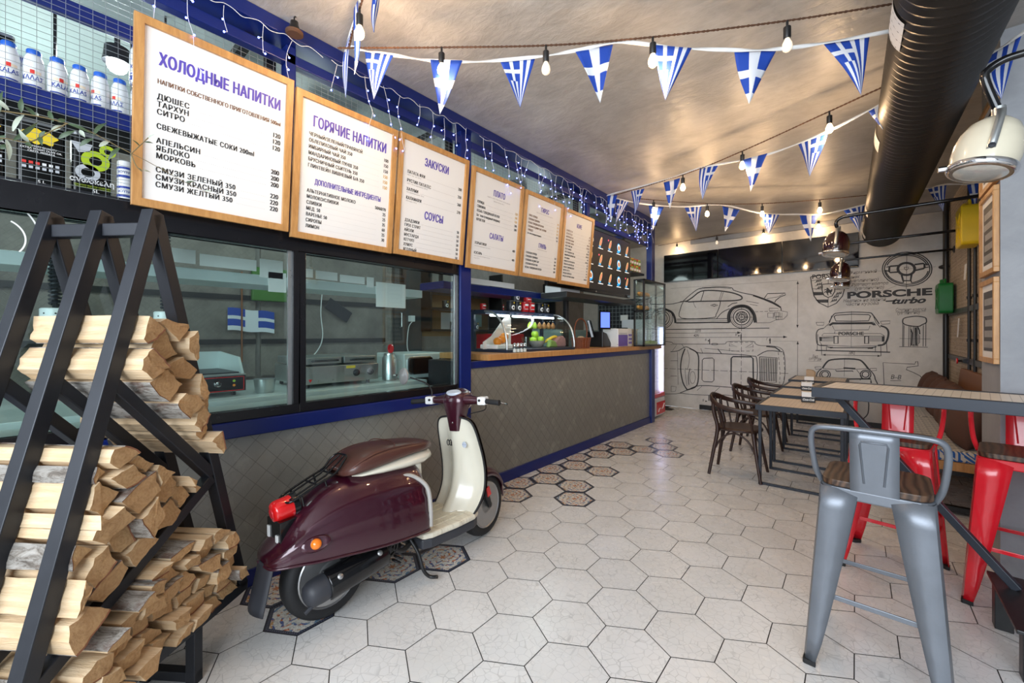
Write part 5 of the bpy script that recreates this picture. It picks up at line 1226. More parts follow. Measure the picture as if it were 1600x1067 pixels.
# ------------------------------------------------------------------ bunting of blue and white pennants
def m_flag(kind):
    t = NT('pennant_' + kind); u, v, _ = t.xyz(t.co('UV')); blue = (.012, .065, .42); wh = (.78, .80, .85)
    if kind == 'stripes':
        s = t.M('GREATER_THAN', t.M('FRACT', t.M('MULTIPLY', u, 4.5)), .5)
        can = t.M('MULTIPLY', t.M('LESS_THAN', u, .56), t.M('LESS_THAN', v, .42))
        cr = t.M('MAXIMUM', t.M('LESS_THAN', t.M('ABSOLUTE', t.M('SUBTRACT', u, .30)), .055), t.M('LESS_THAN', t.M('ABSOLUTE', t.M('SUBTRACT', v, .22)), .04))
        f = t.M('ADD', t.M('MULTIPLY', can, cr), t.M('MULTIPLY', t.M('SUBTRACT', 1.0, can), s))
    else:
        f = t.M('MAXIMUM', t.M('LESS_THAN', t.M('ABSOLUTE', t.M('SUBTRACT', u, .5)), .14), t.M('LESS_THAN', t.M('ABSOLUTE', t.M('SUBTRACT', v, .42)), .075))
        f = t.M('MAXIMUM', f, t.M('GREATER_THAN', v, .80))
    t.P(col=t.mix(f, blue, wh), rough=.7)
    tl = t.n('ShaderNodeBsdfTranslucent', {0: t.mix(f, blue, wh)}); mx = t.n('ShaderNodeMixShader', {0: .15, 1: t.b.outputs[0], 2: tl.outputs[0]})
    t.t.links.new(mx.outputs[0], t.out.inputs[0]); return t.m
FM = {'A': m_flag('stripes'), 'B': m_flag('cross')}
MT['tape'] = pm('white_tape', (.80, .79, .77), .7)
def bunting(label, tape, A, Bq, flags):
    P = [PV(px, py, A, Bq) for px, py in tape]; L0 = Vector(P[0]); o = thing('bunting', label, 'bunting', L0, 0, 'strings of blue and white pennants')
    nv = Vector((Bq[1] - A[1], -(Bq[0] - A[0]), 0)).normalized(); rows = []
    for i, p in enumerate(spline([p - L0 for p in P], 8)): tw = math.sin(i * .55) * .6; rows.append([p + Vector((0, 0, .009)) * math.cos(tw) + nv * .009 * math.sin(tw), p - Vector((0, 0, .009)) * math.cos(tw) - nv * .009 * math.sin(tw)])
    B().grid(rows).obj('tape', 'tape', o, smooth=80, solid=.0015)
    for k, (kd, a, c, t_) in enumerate(flags):
        a, c, t_ = [PV(*q, A, Bq) - L0 for q in (a, c, t_)]; rows = []; flip = (c - a).cross(nv).z < 0
        for i in range(15):
            v = i / 14; r = []
            for j in range(11):
                u = j / 10; l = a.lerp(t_, v); rr_ = c.lerp(t_, v); p = l.lerp(rr_, u) if v < 1 else t_.copy()
                r.append(p + nv * (.012 * math.sin(u * 5 + k) * math.sin(PI * min(v, .95)) + .010 * math.sin(4 * v + 2 * k)))
            rows.append(r)
        B().grid(rows, uv=True).obj('pennant', FM[kd], o, smooth=80, solid=.0008)
    return o
bunting('nearest string of blue and white pennants below the first festoon cord', [(548, 73), (570, 79), (620, 87), (680, 95), (750, 96), (836, 89), (900, 79), (970, 66), (1050, 74), (1140, 78), (1210, 77), (1290, 67), (1405, 46)], *C1,
        [('A', (570, 80), (615, 86), (583, 154)), ('B', (673, 95), (723, 96), (687, 178)), ('A', (781, 94), (836, 89), (813, 170)), ('B', (899, 80), (958, 69), (938, 160)), ('A', (1021, 72), (1080, 77), (1040, 156)), ('B', (1148, 79), (1214, 78), (1169, 164)), ('A', (1288, 68), (1360, 56), (1346, 148))])
bunting('middle string of pennants rising to the duct', [(948, 306), (970, 299), (1030, 284), (1090, 264), (1160, 250), (1210, 238), (1300, 202), (1380, 160)], *C2,
        [('B', (949, 306), (965, 303), (954, 346)), ('A', (1008, 295), (987, 299), (991, 336)), ('B', (1036, 285), (1062, 278), (1048, 326)), ('A', (1122, 258), (1093, 263), (1097, 312)), ('B', (1162, 250), (1200, 240), (1172, 300)), ('A', (1294, 204), (1246, 224), (1266, 276)), ('B', (1355, 172), (1384, 158), (1379, 202))])
bunting('far string of pennants in front of the televisions', [(960, 309), (985, 315), (1020, 320), (1070, 323), (1128, 320), (1190, 333), (1250, 335), (1290, 334), (1350, 320), (1362, 316)], *C3,
        [('A', (964, 311), (983, 315), (962, 349)), ('B', (1013, 321), (1037, 324), (1020, 360)), ('A', (1070, 324), (1097, 322), (1087, 362)), ('B', (1129, 322), (1156, 328), (1133, 362)), ('A', (1190, 334), (1217, 336), (1202, 366)), ('B', (1250, 336), (1279, 335), (1266, 377)), ('A', (1318, 328), (1352, 319), (1343, 362))])
bunting('short string of pennants edge on, running towards the camera at the blue beam', [(541, 76), (556, 20), (566, -8), (588, -60)], *CN, [('A', (543, 62), (548, 50), (538, 152)), ('B', (556, 14), (562, 2), (553, 116)), ('A', (579, -22), (590, -42), (588, 52))])
CR2 = (v2(1420, 150), v2(1620, 30, 2.95)); C5 = ((.42, 6.3), (.84, 6.0))
bunting('pennant string right of the duct behind the cream lamp', [(1500, 112), (1560, 77), (1600, 50), (1640, 20)], *CR2, [('A', (1518, 104), (1596, 56), (1562, 154))])
bunting('short pennant string between the duct and the netted wall', [(1425, 296), (1452, 294), (1480, 288), (1520, 288), (1540, 284)], *C5, [('A', (1449, 294), (1479, 289), (1473, 330)), ('B', (1512, 289), (1530, 286), (1522, 330))])

# ------------------------------------------------------------------ blue icicle lights along the beam
LED = glow('blue_led', (.10, .14, 1.0), 20.0)
def icicles(label, y0, y1, n, seed, gap=.15):
    rng = random.Random(seed); o = thing('fairy_lights', label, 'fairy lights', (-2.44, y0, 3.03), 0, 'blue icicle light strings'); b = B()
    main = [(0, (y1 - y0) * i / 24, -.012 * math.sin(i * 1.9) - .01) for i in range(25)]; b.tube(spline(main, 4), .0018, 4); leds = []
    y = .04
    while y < y1 - y0 and len(leds) < n:
        L_ = rng.choice((.14, .22, .30, .38)); p = Vector((rng.uniform(-.01, .02), y, -.015)); P = [p]; m = max(2, int(L_ / .07))
        for k in range(m):
            p = p + Vector((rng.uniform(-.02, .02), rng.uniform(-.022, .022), -L_ / m)); P.append(p)
            if len(leds) < n: q = p + Vector((rng.uniform(-.02, .02), rng.uniform(-.02, .02), -.012)); leds.append(q); b.tube([p, q], .0014, 4)
        b.tube(spline(P, 4), .0014, 4); y += gap * rng.uniform(.7, 1.3)
    b.obj('light_cord', 'cord_white', o)
    for q in leds: B().ball(q, .0048, 8).obj('led', LED, o)
    return o
icicles('blue icicle fairy lights above the largest menu board', .15, 1.15, 26, 1, .16)
icicles('blue icicle fairy lights above the second and third menu boards', 1.2, 2.3, 42, 2, .13)
icicles('blue icicle fairy lights above the fourth to sixth menu boards', 2.45, 4.3, 62, 3, .12)
icicles('blue icicle fairy lights over the menu screen at the far corner', 4.35, 6.2, 60, 4, .11)

# black spotlight with wooden ring hooked on the beam
o = thing('hook_lamp', 'small black lamp with a wooden ring hanging from a hook at the blue beam', 'lamp', PX(460, 40, -2.40))
B().lathe([(.02, .02), (.022, .0), (.03, -.02), (.03, -.045), (.02, -.05)], 18).obj('lamp_body', 'black_gloss', o, smooth=40)
B().lathe([(.036, -.052), (.045, -.046), (.045, -.036), (.036, -.030), (.036, -.052)], 24).obj('wooden_ring', 'rope', o, smooth=40)
B().tube(spline([(0, 0, .02), (0, 0, .045), (0, .012, .06), (0, .004, .082), (0, -.012, .07)], 6), .004, 8).obj('hook', 'black', o, smooth=60)
# ------------------------------------------------------------------ line drawing painted on the far wall (photo pixels mapped onto the wall plane)
YM = YB - .0015
mb = B()
za = lambda x, y: (1030 + x / 5.082, 430 + y / 5.082)
zb_ = lambda x, y: (1250 + x / 4.852, 380 + y / 4.852)
def wl(F, pts, w=.010, m=0, k=0, closed=False, dash=None):
    P = [PY(*F(*p), YM) for p in pts]
    if k: P = spline(P, k, closed)
    if closed: P = P + [P[0]]
    def strip(Q):
        L_, R_ = [], []
        for i, p in enumerate(Q):
            a = Q[max(i - 1, 0)]; c = Q[min(i + 1, len(Q) - 1)]; d = c - a; d.y = 0
            d = d.normalized() if d.length > 1e-9 else Vector((1, 0, 0)); n = Vector((-d.z, 0, d.x)) * (w / 2); L_.append(p + n); R_.append(p - n)
        mb.grid([L_, R_], m)
    if not dash: strip(P); return
    on, off = dash; acc = 0; Q = []
    fine = [P[0]]
    for a, c in zip(P, P[1:]):
        s = max(1, int((c - a).length / .01)); fine += [a.lerp(c, j / s) for j in range(1, s + 1)]
    for a, c in zip(fine, fine[1:]):
        if acc % (on + off) < on: Q = Q or [a]; Q.append(c)
        elif len(Q) > 1: strip(Q); Q = []
        acc += (c - a).length
    if len(Q) > 1: strip(Q)
def el(F, cx, cy, rx, ry, w=.008, m=0, a0=0, a1=360, n=28): wl(F, [(cx + rx * math.cos(math.radians(a0 + (a1 - a0) * i / n)), cy + ry * math.sin(math.radians(a0 + (a1 - a0) * i / n))) for i in range(n + 1)], w, m)
def fill(F, pts, m=0): P = [PY(*F(*p), YM) for p in pts]; mb.add(P, [tuple(range(len(P)))], m)
def wt(F, s, x0, y0, x1, y1, cap, m=1, bold=.01, shear=.25, space=1.0):          # from the left end of the baseline to the right end, cap height in wall metres
    p, q = PY(*F(x0, y0), YM), PY(*F(x1, y1), YM); text(mb, s, on_y((p.x, YM, (p.z + q.z) / 2)), cap / .727, m, 'LEFT', bold, 1, shear, space, fit=q.x - p.x)
def arrow(F, x, y, dx, dy): fill(F, [(x, y), (x - dx - dy * .35, y - dy - dx * .35), (x - dx + dy * .35, y - dy + dx * .35)])
T_, M_, N_ = .022, .013, .007
# side view
wl(za, [(-330, 330), (-300, 270), (-160, 235), (75, 230), (130, 222), (190, 208)], M_, 0, 4)
wl(za, [(190, 205), (250, 152), (320, 105), (400, 97), (480, 92), (575, 100), (590, 118), (660, 140), (750, 158), (830, 185), (900, 212), (960, 250), (968, 282)], M_, 0, 3)
wl(za, [(320, 112), (360, 103), (480, 98), (570, 106)], N_); wl(za, [(165, 212), (215, 205), (235, 212)], .02)
wl(za, [(210, 212), (265, 175), (330, 128), (430, 121), (560, 135), (640, 160), (658, 180), (640, 195), (560, 203), (330, 207), (232, 212)], T_, 0, 3)
wl(za, [(355, 128), (330, 207)], M_); wl(za, [(510, 135), (485, 203)], N_); wl(za, [(496, 133), (474, 203)], N_)
wl(za, [(190, 215), (172, 255), (175, 340), (420, 337), (452, 310), (478, 250), (487, 205)], M_, 0, 4); wl(za, [(455, 345), (500, 295), (560, 265)], M_, 0, 3)
wl(za, [(268, 205), (280, 240), (292, 258)], N_); el(za, 437, 238, 28, 6, N_); el(za, 437, 238, 12, 9, N_)
wl(za, [(835, 182), (860, 146), (1000, 142), (1003, 156), (960, 172), (925, 200), (918, 215)], M_, 0, 0); wl(za, [(855, 186), (940, 172), (985, 150)], N_)
wl(za, [(745, 160), (830, 190), (905, 222), (965, 255)], .024)
wl(za, [(968, 283), (1018, 292), (1016, 320), (985, 350), (925, 355), (880, 376), (770, 378)], N_); wl(za, [(760, 290), (960, 283)], N_, 0, 0, False, (.05, .02))
for x, y, a, c in ((862, 300, 45, 35), (915, 296, 40, 30), (925, 330, 50, 22), (875, 262, 70, 22)): wl(za, [(x, y), (x + a, y), (x + a, y + c), (x, y + c), (x, y)], N_)
for i in range(6): wl(za, [(905 + i * 14, 296), (905 + i * 14, 350)], .005)
wl(za, [(555, 377), (552, 315), (582, 265), (650, 243), (712, 258), (752, 310), (764, 376)], .05, 0, 4)
wl(za, [(545, 250), (580, 225), (620, 218)], M_); wl(za, [(690, 205), (790, 222)], N_); wl(za, [(720, 230), (780, 242)], N_)
for r, w_ in ((92, M_), (80, N_), (66, .016), (46, M_), (20, N_), (8, N_)): el(za, 655, 332, r, r * .95, w_)
for k in range(5):
    a = k * 72; el(za, 655 + 33 * math.cos(math.radians(a)), 332 + 31 * math.sin(math.radians(a)), 9, 9, M_)
    wl(za, [(655 + 20 * math.cos(math.radians(a + 36)), 332 + 19 * math.sin(math.radians(a + 36))), (655 + 46 * math.cos(math.radians(a + 36)), 332 + 44 * math.sin(math.radians(a + 36)))], M_)
wl(za, [(135, 378), (250, 378), (420, 374), (555, 375)], .024); wl(za, [(140, 350), (545, 344)], M_); wl(za, [(140, 362), (545, 358)], N_)
wl(za, [(-75, 400), (-60, 310), (0, 268), (60, 275), (105, 300), (125, 345), (128, 380)], .04, 0, 4)
for r, w_ in ((88, M_), (76, N_), (62, .016), (44, M_), (18, N_)): el(za, 20, 342, r, r * .95, w_)
wl(za, [(-300, 270), (-320, 380), (-70, 392)], M_); el(za, -255, 290, 35, 28, N_)
wl(za, [(-360, 436), (875, 420)], M_)
for y0, y1, x1 in ((462, 456, 650), (497, 490, 1015)): wl(za, [(-340, y0), (x1, y1)], N_); arrow(za, x1, y1, 30, 0)
wl(za, [(655, 235), (650, 885)], N_, 0, 0, False, (.09, .03)); wl(za, [(560, 334), (750, 332)], N_, 0, 0, False, (.06, .02))
wl(za, [(1100, 48), (1098, 418)], N_, 1); arrow(za, 1100, 44, 0, -26); arrow(za, 1098, 420, 0, 26); wl(za, [(90, 105), (1105, 40)], .004, 1)
wl(za, [(1100, 525), (1098, 800)], N_, 1); arrow(za, 1100, 522, 0, -26); wl(za, [(900, 523), (1110, 524)], .004, 1)
wt(za, '2272', 285, 450, 330, 450, .045, 0); wt(za, '4291', 272, 487, 316, 487, .045, 0)
for x, y, s in ((372, 520, 'Б'), (612, 480, 'В'), (858, 516, 'Г'), (352, 1000, 'Б')): wt(za, s, x - 10, y, x + 4, y, .04, 0); arrow(za, x + 32, y, 18, 0)
for x, y in ((400, 520), (650, 485), (880, 515), (395, 970)): wl(za, [(x, y - 15), (x, y + 28)], .016)
# plan view
wl(za, [(-330, 700), (-320, 600), (-250, 540), (-60, 522), (90, 530), (130, 545), (400, 547), (520, 545), (548, 527), (740, 525), (762, 542), (800, 558), (900, 562), (960, 577), (988, 610), (1000, 700), (998, 780), (984, 860), (930, 905), (780, 935)], N_ * 1.3, 0, 4)
wl(za, [(-330, 700), (-325, 850), (-260, 930), (90, 942), (170, 936), (250, 946), (400, 952), (520, 950), (620, 960), (760, 940)], N_ * 1.3, 0, 4)
wl(za, [(90, 607), (150, 600), (205, 570), (240, 578), (310, 615), (420, 620), (630, 630), (742, 642), (772, 655), (780, 760), (770, 860), (740, 888), (600, 892), (330, 876), (222, 912), (165, 935)], M_, 0, 4)
wl(za, [(205, 582), (180, 650), (170, 745), (188, 850), (222, 910)], T_, 0, 4); wl(za, [(222, 590), (240, 660), (225, 745), (205, 745), (220, 880)], N_, 0, 3)
wl(za, [(240, 580), (306, 625), (312, 740), (300, 872), (225, 910)], T_, 0, 4); wl(za, [(245, 740), (232, 800), (235, 870)], M_, 0, 3); el(za, 265, 812, 22, 48, N_)
for F4, rx_ in ((((342, 660), (436, 656), (434, 848), (340, 844)), 0), (((572, 646), (745, 648), (748, 880), (570, 880)), 1)):
    (ax, ay), (bx, by), (cx, cy), (dx_, dy_) = F4; r = 14
    wl(za, [(ax + r, ay), (bx - r, by), (bx, by + r), (cx, cy - r), (cx - r, cy), (dx_ + r, dy_), (dx_, dy_ - r), (ax, ay + r), (ax + r, ay)], T_ if rx_ else M_)
wl(za, [(797, 648), (935, 655), (930, 850), (800, 852), (797, 648)], M_)
for i in range(9): fill(za, [(808 + i * 14, 658), (815 + i * 14, 658), (813 + i * 13.6, 842), (806 + i * 13.6, 842)])
wl(za, [(780, 640), (860, 600), (980, 608)], M_, 0, 3); wl(za, [(850, 565), (920, 572), (960, 600)], .02)
wl(za, [(558, 532), (745, 532), (745, 602), (558, 602), (558, 532)], N_, 0, 0, False, (.05, .03)); wl(za, [(565, 545), (620, 568), (560, 560)], N_); wl(za, [(742, 540), (685, 575), (740, 568)], N_)
wl(za, [(-320, 725), (1025, 780)], N_, 0, 0, False, (.12, .03)); wl(za, [(945, 610), (960, 780), (955, 860)], N_, 0, 0, False, (.05, .03)); wl(za, [(985, 610), (998, 780), (985, 860)], N_, 0, 0, False, (.05, .03))
wl(za, [(330, 580), (345, 618)], N_); wl(za, [(465, 585), (495, 622)], M_); wl(za, [(360, 580), (640, 605)], N_); wl(za, [(480, 890), (440, 925)], N_); wl(za, [(340, 880), (300, 915)], N_); el(za, 440, 547, 26, 7, N_)
for a, c in (((90, 680), (145, 678)), ((90, 800), (140, 800)), ((145, 610), (150, 870)), ((178, 548), (200, 575))): wl(za, [a, c], N_)
wl(za, [(90, 550), (140, 552), (105, 600)], N_); wl(za, [(95, 880), (135, 885), (130, 920), (95, 925), (95, 880)], N_)
# crest
wl(zb_, [(80, 255), (150, 244), (215, 232), (345, 238), (342, 330), (322, 400), (275, 455), (212, 484), (142, 450), (106, 400), (90, 330), (80, 255)], M_); wl(zb_, [(88, 285), (215, 264), (338, 268)], N_)
wt(zb_, 'PORSCHE', 90, 274, 334, 252, .07, 0, .02, 0); wl(zb_, [(214, 264), (214, 310)], N_); wl(zb_, [(214, 410), (213, 482)], N_); wl(zb_, [(97, 345), (168, 348)], N_); wl(zb_, [(262, 352), (338, 345)], N_)
wl(zb_, [(165, 312), (225, 307), (264, 312), (263, 365), (243, 400), (212, 411), (182, 396), (168, 360), (165, 312)], M_)
for P in ([(100, 370), (168, 370), (178, 392), (104, 396)], [(118, 428), (213, 426), (213, 450), (140, 450)], [(262, 290), (338, 292), (337, 312), (264, 312)]): fill(zb_, P)
for x, y in ((110, 300), (114, 325), (120, 350), (262, 395), (240, 420), (226, 448)):
    wl(zb_, [(x, y), (x + 22, y - 8), (x + 55, y - 14)], N_)
    for k in range(3): wl(zb_, [(x + 14 + k * 14, y - 5 - k * 3), (x + 24 + k * 14, y - 22 - k * 3)], M_)
fill(zb_, [(196, 372), (204, 352), (200, 342), (206, 336), (214, 340), (224, 352), (236, 356), (238, 346), (246, 350), (244, 364), (236, 372), (240, 388), (232, 386), (226, 376), (216, 374), (212, 384), (218, 396), (208, 394), (204, 380)])
wl(zb_, [(204, 356), (192, 350), (184, 356)], M_); wl(zb_, [(203, 366), (190, 368), (186, 376)], M_)
# steering wheel
el(zb_, 812, 196, 188, 129, M_); el(zb_, 812, 196, 172, 116, M_); el(zb_, 806, 195, 64, 46, .03, 0)
for P in ([(746, 170), (686, 174), (678, 182), (676, 212), (684, 222), (742, 218)], [(868, 162), (934, 153), (944, 160), (944, 184), (936, 192), (874, 206)], [(770, 240), (782, 284), (838, 284), (846, 236)]): wl(zb_, P, T_)
el(zb_, 812, 196, 158, 104, M_, 0, 196, 345); wl(zb_, [(655, 182), (680, 175)], M_); wl(zb_, [(972, 160), (944, 160)], M_); el(zb_, 812, 196, 160, 106, M_, 0, 8, 78); el(zb_, 812, 196, 162, 106, M_, 0, 100, 176)
wl(zb_, [(645, 206), (678, 214)], M_); wl(zb_, [(974, 180), (944, 186)], M_); wl(zb_, [(845, 300), (842, 284)], M_); wl(zb_, [(785, 300), (782, 284)], M_)
wl(zb_, [(790, 182), (824, 180), (820, 194), (806, 206), (792, 194), (790, 182)], N_); wl(zb_, [(810, 70), (806, 345)], .005); wl(zb_, [(590, 212), (1030, 178)], .004, 1)
for s, a, c in (('Фирменный', (372, 234), (580, 224)), ('знак', (378, 268), (452, 262)), ('(увеличено)', (370, 296), (592, 286)), ('Рулевое колесо', (386, 326), (668, 314)), ('(увеличено)', (412, 354), (634, 344)), ('Надпись на задней', (325, 444), (650, 440)), ('части кузова', (344, 472), (592, 468)),
                ('Сечение колеса', (722, 517), (952, 512)), ('(увеличено)', (736, 540), (905, 534)), ('Вид', (92, 868), (134, 868)), ('спереди', (65, 887), (160, 886))): wt(zb_, s, *a, *c, .048, 1, .012)
wl(zb_, [(380, 366), (640, 358), (730, 322)], .004, 1); wl(zb_, [(370, 308), (665, 300)], .004, 1); wl(zb_, [(722, 524), (952, 518)], .004, 1); wl(zb_, [(65, 895), (165, 895)], .004, 1)
wt(zb_, 'PORSCHE', 355, 420, 1000, 388, .095, 0, .045, 0); wt(zb_, 'turbo', 690, 458, 948, 452, .085, 0, .04, .35); wl(zb_, [(650, 440), (720, 436)], .018)
# rear view
wl(zb_, [(220, 600), (255, 540), (300, 528), (400, 522), (520, 526), (550, 540), (600, 612)], M_, 0, 3); wl(zb_, [(258, 555), (275, 545), (400, 538), (520, 541), (534, 552), (520, 588), (400, 592), (272, 590), (258, 555)], M_, 0, 0)
wl(zb_, [(210, 625), (245, 600), (400, 606), (560, 598), (575, 625)], N_); wl(zb_, [(222, 622), (250, 608), (540, 606), (568, 618)], .03)
wl(zb_, [(180, 645), (225, 602), (240, 548)], N_); wl(zb_, [(610, 640), (575, 600), (555, 548)], N_); wl(zb_, [(180, 645), (140, 655), (124, 690), (130, 760), (160, 775), (210, 775)], M_, 0, 3); wl(zb_, [(610, 625), (650, 640), (670, 670), (665, 720), (640, 765), (590, 775)], T_, 0, 3)
wl(zb_, [(165, 700), (180, 684), (610, 684), (640, 702)], N_); wl(zb_, [(165, 704), (640, 704)], N_); wl(zb_, [(150, 745), (165, 772), (400, 782), (620, 776), (640, 748)], N_)
fill(zb_, [(162, 716), (255, 712), (255, 716), (162, 720)]); [fill(zb_, [(x, 712 + k * 9), (x + 92, 712 + k * 9), (x + 92, 715 + k * 9), (x, 715 + k * 9)]) for x in (160, 526) for k in range(4)]
fill(zb_, [(145, 710), (165, 710), (165, 742), (148, 742)]); fill(zb_, [(620, 708), (642, 706), (640, 746), (620, 746)])
for x in (258, 490): wl(zb_, [(x, 706), (x + 30, 706), (x + 30, 760), (x, 760), (x, 706)], M_)
wt(zb_, 'PORSCHE', 290, 698, 482, 694, .05, 0, .03, 0); wl(zb_, [(245, 625), (262, 660), (520, 656), (530, 625)], N_); wl(zb_, [(265, 668), (260, 684)], N_)
for a, c in (((122, 600), (182, 600)), ((610, 592), (684, 588))): (x, y), (x2, y2) = a, c; wl(zb_, [(x, y), (x2, y2), (x2 - 4, y2 + 22), (x + 8, y + 22), (x, y)], N_)
wl(zb_, [(118, 812), (684, 826)], .016); wl(zb_, [(205, 785), (235, 792), (540, 792), (580, 785)], M_); fill(zb_, [(220, 786), (250, 786), (245, 796), (228, 796)]); fill(zb_, [(505, 790), (560, 788), (552, 800), (515, 800)])
for a, c in (((135, 690), (130, 812)), ((160, 760), (165, 850)), ((200, 780), (200, 812)), ((570, 780), (572, 820)), ((655, 740), (660, 822)), ((612, 780), (614, 856))): wl(zb_, [a, c], N_)
wl(zb_, [(170, 846), (612, 854)], N_); arrow(zb_, 170, 846, -24, 0); arrow(zb_, 612, 854, 24, 0); wt(zb_, '1892', 366, 842, 412, 842, .045, 0); wl(zb_, [(390, 515), (388, 790)], .004)
# wheel section
wl(zb_, [(778, 602), (782, 575), (810, 562), (880, 553), (945, 562), (958, 580), (956, 602), (925, 618), (900, 630), (850, 628), (800, 618), (778, 602)], M_, 0, 3)
for x in (780, 788, 826, 840, 935, 955): wl(zb_, [(x, 600 if x in (780, 955) else 622), (x - 2, 782)], N_)
for x in (858, 868, 880, 892): wl(zb_, [(x, 630), (x, 690), (x + 14 * (x > 870), 700), (x + 14 * (x > 870), 755), (x, 765), (x, 782)], N_)
wl(zb_, [(890, 630), (905, 660), (908, 690)], M_); wl(zb_, [(840, 650), (850, 680), (846, 775), (865, 770)], M_); wl(zb_, [(752, 784), (968, 788)], N_); wl(zb_, [(755, 722), (990, 726)], .004); fill(zb_, [(872, 640), (886, 640), (888, 775), (874, 775)])
# front view, section B-B
wl(zb_, [(170, 948), (200, 905), (235, 884), (335, 876), (440, 882), (480, 905), (520, 955)], T_, 0, 3); wl(zb_, [(175, 948), (260, 956), (335, 950), (430, 955), (515, 948)], N_, 0, 3)
wl(zb_, [(165, 950), (130, 985), (118, 1060), (125, 1120), (560, 1125), (570, 1030), (552, 985), (520, 955)], M_, 0, 3); wl(zb_, [(270, 960), (275, 970), (400, 968), (402, 975)], M_); wl(zb_, [(330, 945), (420, 950)], .02); wl(zb_, [(338, 870), (335, 1010)], .004)
el(zb_, 497, 996, 40, 34, M_); el(zb_, 497, 994, 26, 22, M_); el(zb_, 190, 996, 40, 34, M_); el(zb_, 190, 994, 26, 22, M_); wl(zb_, [(300, 1030), (535, 1028), (540, 1060)], .02); wl(zb_, [(130, 1090), (560, 1092)], M_); wl(zb_, [(430, 960), (470, 1010), (455, 1040)], N_)
for a, c in (((112, 938), (160, 936)), ((528, 950), (580, 948))): (x, y), (x2, y2) = a, c; wl(zb_, [(x, y), (x2, y2), (x2, y2 + 16), (x + 8, y + 18), (x, y)], N_)
wl(zb_, [(640, 1130), (630, 905), (870, 917), (878, 897), (892, 896), (896, 930), (812, 940), (806, 958), (860, 980), (910, 1005), (935, 1035), (950, 1110)], N_ * 1.2); wt(zb_, 'В–В', 685, 1030, 765, 1030, .06, 0, .012); wl(zb_, [(685, 1042), (766, 1042)], N_)
wl(zb_, [(440, 1180), (500, 1170), (520, 1200), (515, 1290), (480, 1330)], M_, 0, 3)
mur = mb.obj('painted_drawing', ['mural_ink', 'mural_faint'], wall_back, label='black painted blueprint of a sports car')
# ------------------------------------------------------------------ things on and over the service counter
CG = thin_glass('case_glass', (.95, .99, .98), 0.0, 1.0)
TUBE = glow('led_tube', (.85, .95, 1.0), 14.0)
MT['case_frame'] = pm('dark_blue_frame', (.015, .025, .05), .3, var=.2)
dc = thing('display_case', 'refrigerated glass display case with curved front standing on the oak worktop', 'display case', (-2.88, 3.62, CZ))
y0, y1 = -.60, .62; cur = spline([(.24, 0, .03), (.235, 0, .12), (.20, 0, .24), (.13, 0, .34), (.03, 0, .40), (-.06, 0, .415)], 5)
B().box(-.22, .25, y0, y1, 0, .03).obj('base', 'case_frame', dc, bevel=.004); B().box(-.24, -.05, y0, y1, .385, .43).obj('top', 'case_frame', dc, bevel=.006)
for y in (y0, y1 - .03): B().box(-.25, -.21, y, y + .03, 0, .40).obj('back_post', 'case_frame', dc, bevel=.003)
B().grid([[(p.x, y, p.z) for p in cur] for y in (y0 + .015, y1 - .015)]).obj('front_glass', CG, dc, smooth=80)
for y in (y0 + .005, y1 - .005):
    B().prism([(-.21, .03)] + [(p.x, p.z) for p in cur] + [(-.21, .40)], -.002, .002, basis((0, y, 0), (1, 0, 0), (0, 0, 1), (0, -1, 0))).obj('side_glass', CG, dc)
    B().tube([(p.x + .003, y, p.z) for p in cur], .011, 8).obj('edge_trim', 'steel', dc, smooth=60)
B().box(-.20, .10, y0 + .02, y1 - .02, .235, .241).obj('glass_shelf', CG, dc)
for a, c in ((-.55, -.26), (-.20, .12), (.17, .56)): B().rod((-.02, a, .372), (-.02, c, .372), .011, 10).obj('light_tube', TUBE, dc)
lamp('case_light', 'AREA', (-2.90, 3.6, CZ + .36), 2.2, (.85, .95, 1), .05, (0, 0, PI / 2), 1.2).data.shape = 'RECTANGLE'
B().prism([(.0, .03), (.0, .36), (-.10, .35), (-.30, .16), (-.42, .10), (-.42, .03)], -.01, .0, basis((-.03, -.22, 0), (0, 1, 0), (0, 0, 1), (1, 0, 0))).obj('paper_sheet', 'paper', dc)
MT['orange'] = pm('orange_peel', (.90, .27, .01), .45, var=.08, bump=.2, bs=260); MT['apple'] = pm('green_apple', (.33, .55, .04), .3, var=.15); MT['banana'] = pm('banana_peel', (.85, .60, .05), .45, var=.1)
MT['avocado'] = pm('dark_fruit', (.11, .05, .03), .5, var=.4); MT['pear'] = pm('red_green_fruit', (.32, .16, .05), .4, var=.5, sc=9); MT['bowl'] = pm('grey_bowl', (.30, .28, .25), .4)
def put(b, name, mat, loc, lab, cat, group=None, **k): o = b.obj(name, mat, **k); o.location = loc; return tag(o, lab, cat, group)
for x, y, z, lab in ((.05, -.52, .105, 'orange nearest the left end of the glass case'), (.03, -.43, .125, 'orange second from the left in the glass case'), (.0, -.36, .15, 'orange farthest right and highest in the glass case'), (-.08, -.50, .09, 'orange at the back left of the glass case')):
    o = put(B().ball((0, 0, 0), .043, 18), 'orange', 'orange', (-2.88 + x, 3.62 + y, CZ + z), lab, 'orange', 'oranges in the glass case', smooth=80); B().lathe([(.005, .042), (.003, .045), (0, .045)], 8).obj('stem', 'bowl', o)
o = B().box(-.12, .12, -.14, .10, 0, .045).obj('fruit_tray', 'white_plastic', bevel=.01); o.location = (-2.88, 3.16, CZ + .031); tag(o, 'white tray under the oranges in the glass case', 'tray')
put(B().lathe([(.03, 0), (.05, .004), (.085, .05), (.09, .075), (.084, .074), (.05, .012), (0, .01)], 24), 'fruit_bowl', 'bowl', (-2.80, 3.72, CZ + .031), 'grey bowl holding the green apples in the glass case', 'bowl', smooth=50)
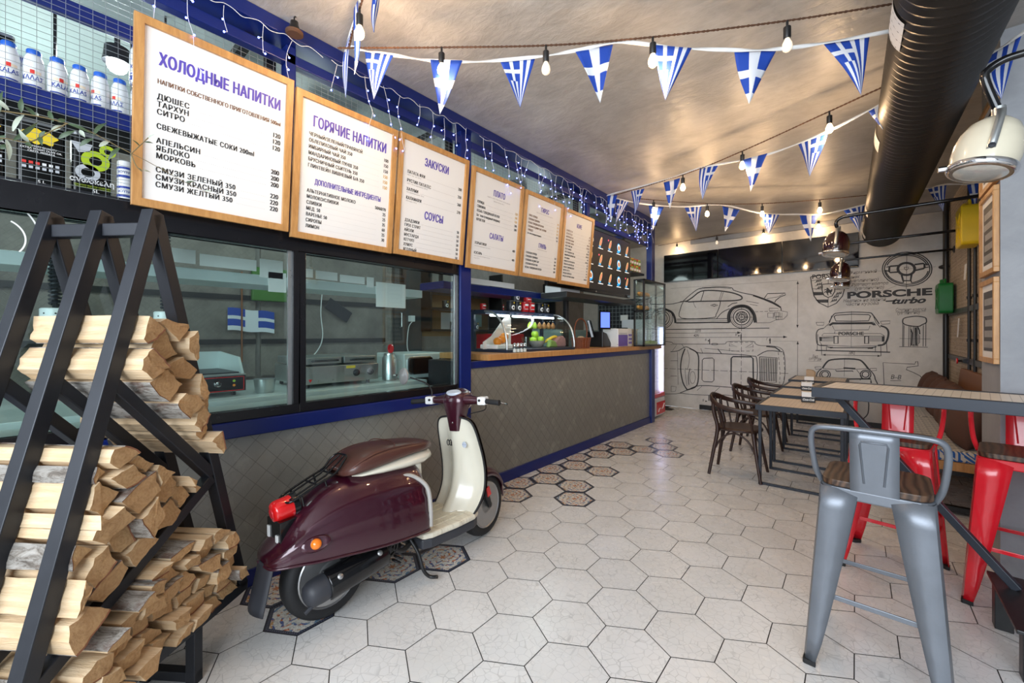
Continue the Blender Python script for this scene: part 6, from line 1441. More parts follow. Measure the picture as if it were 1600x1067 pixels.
for x, y, z, lab in ((-.02, -.04, .10, 'green apple at the lower left of the grey bowl'), (.02, .04, .105, 'green apple at the front right of the grey bowl'), (-.03, .0, .165, 'green apple on top of the pile in the grey bowl'), (-.05, .05, .12, 'green apple at the back of the grey bowl')):
    o = put(B().lathe([(0, -.032), (.02, -.036), (.037, -.018), (.041, .005), (.034, .028), (.016, .036), (.004, .03), (0, .028)], 18), 'apple', 'apple', (-2.80 + x, 3.72 + y, CZ + z + .012), lab, 'apple', 'green apples in the bowl', smooth=70); B().rod((0, 0, .028), (.004, .003, .045), .0018, 6).obj('stem', 'bowl', o)
for k, lab in enumerate(('banana curving over the bunch on the right of the case', 'banana behind the front one on the right of the case', 'banana at the bottom of the bunch in the glass case')):
    P = spline([(-.10, -.02, 0), (-.06, 0, .035), (0, .01, .05), (.06, 0, .035), (.10, -.03, -.01)], 4); o = put(B().tube([Vector((p.y, p.x, p.z)) for p in P], [.004, .010] + [.017] * (len(P) - 5) + [.013, .007, .004], 8), 'banana', 'banana', (-2.78 - k * .035, 4.02 + .02 * k, CZ + .10 - .01 * k), lab, 'banana', 'bananas in the glass case', smooth=70)
for k in range(6):
    o = put(B().lathe([(0, -.03), (.018, -.03), (.03, -.01), (.027, .012), (.013, .036), (.006, .045), (0, .046)], 16), 'pear', 'pear' if k > 1 else 'apple', (-2.90, 3.72 + k * .09, CZ + .272), ('green', 'yellow green', 'russet', 'red brown', 'dark red', 'reddish')[k] + ' pear on the glass shelf, %s from the left of six' % ('first', 'second', 'third', 'fourth', 'fifth', 'sixth')[k], 'pear', 'pears on the glass shelf', smooth=70)
    B().rod((0, 0, .044), (.002, 0, .055), .0015, 6).obj('stem', 'bowl', o)
put(B().lathe([(.032, 0), (.034, .01), (.045, .12), (.043, .12), (.032, .012), (0, .01)], 18), 'tumbler', CG, (-2.80, 3.52, CZ + .031), 'clear tumbler left of the apple bowl in the glass case', 'glass', smooth=50)
put(B().prism([(-.11, 0), (.11, 0), (.10, .10), (.05, .13), (-.04, .12), (-.11, .08)], -.04, .04, on_x((0, 0, 0))), 'fruit_bag', pm('pink_bag', (.40, .22, .22), .4, var=.5, sc=30), (-2.77, 4.10, CZ + .031), 'clear bag of pink and brown fruit at the right end of the glass case', 'bag', bevel=.02)
put(B().prism([(-.09, 0), (.09, 0), (.05, .07), (-.05, .09)], -.03, .03, on_x((0, 0, 0))), 'herb_bag', pm('green_bag', (.22, .36, .08), .5, var=.5, sc=30), (-2.74, 3.92, CZ + .031), 'bag of green herbs in front of the bananas', 'bag', bevel=.02)
for k in range(4):
    o = put(B().lathe([(.016, 0), (.019, .004), (.019, .05), (.014, .06)], 14), 'salt_shaker', CG, (-2.605, 3.10 + k * .052, CZ + .001), 'small glass shaker on the worktop, %s of four from the left' % ('first', 'second', 'third', 'fourth')[k], 'shaker', 'glass shakers before the case', smooth=50)
    B().lathe([(.0, .004), (.017, .004), (.017, .034), (0, .036)], 12).obj('contents', 'white', o); B().lathe([(.0155, .06), (.0165, .066), (.0155, .08), (.007, .09), (0, .091)], 14).obj('cap', 'chrome', o, smooth=50)
# tins stacked on the case
MT['cup_black'] = pm('black_cup', (.012, .014, .018), .4); MT['cup_red'] = pm('red_can', (.55, .015, .02), .3)
def tinx(loc, red, lab, grp):
    o = B().lathe([(.046, 0), (.048, .003), (.048, .108), (.046, .112), (0, .112)], 20).obj('coffee_tin', 'cup_red' if red else 'cup_black', smooth=40); o.location = loc; tag(o, lab, 'tin', grp)
    p = B()
    if red: p.lathe([(.0484, .07), (.0484, .092)], 10, None, 0, a0=-.7, a1=.6); p.lathe([(.0484, .03), (.0484, .036)], 10, None, 0, a0=-.8, a1=.8)
    else:
        for rr in range(2):
            c = [(.0486 * math.cos(.3 + .016 * 0 + t), .0486 * math.sin(.3 + t)) for t in (0,)]
        ring = [[(.0487 * math.cos(-.1 + r * math.cos(a) / .048), .0487 * math.sin(-.1 + r * math.cos(a) / .048), .04 + r * math.sin(a)) for a in [2 * PI * k / 18 for k in range(19)]] for r in (.012, .026)]
        p.grid(ring, 0); p.lathe([(.0486, .085), (.0486, .10)], 6, None, 1, a0=-.1, a1=.35)
    p.obj('label_print', ['paper', 'yellow'], o); B().lathe([(.047, .112), (.048, .114), (.045, .114)], 20).obj('rim', 'steel', o); return o
zt_ = CZ + .432
for k, (y, red, lv, lab) in enumerate(((3.50, 0, 0, 'black tin with white ring, leftmost on top of the glass case'), (3.61, 0, 0, 'black tin with white ring, second on top of the glass case'), (3.745, 1, 0, 'red tin, left one of the pair on top of the glass case'), (3.86, 1, 0, 'red tin, right one of the pair on top of the glass case'),
        (4.03, 0, 0, 'black tin, left one of the two at the right end of the case top'), (4.15, 0, 0, 'black tin, right one of the two at the right end of the case top'), (3.58, 0, 1, 'black tin on the second level of the stack on the case'), (3.80, 1, 1, 'red tin on the second level of the stack on the case'))):
    tinx((-3.0, y, zt_ + .1145 * lv), red, lab, 'tins stacked on the glass case')
# wicker basket
bk = thing('wicker_basket', 'brown wicker basket with a high arched handle on the worktop', 'basket', (-2.78, 4.62, CZ)); MT['wicker'] = pm('red_brown_wicker', (.20, .055, .02), .5, var=.4, sc=40)
b = B()
for k in range(11):
    z = .006 + k * .0125; r = .105 + .02 * k / 10
    b.tube([((r + .004 * math.cos(12 * a + k * PI)) * math.cos(a) * .85, (r + .004 * math.cos(12 * a + k * PI)) * math.sin(a) * 1.15, z) for a in [2 * PI * i / 48 for i in range(48)]], .0065, 6, closed=True)
b.lathe([(0, .002), (.105, .002), (.105, .008), (0, .008)], 24, Matrix.Diagonal((.85, 1.15, 1, 1))); b.obj('bowl', 'wicker', bk, smooth=60)
B().tube(spline([(0, -.14, .12), (0, -.15, .24), (0, -.10, .34), (0, 0, .375), (0, .10, .34), (0, .15, .24), (0, .14, .12)], 5), .009, 8).obj('handle', 'wicker', bk, smooth=60)
for k in range(18): a = 2 * PI * k / 18; b = B().rod((.11 * .85 * math.cos(a), .11 * 1.15 * math.sin(a), 0), (.132 * .85 * math.cos(a), .132 * 1.15 * math.sin(a), .135), .005, 6); b.obj('stake', 'wicker', bk)
put(B().lathe([(0, -.02), (.04, -.012), (.05, .008), (.035, .03), (0, .036)], 16), 'bread_roll', 'kraft', (-2.78, 4.62, CZ + .12), 'golden bread roll in the wicker basket', 'bread', smooth=70)
# till
ti = thing('till', 'black touch screen till facing the staff side with a small blue customer display', 'till', (-2.80, 5.10, CZ)); BLUE = glow('blue_display', (.10, .17, .85), 1.6)
B().prism([(-.02, 0), (.26, 0), (.26, .02), (.10, .19), (-.02, .22)], -.13, .13, basis((-.10, .1, 0), (0, 1, 0), (0, 0, 1), (1, 0, 0))).obj('stand', 'black', ti, bevel=.01)
B().box(-.02, .02, -.14, .14, -.12, .12, T=rotT((-.06, -.08, .25), 0, math.radians(-15), math.radians(25))).obj('screen', 'black_gloss', ti, bevel=.006)
cd_ = B().box(-.012, .012, -.09, .09, -.125, .125, T=rotT((.05, .10, .37), 0, 0, math.radians(-28))).obj('customer_display', 'black_gloss', ti, bevel=.005); B().box(.0122, .013, -.072, .072, -.10, .11, T=rotT((.05, .10, .37), 0, 0, math.radians(-28))).obj('lit_panel', BLUE, cd_)
for y, z, lab in ((.22, .07, 'golden logo'),): p = B(); p.box(.162, .163, .24, .27, .03, .04); p.obj('badge', 'silver_print', ti)
pb = thing('card_machine', 'white and purple boxed machine on the worktop beside the till', 'machine', (-2.78, 5.66, CZ)); MT['purple'] = pm('purple_panel', (.16, .10, .48), .4)
B().box(-.12, .12, -.24, .22, 0, .26).obj('housing', 'white_plastic', pb, bevel=.008); B().box(.1205, .124, -.23, .06, .01, .17).obj('front_panel', 'purple', pb)
for k in range(5): B().lathe([(.018, 0), (.018, .003), (0, .003)], 12, on_x((.121, -.19 + k * .05, .185))).obj('round_mark', 'silver_print', pb)
for r in range(3):
    for k in range(2): B().box(.121, .126, .10 + k * .055, .135 + k * .055, .04 + r * .055, .07 + r * .055).obj('button', 'purple', pb)
B().box(-.06, .06, .06, .20, .26, .275).obj('display', 'black_gloss', pb)
o = B().prism([(-.10, 0), (.09, 0), (.09, .20), (.13, .26), (.02, .23), (-.10, .22)], -.07, .07, on_x((0, 0, 0))).obj('paper_bag', 'kraft', bevel=.004); o.location = (-2.74, 6.0, CZ); tag(o, 'open kraft paper bag between the purple machine and the glass cabinet', 'paper bag')
# tall glass cabinet at the end of the counter
gc = thing('glass_cabinet', 'tall black framed glass cabinet with pastries at the far end of the worktop', 'cabinet', (-2.54, 6.26, CZ)); w2, d2, h2 = .405, .07, .985
for x in (-d2, d2):
    for y in (-w2, w2): B().box(x - .012, x + .012, y - .012, y + .012, 0, h2).obj('post', 'black', gc)
for z in (.0, h2 - .02): B().box(-d2 - .012, d2 + .012, -w2 - .012, w2 + .012, z, z + .02).obj('end_panel', 'black', gc)
for x in (-d2, d2): B().box(x - .002, x + .002, -w2, w2, .02, h2 - .02).obj('glass_pane', CG, gc)
for y in (-w2, w2): B().box(-d2, d2, y - .002, y + .002, .02, h2 - .02).obj('glass_pane', CG, gc)
B().box(-d2 - .012, d2, -w2 - .012, -w2 + .012, .50, .53).obj('mid_rail', 'black', gc)
MT['pastry'] = pm('golden_pastry', (.48, .25, .06), .5, var=.35, sc=30); MT['lettuce'] = pm('lettuce', (.22, .40, .08), .5, var=.4, sc=50)
for z in (.53, .73): B().box(-d2, d2, -w2, -.08, z, z + .006).obj('glass_shelf', CG, gc)
rng = random.Random(4)
for k in range(8):
    z = .54 if k < 4 else .74; o = B().lathe([(0, -.06), (.018, -.055), (.03, -.02), (.03, .02), (.018, .055), (0, .06)], 12, rotT((0, 0, 0), PI / 2 - .3, rng.uniform(-.5, .5), 0)).obj('pastry', 'pastry', smooth=70)
    o.location = (-2.54 + rng.uniform(-.02, .02), 5.90 + (k % 4) * .07, CZ + z + .03); tag(o, 'golden pastry on the %s shelf of the glass cabinet, %s from the left' % ('lower' if k < 4 else 'upper', ('first', 'second', 'third', 'fourth')[k % 4]), 'pastry', 'pastries in the glass cabinet')
put(B().lathe([(0, 0), (.09, .004), (.10, .02), (.07, .05), (0, .06)], 18, Matrix.Diagonal((.6, 2.6, 1, 1))), 'salad', 'lettuce', (-2.54, 6.28, CZ + .022), 'green salad leaves at the bottom of the glass cabinet', 'salad', smooth=60)
# drinks cooler beyond the counter
co = thing('drinks_cooler', 'white drinks cooler with lit glass door and red kick panel past the counter end', 'fridge', (-2.885, 6.83, 0)); MT['cooler'] = pm('cooler_grey', (.62, .64, .68), .35, var=.05)
B().box(-.26, .20, -.30, .26, .02, 1.62).obj('cabinet_body', 'cooler', co, bevel=.012); B().box(.20, .262, -.31, .27, .03, .33).obj('kick_panel', 'cooler', co, bevel=.015)
B().box(.263, .266, -.10, .27, .06, .26).obj('red_panel', 'red', co); B().box(.20, .262, -.31, .27, .335, .40).obj('lower_rail', 'red', co, bevel=.006); B().box(.20, .262, -.31, .27, 1.50, 1.62).obj('header', 'cooler', co, bevel=.01)
for y in (-.30, .23): B().box(.20, .255, y, y + .035, .40, 1.50).obj('door_post', 'cooler', co)
B().box(.245, .25, -.265, .23, .40, 1.50).obj('glass_door', CG, co)
LEDW = glow('cool_led', (.72, .66, 1.0), 9.0)
for y in (-.245, .20): B().box(.215, .235, y, y + .022, .42, 1.48).obj('light_strip', LEDW, co)
p = B(); q = [(0.268, -.04 + .26 * t, .10 + .10 * t + .03 * math.sin(7 * t)) for t in [i / 12 for i in range(13)]]; p.tube(q, .010, 6, flat=.2); p.obj('wave_print', 'white', co)
# menu screen
SCR = glow('menu_screen_black', (.012, .013, .015), .5, (.01, .01, .011))
ms = thing('menu_screen', 'large black menu television with rows of food pictures over the till', 'television', (-2.60, 4.7, 1.90)); y0, y1, hh = -1.05, 1.00, .80
B().box(-.05, -.006, y0, y1, 0, hh).obj('cabinet', 'black_gloss', ms, bevel=.004); B().box(-.006, 0, y0 + .015, y1 - .015, .04, hh - .015).obj('screen', SCR, ms)
GI = {n: glow('screen_' + n, c, .9) for n, c in (('bun', (.62, .45, .20)), ('leaf', (.42, .48, .16)), ('meat', (.36, .14, .06)), ('cream', (.78, .72, .60)), ('cyan', (.02, .35, .75)), ('white', (.8, .8, .8)), ('rose', (.6, .08, .12)))}
GN = list(GI); p = B(); rng = random.Random(9)
def sblob(y, z, a, c, rot, m, lift): p.add([(lift, y + a * math.cos(t) * math.cos(rot) - c * math.sin(t) * math.sin(rot), z + a * math.cos(t) * math.sin(rot) + c * math.sin(t) * math.cos(rot)) for t in [2 * PI * k / 14 for k in range(14)]], [tuple(range(14))], GN.index(m))
for r in range(3):
    for k in range(8):
        y, z = y0 + .14 + k * .255, .66 - r * .225; kd = (k + r) % 3 if k < 4 else (k % 3)
        if k in (5,) or kd == 1: sblob(y, z, .075, .026, 1.1, 'bun', .001); sblob(y, z, .065, .012, 1.1, 'meat', .0015); sblob(y + .01, z, .05, .006, 1.1, 'rose', .002)
        elif k == 6 or kd == 2: sblob(y, z, .05, .062, .3, 'cyan', .001); sblob(y, z + .005, .04, .045, .3, 'cream', .0015); sblob(y, z, .03, .03, .2, 'meat', .002)
        else: sblob(y, z, .07, .06, .2, 'cream', .001); sblob(y + .012, z - .012, .05, .035, .5, 'leaf', .0015); sblob(y - .02, z + .03, .03, .02, 0, 'meat', .002)
        p.add([(.001, y + a * .05 - .05, z - .07 + c * .026) for a, c in ((0, 0), (1, 0), (1, 1), (0, 1))], [(0, 1, 2, 3)], GN.index('cyan')); p.add([(.001, y - .07 + a * .13, z - .088 + c * .010) for a, c in ((0, 0), (1, 0), (1, 1), (0, 1))], [(0, 1, 2, 3)], GN.index('white'))
        if (k + r) % 4 == 1: sblob(y - .05, z + .055, .018, .012, .2, 'rose', .0025)
p.obj('screen_image', [GI[n] for n in GN], ms)
p = B(); text(p, 'LG', on_x((-.004, .0, .012)), .022, 0, 'CENTER', .02); p.obj('badge', 'silver_print', ms)
tag(B().box(-2.92, -2.56, 3.95, 5.75, 1.80, 1.86).box(-2.92, -2.87, 4.42, 4.48, 1.2, 1.80).obj('screen_shelf', 'black', bevel=.003), 'black shelf carrying the menu screen above the till', 'shelf')
tag(B().box(-2.88, -2.66, 3.98, 4.40, 1.861, 1.98).obj('white_box', 'white_plastic', bevel=.006), 'white box on the black shelf left of the menu screen', 'box')
js = tag(B().box(-3.0, -2.65, 5.85, 6.30, 2.29, 2.32).obj('jar_shelf', 'black', bevel=.003), 'small black shelf of preserve jars under the corner of the blue frame', 'shelf')
B().box(-2.99, -2.97, 6.24, 6.29, 2.32, 2.94).obj('bracket', 'black', js)
for k in range(10):
    y, z = 5.90 + (k % 5) * .083, 2.321 + (k // 5) * .105
    o = B().lathe([(.035, 0), (.037, .004), (.037, .075), (.03, .088), (0, .089)], 14).obj('preserve_jar', 'lettuce' if k % 2 else 'pear', smooth=40); o.location = (-2.72, y, z); tag(o, 'preserve jar in the %s row over the till, %s from the left' % ('lower' if k < 5 else 'upper', ('first', 'second', 'third', 'fourth', 'fifth')[k % 5]), 'jar', 'preserve jars by the corner post')
    B().lathe([(.031, .088), (.033, .09), (.033, .1), (0, .101)], 14).obj('lid', 'red' if k % 3 else 'yellow', o, smooth=40); B().lathe([(.0375, .02), (.0375, .055)], 10, a0=-.9, a1=.9).obj('label_print', 'paper', o)

o = thing('hanging_shelf', 'dark blue hanging shelf with tickets behind the menu boards over the glass case', 'shelf', (-3.12, 3.5, 1.80)); at(o, B().box(-3.3, -2.95, 2.5, 4.5, 1.80, 1.87), 'shelf_body', 'blue', bevel=.004)
for y in (2.6, 4.4): at(o, B().box(-3.14, -3.11, y, y + .03, 1.87, 3.08), 'hanger', 'black')
at(o, B().box(-2.949, -2.946, 2.6, 3.5, 1.875, 1.93), 'ticket_strip', 'paper')
# ------------------------------------------------------------------ the kitchen behind the windows
MT['steel_dull'] = pm('dull_steel', (.40, .43, .43), .38, .75, var=.12, sc=8); MT['steel_edge'] = pm('pale_steel', (.66, .74, .73), .4, .4, var=.05)
def wt2(name, lab, x0, x1, y0, y1, z):
    o = thing(name, lab, 'worktop', ((x0 + x1) / 2, (y0 + y1) / 2, 0)); at(o, B().box(x0, x1, y0, y1, z - .045, z), 'steel_top', 'steel_edge', bevel=.003)
    for x in (x0 + .03, x1 - .07):
        for y in (y0 + .04, y1 - .08): at(o, B().box(x, x + .04, y, y + .04, 0, z - .045), 'leg', 'steel_dull')
    at(o, B().box(x0 + .02, x1 - .02, y0 + .03, y1 - .03, .28, .31), 'under_shelf', 'steel_dull'); return o
wt2('kitchen_worktop', 'stainless worktop directly behind the kitchen windows', -3.08, -2.64, -1.1, 2.32, .93)
wt2('kitchen_worktop', 'stainless worktop carrying the griddle and the grill', -3.95, -3.14, -1.1, 2.46, .955)
wt2('kitchen_worktop', 'stainless back worktop along the rear kitchen wall', -4.75, -4.2, -1.2, 5.6, .92)
# rear wall panels: netting frames and black rails
def m_net2():
    t = NT('diamond_netting'); o = t.co(); x, y, z = t.xyz(o); s = 1 / .05
    u = t.M('FRACT', t.M('MULTIPLY', t.M('ADD', y, z), s)); v = t.M('FRACT', t.M('MULTIPLY', t.M('SUBTRACT', y, z), s)); l = t.M('MAXIMUM', t.ramp(u, (0, 1), (.12, 0)), t.ramp(v, (0, 1), (.12, 0)))
    c = t.mix(t.ramp(t.noise(o, 3, 6, .65), (.35, 0), (.7, 1)), (.13, .11, .095), (.25, .22, .19)); t.P(col=t.mix(t.M('MULTIPLY', l, .6), c, (.14, .125, .11)), rough=.7); t.bump(l, .4, .006); return t.m
MT['net2'] = m_net2()
for k, (y0, y1, lab) in enumerate(((-1.2, 1.55, 'netting covered panel on the rear kitchen wall behind the griddle'), (1.6, 3.05, 'netting covered panel on the rear kitchen wall behind the grill'))):
    o = tag(B().box(XK + .001, XK + .03, y0, y1, .95, 2.95).obj('netting_panel', 'net2'), lab, 'panel', 'netting panels in the kitchen')
    for z in (1.28, 1.72, 2.30): B().box(XK + .031, XK + .05, y0, y1, z, z + .05).obj('rail', 'black', o)
for y0, y1, a in ((3.06, 3.46, 'grey'), ):
    o = thing('cupboard_door', 'tall dark grey cupboard door with a steel handle at the rear of the kitchen', 'door', (XK + .02, 3.2, .92)); B().box(0, .05, -.02, .42, 0, 1.85).obj('leaf', pm('grey_door', (.06, .062, .066), .4), o, bevel=.003)
    B().tube([(.05, .06, .55), (.09, .06, .56), (.09, .06, .74), (.05, .06, .75)], .008, 8).obj('handle', 'steel', o)
o = thing('wall_board', 'plywood board with papers on the rear kitchen wall', 'board', (XK + .001, 4.1, 1.2)); B().box(0, .02, -.55, .9, .15, .75).obj('board', pm('plywood', (.28, .17, .08), .6, var=.15), o)
B().box(.0205, .022, -.1, .15, .25, .5).obj('pinned_paper', 'paper', o); B().box(.0205, .022, .55, .75, .30, .55).obj('pinned_paper', pm('mint_paper', (.42, .62, .58), .6), o)
# over-shelf with paper tickets
o = thing('over_shelf', 'long pale steel shelf hanging high behind the kitchen windows with paper tickets', 'shelf', (-3.0, .5, 1.70)); at(o, B().box(-3.35, -3.0, -1.1, 2.30, 1.70, 1.765), 'shelf_body', 'steel_edge', bevel=.003)
for y in (-.9, .4, 1.25, 2.2): at(o, B().box(-3.2, -3.17, y, y + .03, 1.765, 3.12), 'hanger', 'black')
for k, (y0, y1, z0, z1) in enumerate(((.55, .66, 1.79, 1.87), (.68, .98, 1.785, 1.855), (1.0, 1.14, 1.75, 1.87), (1.05, 1.16, 1.66, 1.79), (1.20, 1.34, 1.78, 1.84), (1.36, 1.52, 1.775, 1.835), (1.54, 1.74, 1.77, 1.825), (1.76, 1.82, 1.75, 1.83), (1.84, 2.12, 1.60, 1.80))): at(o, B().box(-2.999, -2.996, y0, y1, z0, z1), 'paper_ticket', 'paper')
# griddle
g = thing('griddle', 'steel electric griddle with black control panel behind the left window', 'griddle', (-3.60, .72, .955))
B().box(-.30, .28, -.32, .30, .03, .15).obj('body', 'steel_dull', g, bevel=.003); B().box(.28, .29, -.31, .295, .035, .14).obj('control_panel', 'black_gloss', g)
p = B()
for a in ((-.30, .285, .038, .042), (-.30, .285, .130, .134), (-.30, -.296, .038, .134), (.281, .285, .038, .134)): p.box(.2901, .2915, *a)
p.obj('panel_line', 'red_lens', g)
for y in (-.02, .13): B().lathe([(.024, 0), (.022, .012), (.016, .022), (0, .023)], 18, on_x((.29, y, .088))).obj('knob', 'chrome', g, smooth=40)
for y, z, m in ((-.10, .105, 'apple'), (-.10, .065, 'orange'), (.225, .105, 'apple'), (.225, .075, 'orange'), (.06, .09, 'red_lens')): B().lathe([(.009, 0), (.008, .004), (0, .005)], 10, on_x((.29, y, z))).obj('pilot_light', m, g)
B().box(-.28, .20, -.30, .28, .15, .158).obj('hot_plate', 'dark_steel', g)
B().prism([(-.30, .15), (.24, .15), (.16, .26), (-.30, .29)], .285, .30, basis((0, 0, 0), (1, 0, 0), (0, 0, 1), (0, -1, 0)) @ Matrix.Diagonal((1, 1, -1, 1))).obj('splash_guard', 'steel_edge', g); B().box(-.30, -.29, -.32, .30, .15, .29).obj('splash_guard', 'steel_edge', g)
for x in (-.25, .22):
    for y in (-.28, .24): B().rod((x, y, 0), (x, y, .03), .015, 8).obj('foot', 'black', g)
# contact grill
g = thing('contact_grill', 'long stainless contact grill with two knobs behind the right window', 'grill', (-3.60, 1.73, .955)); B().box(-.28, .30, -.32, .32, .03, .17).obj('body', 'steel', g, bevel=.004)
for y0, y1 in ((-.31, -.01), (.01, .31)):
    l = B().box(-.25, .28, y0, y1, .185, .24).obj('lid', 'steel', g, bevel=.006); B().tube([(.28, y0 + .06, .21), (.34, y0 + .06, .215), (.34, y1 - .06, .215), (.28, y1 - .06, .21)], .009, 8).obj('handle', 'black', l)
B().box(.3, .302, .02, .10, .14, .162).obj('rating_label', 'yellow', g)
for y in (.11, .24): B().lathe([(.030, 0), (.028, .008), (.018, .012), (.016, .024), (0, .025)], 18, on_x((.30, y, .10))).obj('knob', 'dark_steel', g, smooth=40)
B().add([(.3015, -.29, .07), (.3015, -.26, .07), (.3015, -.275, .045)], [(0, 1, 2)]).obj('warning_mark', 'red_lens', g)
for x in (-.24, .26):
    for y in (-.28, .24): B().rod((x, y, 0), (x, y, .03), .015, 8).obj('foot', 'black', g)
# microwave and coffee pot
g = thing('microwave', 'silver microwave oven with rounded dark door window behind the right window', 'microwave', (-3.55, 2.56, .955)); B().box(-.22, .25, -.24, .26, .0, .24).obj('housing', 'steel_edge', g, bevel=.01)
B().prism(rrect(.30, .17, .04, 4), 0, .012, on_x((.25, -.06, .125))).obj('door_frame', 'chrome', g, bevel=.003); B().prism(rrect(.27, .14, .035, 4), .012, .014, on_x((.25, -.06, .125))).obj('door_window', 'black_gloss', g)
for z in (.07, .12, .17): B().lathe([(.016, 0), (.014, .012), (0, .013)], 14, on_x((.25, .18, z))).obj('knob', 'chrome', g, smooth=40)
g = thing('coffee_urn', 'tall steel coffee urn left of the microwave', 'urn', (-3.36, 2.20, .955)); B().lathe([(.055, 0), (.065, .01), (.065, .20), (.05, .23), (.05, .25), (0, .255)], 22).obj('body', 'steel', g, smooth=40)
B().lathe([(.03, 0), (.042, .0), (.042, .012), (.03, .012), (.03, 0)], 18, basis((.0, .02, .29), (1, 0, 0), (0, 0, 1), (0, -1, 0))).obj('lid_handle', 'red', g); B().rod((.05, .02, .05), (.085, .02, .05), .01, 8).obj('tap', 'chrome', g)
g = B().lathe([(.055, 0), (.06, .005), (.07, .09), (.072, .1)], 20).obj('steel_pot', 'steel', smooth=40); g.location = (-3.35, 1.15, .955); tag(g, 'small steel pan beside the griddle', 'pan')
for k, (y, lab) in enumerate(((.10, 'white heat lamp on a coiled cord behind the left part of the rack'), (.50, 'white heat lamp on a coiled cord right of the rack'))):
    g = thing('heat_lamp', lab, 'heat lamp', (-3.0 + .13, y, 1.40), 0, 'white heat lamps in the kitchen'); B().lathe([(.0, .10), (.045, .10), (.05, .095), (.05, .04), (.058, .035), (.062, -.02), (.05, -.02)], 24).obj('shade', 'white_plastic', g, smooth=40)
    P = [Vector((.018 * math.cos(t), .018 * math.sin(t), .11 + t * .0028)) for t in [i * .55 for i in range(300)] if t * .0028 < .40]; B().tube(P, .006, 5).obj('coiled_cord', 'dark_steel', g, smooth=60); B().rod((0, 0, .09), (0, 0, .30), .010, 8).rod((0, 0, .5), (0, 0, 1.73), .006, 6).obj('cord', 'black', g)
    for a in range(8): B().lathe([(.004, 0), (0, .001)], 6, basis((.0505 * math.cos(a * PI / 4), .0505 * math.sin(a * PI / 4), .075), (-math.sin(a * PI / 4), math.cos(a * PI / 4), 0), (0, 0, 1), (math.cos(a * PI / 4), math.sin(a * PI / 4), 0))).obj('vent_hole', 'black', g)
# wires, pipes and small wall items
for pts, lab in (([(2.20, 1.90), (2.18, 1.62), (2.20, 1.35), (2.13, 1.18), (1.95, 1.02)], 'white cable dropping from a socket beside the left window'), ([(3.42, 1.55), (3.36, 1.46), (3.34, 1.2), (3.42, 1.06), (3.5, .98)], 'white cable looping beside the grey cupboard door')):
    p0 = Vector((XK + .12, pts[0][0], pts[0][1])); o = B().tube(spline([Vector((XK + .12, *q)) - p0 for q in pts], 6), .006, 6).obj('cable', 'cord_white', smooth=60); o.location = p0; tag(o, lab, 'cable'); B().box(-.065, .02, -.03, .03, 0, .08).obj('plug', 'white_plastic', o)
o = B().rod((0, 0, 0), (0, 0, .9), .008, 8).obj('copper_pipe', pm('copper', (.60, .25, .12), .3, .9)); o.location = (XK + .06, 1.42, 1.1); tag(o, 'thin copper pipe on the rear kitchen wall', 'pipe')
o = B().box(0, .05, 0, .38, 0, .34).obj('green_box', pm('green_box', (.05, .16, .02), .5), bevel=.01); o.location = (XK + .051, 1.5, 1.72); tag(o, 'green box mounted on the rear kitchen wall', 'box')
o = B().grid([[(.02, .42 * j / 10, .22 - .022 * i - .03 * j / 10 + .006 * math.sin(j)) for j in range(11)] for i in range(11)], uv=True).obj('wall_flag', FM['B'], solid=.002); o.location = (XK + .035, 1.30, 1.42); tag(o, 'small blue and white flag on the rear kitchen wall', 'flag')
o = B().box(0, .01, -.16, .16, -.07, .07, T=Matrix.Rotation(math.radians(-32), 4, 'X')).obj('wall_plate', 'dark_steel', bevel=.01); o.location = (XK + .052, 2.42, 1.66); tag(o, 'dark number plate hung askew on the netting panel', 'plate')
# back shelves with cups, seen over the counter
o = thing('back_shelf', 'black back shelf with tins on the rear wall behind the counter', 'shelf', (XK + .15, 4.9, 1.4))
for z in (1.42, 1.72, 2.02): at(o, B().box(XK, XK + .28, 3.6, 6.6, z, z + .03), 'shelf_board', 'black')
for y in (3.6, 5.05, 6.57): at(o, B().box(XK, XK + .28, y, y + .03, 1.42, 2.35), 'upright', 'black')
for k, (y, z, red, lab) in enumerate(((4.72, 1.75, 1, 'red tin on the middle back shelf, left of the pair'), (5.15, 1.75, 1, 'red tin on the middle back shelf, right of the pair'), (5.12, 1.45, 1, 'red tin on the lowest back shelf'), (4.42, 1.45, 0, 'black tin with ring on the lowest back shelf, first from the left'), (4.56, 1.45, 0, 'black tin with ring on the lowest back shelf, second from the left'),
        (4.1, 1.45, 0, 'black tin with ring on the lowest back shelf, seen through the right window'), (3.95, 1.75, 0, 'black tin on the middle back shelf, seen through the right window'))): tinx((XK + .18, y, z), red, lab, 'tins on the back shelves')
p = tag(B().box(XK + .281, XK + .284, 4.55, 5.6, 2.0, 2.02).obj('tag_rail', 'black'), 'rail of small white price tags along the back shelf', 'rail')
for k in range(9): B().box(XK + .2845, XK + .287, 4.6 + k * .10, 4.66 + k * .10, 1.96, 2.03).obj('price_tag', 'paper', p)
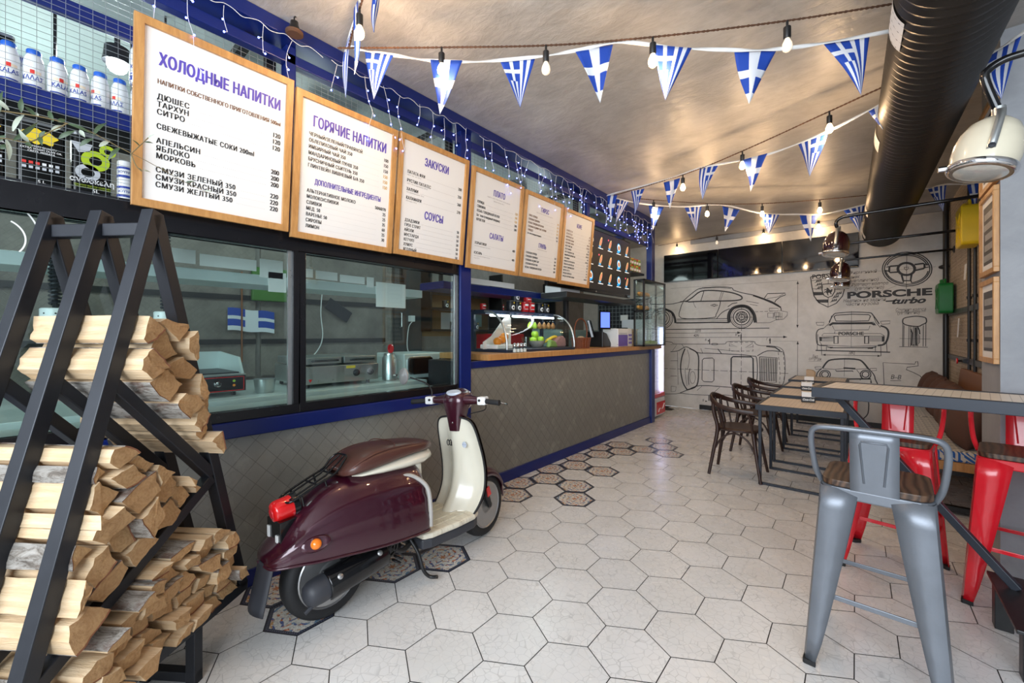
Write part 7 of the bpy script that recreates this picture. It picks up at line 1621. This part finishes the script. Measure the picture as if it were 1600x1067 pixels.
o = B().box(0, .34, -.4, .4, 0, .46).obj('red_crate', 'cup_red', bevel=.01); o.location = (XK + .05, 5.1, .925); tag(o, 'red branded box on the back worktop left of the glass case', 'box'); p = B(); text(p, 'Coca-Cola', on_x((.341, 0, .2)), .13, 0, 'CENTER', .02, .8, .3); p.obj('box_lettering', 'white', o)
o = thing('slatted_cabinet', 'pale green slatted metal cabinet behind the till', 'cabinet', (-4.1, 6.6, 0)); MT['pale_green'] = pm('pale_green_metal', (.34, .48, .46), .5); B().box(-.3, .3, -.9, .9, 0, 1.45).obj('body', 'pale_green', o, bevel=.006)
for k in range(14): B().box(.3, .315, -.8, .8, .45 + k * .065, .485 + k * .065).obj('slat', 'pale_green', o, bevel=.002)
o = thing('wall_grid', 'black wire grid panel standing behind the till', 'grid', (-3.3, 6.95, 0)); gb = B()
for k in range(15): gb.bar((-.5 + k * .07, 0, 1.0), (-.5 + k * .07, 0, 1.9), .006, .006)
for k in range(14): gb.bar((-.5, 0, 1.0 + k * .07), (.48, 0, 1.0 + k * .07), .006, .006)
gb.obj('wire_grid', 'wire', o); B().box(-.52, .5, .01, .03, 0, 2.0).obj('backing', 'dark_steel', o); B().box(-.06, .08, -.012, -.004, 1.62, 1.72).obj('sign', 'white', o)
# white ceiling rafters of the kitchen behind the upper netting
struct('trim_23', B().box(-4.7, -2.7, -1.4, 6.3, 3.085, ZC - .002), pm('kitchen_ceiling_panel', (.40, .46, .46), .5))
for k, y in enumerate((-.5, 1.35, 3.5, 5.2)): tag(B().box(-4.6, -3.0, y, y + .30, 2.99, 3.084).obj('ceiling_vent', 'pale_green', bevel=.01), 'pale metal ventilation strip on the kitchen ceiling, %s from the left' % ('first', 'second', 'third', 'fourth')[k], 'vent', 'ventilation strips on the kitchen ceiling')
o = thing('clamp_light', 'glaring white spotlight behind the wire mesh over the salt jars', 'spotlight', (-3.0, .325, 2.83)); SPOT = glow('spot_white', (.92, 1, .98), 60.0)
B().lathe([(.05, .05), (.055, 0), (.06, -.03), (.045, -.03)], 20).rod((0, 0, .05), (0, 0, .15), .012).obj('housing', 'dark_steel', o, smooth=40); B().ball((0, 0, -.04), .042, 18).obj('lamp_globe', SPOT, o, smooth=60)
lamp('clamp_light_beam', 'POINT', (-3.0, .325, 2.76), 14, (.88, 1, .97), .05)
